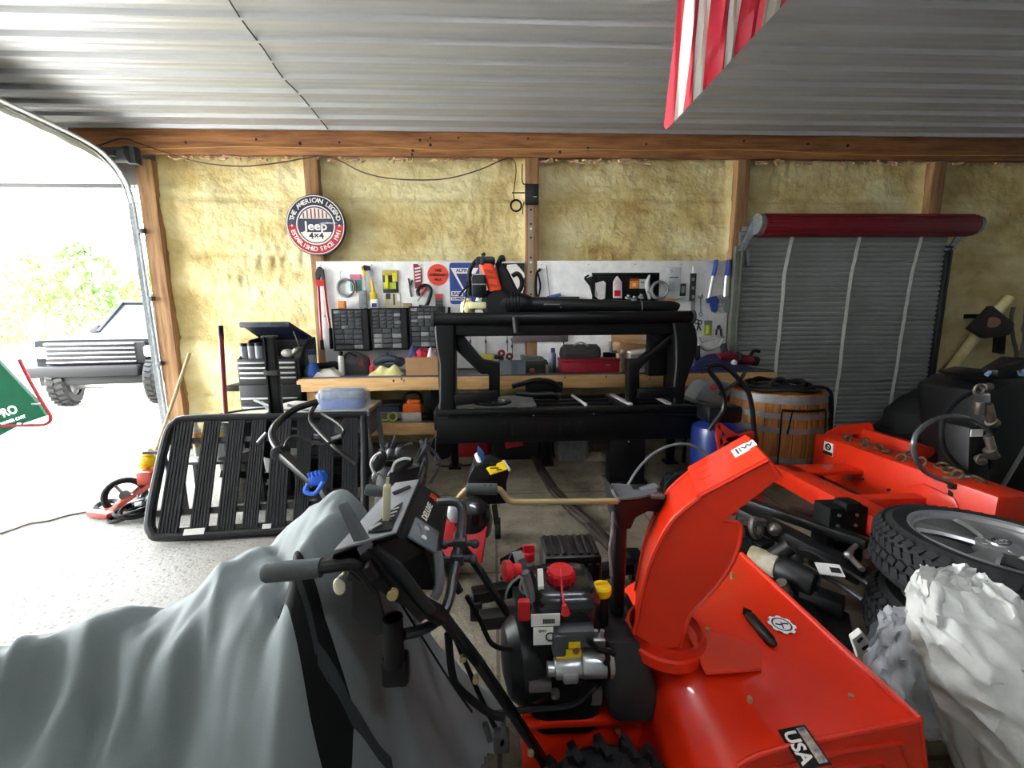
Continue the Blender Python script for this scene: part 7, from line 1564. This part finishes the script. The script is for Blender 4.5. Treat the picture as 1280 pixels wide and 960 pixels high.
# drive shaft and hydraulic arms between snow blower and orange implement
t = thing('hydraulic_arm_set', 'dark greasy drive shaft and hydraulic arms behind the snow blower bucket', 'hydraulic arm', (1.3, 2.1, 0))
dk = mat('greasy_black', '191a1b', .45, metal=.3, var=.3, vscale=10)
b = B()
for a_, c_, z0, z1, w_ in (((925, 640), (1080, 720), .30, .20, .10), ((935, 628), (1085, 680), .26, .26, .07), ((985, 640), (1100, 668), .22, .22, .09), ((1000, 740), (1055, 760), .10, .10, .10), ((900, 660), (960, 690), .2, .2, .12)): b.bar(PZ(*a_, z0), PZ(*c_, z1), w_, w_ * .8, bev=.01)
build(b, 'beam', dk, t)
b = B(); q = PZ(960, 703, .26); q2 = PZ(945, 660, .30); q3 = PZ(985, 715, .24)
b.cyl(q + Vector((-.05, .06, .0)), q + Vector((.02, -.04, .0)), .055, n=18, bev=.006); build(b, 'cylinder_sleeve', mat('cream_sleeve', '8f8360', .5, hex2='b9b5a8', vscale=10), t)
b = B(); b.cyl(q + Vector((.02, -.04, 0)), q + Vector((.11, -.16, -.01)), .06, n=18, bev=.01); b.cyl(q + Vector((.02, .0, .03)), q + Vector((.08, -.03, .10)), .035, n=12); b.ball(q + Vector((.10, -.02, .03)), .05); b.cyl(q3, q3 + Vector((.1, -.06, -.02)), .04, n=12); build(b, 'pump_body', dk, t)
b = B(); b.torus(q2, (.5, -.8, .3), .045, .018, 20, 8); b.ball(q2 + Vector((.09, -.02, 0)), .035); b.bar(q2 + Vector((-.08, .02, .0)), q2 + Vector((-.06, .02, -.14)), .05, .03); b.bar(q2 + Vector((-.08, .03, .03)), q2 + Vector((.05, 0, .03)), .04, .03); b.cyl(PZ(980, 735, .22), PZ(986, 742, .18), .02, n=10); b.cyl(PZ(976, 728, .25), PZ(981, 736, .22), .026, n=10); build(b, 'yoke', mat('oily_steel', '77726a', .35, metal=.7, var=.3), t)
b = B(); b.tube([PZ(x, y, z) for x, y, z in ((998, 686, .3), (1015, 690, .3), (1035, 702, .28), (1060, 715, .26), (1085, 730, .25))], .010, n=8); b.tube([PZ(x, y, z) for x, y, z in ((1020, 716, .26), (1045, 728, .24), (1078, 750, .22))], .012, n=8); build(b, 'hose', mat('hose_sheen', '2b2d2f', .3, coat=.3), t)
b = B(); q = PZ(1037, 712, .30); b.box(q, (.10, .06, .004), rot=(R(25), 0, R(-15))); build(b, 'tag_label', paper, t)
b = B(); b.box(q + Vector((.02, -.008, .0)), (.04, .025, .006), rot=(R(25), 0, R(-15))); build(b, 'tag_print', dgrey, t)
b = B(); b.tube([PZ(x, y, .3) for x, y in ((1070, 682), (1062, 690), (1066, 700), (1078, 712))], .012, n=8); b.ball(PZ(1060, 694, .3), .02); build(b, 'coupler', steel, t)
b = B(); b.box((1.22, 1.95, .05), (.7, .4, .10), bev=.02, rot=(0, 0, R(-25))); b.poly([PZ(x, y, .25) for x, y in ((925, 645), (952, 655), (935, 690), (905, 700))], .06, n=(0, 0, -1)); build(b, 'base_plate', blackmat, t)
b = B(); b.poly([PZ(x, y, .07) for x, y in ((965, 735), (1010, 742), (1062, 766), (1068, 800), (1062, 850), (1020, 830))], .06, n=(0, 0, -1), bev=.01); build(b, 'shadow_slab', blackmat, t)  # black slab added to darken the floor where only shadow lies

# black loader with hoses at the right edge
t = thing('hydraulic_loader', 'black loader body with silver fittings and looping hoses behind the tyre stack', 'machine', (3.0, 2.3, 0))
def PE(x, y, Y=2.35): return PY(x, y, Y)
b = B(); b.poly([PE(x, y) for x, y in ((1238, 492), (1262, 478), (1345, 470), (1345, 652), (1228, 648), (1226, 600), (1242, 590))], .45, n=(0, 1, 0), bev=.02); build(b, 'body', blackm, t)
b = B(); b.poly([PE(x, y, 2.3) for x, y in ((1212, 535), (1234, 530), (1240, 632), (1220, 640), (1210, 600))], .18, n=(0, 1, 0), bev=.012); build(b, 'valve_block', mat('valve_black', '08090a', .5), t)
b = B(); b.poly([PE(x, y, 2.9) for x, y in ((1150, 548), (1158, 522), (1180, 505), (1210, 492), (1250, 488), (1290, 500), (1290, 560))], .35, n=(0, 1, 0), bev=.02); build(b, 'rear_hood', blackmat, t)
b = B(); b.poly([PE(x, y, 2.45) for x, y in ((1212, 468), (1235, 462), (1270, 465), (1300, 448), (1300, 482), (1262, 480), (1226, 476))], .2, n=(0, 1, 0), bev=.008); b.bar(PE(1240, 466), PE(1290, 452), .06, .04, bev=.01); build(b, 'lever_guard', black, t)
b = B(); b.box(PE(1279, 464, 2.36), (.05, .02, .04), rot=(0, R(-30), 0)); b.tube([PE(x, y, 2.36) for x, y in ((1233, 469), (1238, 465), (1243, 464))], .012, n=7); build(b, 'chrome_trim', mat('chrome_blue_reflection', '9fc2e6', .2, metal=.5), t)  # blue reflection put into the colour of these bits
b = B(); 
for p0, p1, r_ in (((1224, 502), (1224, 518), .022), ((1234, 505), (1240, 528), .024), ((1238, 526), (1243, 530), .030), ((1235, 545), (1240, 563), .022), ((1236, 562), (1242, 571), .030), ((1229, 484), (1238, 483), .022), ((1222, 572), (1229, 578), .022)): b.cyl(PE(*p0, 2.27), PE(*p1, 2.27), r_, n=12, bev=.003)
b.torus(PE(1224, 487, 2.26), (0, -1, 0), .03, .007, 18, 6); b.torus(PE(1226, 574, 2.26), (0, -1, 0), .028, .007, 18, 6); build(b, 'fitting', mat('tarnished_silver', '7d766b', .38, metal=.7, var=.2), t)
b = B(); b.box(PE(1221, 541, 2.28), (.075, .004, .045)); build(b, 'spec_plate', paper, t)
b = B(); b.tube([PE(x, y, Y) for x, y, Y in ((1243, 560, 2.28), (1236, 540, 2.26), (1218, 526, 2.22), (1195, 520, 2.18), (1172, 523, 2.15), (1152, 535, 2.12), (1142, 552, 2.1), (1145, 575, 2.1), (1160, 592, 2.12), (1190, 605, 2.15), (1215, 620, 2.2), (1235, 632, 2.25))], .013, n=10); build(b, 'hose', mat('hose_grey_sheen', '4a4c4e', .25, coat=.3), t)
b = B(); b.tube([PE(x, y, Y) for x, y, Y in ((1212, 492, 2.34), (1198, 500, 2.28), (1184, 515, 2.24), (1177, 535, 2.2), (1180, 560, 2.2), (1195, 580, 2.22), (1215, 597, 2.26))], .013, n=10); build(b, 'hose', rubber, t)
b = B(); b.tube([PE(x, y, 2.2) for x, y in ((1168, 601), (1180, 598), (1192, 597), (1216, 596))], .012, n=8, rs=[.006, .012, .010, .012]); b.bar(PE(1246, 620, 2.3), PE(1283, 558, 2.3), .015, .015, up=(0, 1, 0)); build(b, 'piston_rod', alu, t)
b = B(); b.poly([PE(x, y, Y) for x, y, Y in ((1185, 612, 2.15), (1210, 608, 2.3), (1245, 625, 2.3), (1240, 640, 2.15), (1205, 625, 2.1))], .03, n=(0, 0, -1), bev=.004); b.cyl(PE(1190, 610, 2.14), PE(1190, 604, 2.14), .02, n=10); build(b, 'foot_pad', mat('worn_dark_steel', '3c3833', .4, metal=.5, var=.3), t)
b = B(); q = PE(1300, 640, 2.5); b.box((q.x, 2.5, .12), (.7, .4, .24), bev=.02); build(b, 'base', blackmat, t)

# on the wall behind: dark plate with strap, leaning pipe, tarp
Yw2 = D - .30
t = thing('hanging_plate', 'dark tilted plate with rusty boss hung on the foam wall', 'plate', PY(1240, 440, Yw2))
b = B(); b.poly([PY(x, y, Yw2) for x, y in ((1213, 411), (1241, 382), (1269, 405), (1262, 419), (1232, 423))], .06, n=(0, 1, 0), bev=.006); build(b, 'plate', mat('dark_leather_plate', '1d1713', .6, var=.3), t)
b = B(); b.cyl(PY(1241, 403, Yw2), PY(1241, 403, Yw2 - .03), .06, n=20); build(b, 'boss', mat('rust_boss', '5a3a22', .7), t)
b = B(); b.poly([PY(x, y, Yw2 + .02) for x, y in ((1247, 415), (1258, 417), (1256, 443), (1245, 441))], .04, n=(0, 1, 0)); b.bar((PY(1241, 395, Yw2).x, Yw2 + .04, PY(1241, 395, Yw2).z), (PY(1241, 395, Yw2).x, D - .02, PY(1241, 395, Yw2).z), .05, .05); build(b, 'strap', blackmat, t)
b = B(); b.tube([PY(x, y, D - .12) for x, y in ((1267, 384), (1264, 400), (1267, 425), (1271, 452))] + [(PY(1275, 470, D - .12).x, D - .14, .0)], .018, n=8); solo(b, 'grey_pipe', mat('dull_pipe', '5d554c', .5), 'dull grey pipe leaning on the foam wall beside the dark plate', 'pipe')
b = B(); b.tube([PY(x, y, D - .10) for x, y in ((1262, 372), (1235, 402), (1205, 440), (1180, 475), (1155, 512))] + [(PY(1140, 530, D - .1).x, D - .10, .02)], .06, n=10, rs=[.05, .06, .055, .06, .05, .05]); struct(b, 'trim_9', foam, ang=80)
t = thing('dark_tarp', 'dark tarp heaped against the wall behind the loader', 'tarp', PY(1230, 520, 4.5)); b = B()
tc_ = Vector((PY(1240, 520, 4.3).x, 4.3, 0)); b.grid(lambda u, v: (tc_.x + 1.9 * (u - .62), tc_.y + .8 * (v - .5), .01 + .95 * max(0, 1 - (2 * u - 1) ** 2) ** .6 * max(0, 1 - (2 * v - 1) ** 2) ** .6 * (.8 + .35 * nz(u * 4, v * 3, 41))), 40, 24, .004); build(b, 'cloth', mat('dark_tarp_cloth', '1f2022', .85, var=.25), t)

# two tyres on alloy wheels lying in a stack
tyre_m = mat('tyre_rubber', '111315', .75, var=.25, vscale=18, bump=.1, bscale=120)
def tyre(loc, tilt, r, w, label):
    M = Matrix.Translation(Vector(loc)) @ Euler(tilt).to_matrix().to_4x4()
    t = thing('alloy_wheel_tyre', label, 'tyre', M=M, group=None)
    b = B(M); rim = r * .70
    b.lathe([(rim, 0.012), (rim + .03, .0), (r * .86, -.004 + .002), (r * .95, .02), (r, .05), (r, w - .05), (r * .95, w - .02), (r * .86, w + .002), (rim + .03, w), (rim, w - .012), (rim - .01, w / 2)], (0, 0, 0), (0, 0, 1), 64, close=True)
    N_ = 56
    for i in range(N_):
        a = 2 * PI * i / N_
        for k, (zf, hf, off, dep) in enumerate(((.90, .13, 0, .93), (.70, .17, .5, 1.0), (.50, .15, 0, 1.0), (.30, .17, .5, 1.0), (.10, .13, 0, .93))):
            aa = a + off * 2 * PI / N_; rr = (r + .004) if dep == 1 else r * .968
            q = Matrix.Rotation(aa, 3, 'Z') @ Matrix.Rotation((.5 if zf > .5 else -.5) if dep < 1 else 0, 3, 'Y').inverted()
            b.box((rr * math.cos(aa), rr * math.sin(aa), w * zf), (.014, 2 * PI * r / N_ * .78, w * hf), Matrix.Rotation(aa, 3, 'Z') @ Matrix.Rotation((-.75 if zf > .5 else .75) if dep < 1 else 0, 3, 'Y') @ Matrix.Rotation(.35 if k % 2 else -.35, 3, 'X'))
    build(b, 'tyre', tyre_m, t)
    al = MATS.get('alloy') or mat('alloy', 'b3b5b5', .3, metal=.75, var=.06)
    b = B(M); b.lathe([(rim + .012, w + .002), (rim + .012, w - .012), (rim - .012, w - .03), (rim - .03, w - .12), (rim - .04, .03), (rim - .03, .02), (rim - .02, w - .10), (rim - .0, w - .006)], (0, 0, 0), (0, 0, 1), 64, close=True); build(b, 'rim', al, t)
    for i in range(5):
        a = R(52 + 72 * i); ca, sa = math.cos(a), math.sin(a)
        b = B(M); ax_ = Vector((ca, sa, 0)); pe = Vector((-sa, ca, 0))
        rings = []
        for rr, hw_, z in ((.045, .026, w - .022), (.10, .027, w - .018), (.17, .036, w - .014), (rim - .02, .052, w - .018), (rim - .012, .056, w - .04)):
            rings.append([ax_ * rr + pe * hw_ + Vector((0, 0, z - .012)), ax_ * rr + pe * hw_ * .7 + Vector((0, 0, z)), ax_ * rr - pe * hw_ * .7 + Vector((0, 0, z)), ax_ * rr - pe * hw_ + Vector((0, 0, z - .012)), ax_ * rr + Vector((0, 0, z - .035))])
        b.loft(rings); build(b, 'spoke', al, t)
    b = B(M); b.lathe([(0, w - .06), (.075, w - .06), (.075, w - .022), (.06, w - .014), (.042, w - .012), (.04, w - .006), (0, w - .004)], n=36)
    for i in range(5):
        a = R(88 + 72 * i); b.cyl((.058 * math.cos(a), .058 * math.sin(a), w - .03), (.058 * math.cos(a), .058 * math.sin(a), w - .012), .008, n=10)
    build(b, 'hub', al, t)
    b = B(M); b.lathe([(0, .05), (rim - .045, .05), (rim - .045, .06), (0, .10)], n=48); build(b, 'wheel_back', blackmat, t)
    b = B(M)      # hub badge: crossed ovals
    def oval(cx, cy, rx, ry): b.tube([(cx + rx * math.cos(2 * PI * k / 20), cy + ry * math.sin(2 * PI * k / 20), w - .003) for k in range(20)], .0026, n=6, smooth=2, closed=True)
    oval(0, 0, .034, .024); oval(0, .006, .020, .010); oval(0, 0, .009, .021); build(b, 'hub_badge', chrome, t)
    return t
tyre((2.05, 1.49, .285), (R(0), R(1.5), R(10)), .385, .235, 'upper tyre of the stack, silver alloy wheel face up')
tyre((2.00, 1.43, .012), (0, 0, R(40)), .385, .235, 'lower tyre of the stack, half hidden by the plastic bags')

# plastic bags in front of the tyres
wb = mat('white_plastic_film', 'd4d5d0', .35, var=.08, vscale=12, coat=.15, bump=.6, bscale=18)
cb = mat('cloudy_plastic_film', 'd3d7db', .3, alpha=.88, var=.12, vscale=8, bump=.3, bscale=20)
def bag(rings_px, m, name, label, amp, sd, thick):
    # rings of picture outlines with their depth: the front of the bag bulges towards the room, the back returns to the tyres
    t = thing(name, label, 'bag', (0, 0, 0)); n = 72
    b = B(); rows = []
    for (x0_, x1_, py, Yc_, dp) in rings_px:
        p, q = PY(x0_, py, Yc_), PY(x1_, py, Yc_); cx, hw_ = (p.x + q.x) / 2, (q.x - p.x) / 2; row = []
        for i in range(n):
            a = 2 * PI * i / n; f = 1 + 1.4 * amp * nz(math.cos(a) * 2.2 + sd, math.sin(a) * 2.2, p.z * 7) + amp * .6 * (abs(nz(math.cos(a) * 5 + sd, math.sin(a) * 5, p.z * 16)) * 2 - .5)
            row.append((cx + hw_ * math.cos(a) * f, Yc_ + dp * math.sin(a) * f, p.z + .012 * nz(a * 3, sd, p.z * 9)))
        rows.append(row)
    rr = []
    for A, C in zip(rows, rows[1:]):
        for k in range(6):
            f = k / 6; rr.append([tuple(A[i][j] * (1 - f) + C[i][j] * f + (.020 * (abs(nz(i * .22 + sd + len(rr) * .1, len(rr) * .24 - i * .08, j * 5)) * 2 - .4) + .006 * nz(i * .6, len(rr) * .6, j + sd) if 1 else 0) for j in range(3)) for i in range(n)])
    rr.append(rows[-1]); b.loft(rr)
    lo = min(v.co.z for v in b.bm.verts)
    t.location = (sum(v.co.x for v in b.bm.verts) / len(b.bm.verts), sum(v.co.y for v in b.bm.verts) / len(b.bm.verts), lo); WM[t.name] = Matrix.Translation(t.location)
    build(b, 'film', m, t, ang=60); return t
tb = bag([(1188, 1214, 722, 1.17, .03), (1154, 1240, 726, 1.13, .07), (1150, 1272, 760, 1.08, .11), (1158, 1302, 800, 1.03, .14), (1172, 1322, 850, .99, .16), (1192, 1340, 900, .96, .17), (1215, 1350, 960, .94, .17), (1240, 1340, 1040, .93, .15)], wb, 'white_plastic_bag', 'large crumpled white plastic bag leaning on the tyre stack', .10, 3, .002)
tb2 = bag([(1120, 1142, 768, 1.22, .03), (1106, 1158, 782, 1.20, .05), (1096, 1172, 820, 1.18, .07), (1090, 1190, 860, 1.16, .08), (1110, 1200, 890, 1.14, .08), (1135, 1200, 905, 1.13, .07)], cb, 'clear_plastic_bag', 'cloudy clear plastic bag between snow blower and white bag', .10, 8, .002)
b = B(); b.poly([PY(x, y, 1.34) for x, y in ((1065, 800), (1078, 790), (1100, 818), (1116, 838), (1114, 872), (1096, 858), (1074, 826))], .03, n=(.3, 1, 0), bev=.006); t = thing('printed_bag', 'small white plastic bag with black print by the lower tyre', 'bag', PY(1088, 850, 1.34)); build(b, 'film', paper, t)
b = B()
for a_, c_ in (((1072, 803), (1078, 797)), ((1078, 812), (1088, 806)), ((1084, 822), (1088, 816)), ((1092, 834), (1102, 828)), ((1098, 842), (1108, 836))): b.bar(PY(*a_, 1.338), PY(*c_, 1.338), .010, .004, up=(0, 1, 0))
build(b, 'print', black, t)
q = PY(1180, 930, 1.3); t = thing('grey_cushion', 'dark grey cloth bundle on the floor below the plastic bags', 'bundle', (q.x, 1.28, 0)); b = B(); b.loft([[(q.x - .02 + x * s, 1.32 + y * s, z) for x, y in rrect(.36, .40, .1)] for z, s in ((0, .9), (.06, 1), (.16, .97), (.22, .8), (.245, .5))]); build(b, 'cloth', mat('charcoal_cloth', '34373a', .85, var=.15), t)
# a thing of one mesh is that mesh itself
for e in [o for o in COL.objects if o.type == 'EMPTY']:
    ch = list(e.children)
    if len(ch) == 1 and not ch[0].children:
        c = ch[0]; nm = e.name
        for k in ('label', 'category', 'group', 'kind'):
            if k in e: c[k] = e[k]
        M = e.matrix_basis.copy(); bpy.data.objects.remove(e)
        c.parent = None; c.matrix_basis = M; c.name = nm
# ------------------------------------------------------------------- light
w = bpy.data.worlds.new('world'); SC.world = w; w.use_nodes = True
bg = w.node_tree.nodes['Background']
bg.inputs['Color'].default_value = (0.93, 0.97, 1.0, 1)
bg.inputs['Strength'].default_value = 22.0
sun = bpy.data.lights.new('sun', 'SUN'); sun.energy = 18.0; sun.angle = R(3); sun.color = (1, 0.96, 0.9)
so = bpy.data.objects.new('sun', sun); COL.objects.link(so)
so.rotation_euler = Euler((R(48), 0, R(-35)))
# shop light: LED strip fixtures hung along the ceiling behind the camera
led = mat('led_diffuser', 'f2f6ff', 0.4, emit=44.0)
for lx, ly in ((0.35, 1.9), (0.9, -0.6), (-2.4, 1.3)):
    t = thing('shop_light', 'long white strip lamp fixed under the ribbed ceiling', 'lamp', (lx, ly, 3.27), group='strip lamps behind the viewer')
    b = B(); b.box((lx - .5, ly, 3.39), (.02, .02, .08)); b.box((lx + .5, ly, 3.39), (.02, .02, .08)); b.box((lx, ly, 3.345), (1.2, 0.10, 0.04), bev=0.008); build(b, 'housing', white, t)
    b = B(); b.box((lx, ly, 3.312), (1.16, 0.085, 0.03), bev=0.012); build(b, 'diffuser', led, t)
SC.view_settings.view_transform = 'Standard'
SC.view_settings.look = 'None'
SC.view_settings.exposure = 0.6
SC.view_settings.gamma = 1.0
SC.view_settings.use_curve_mapping = False
SC.cycles.use_denoising = True
SC.cycles.max_bounces = 8
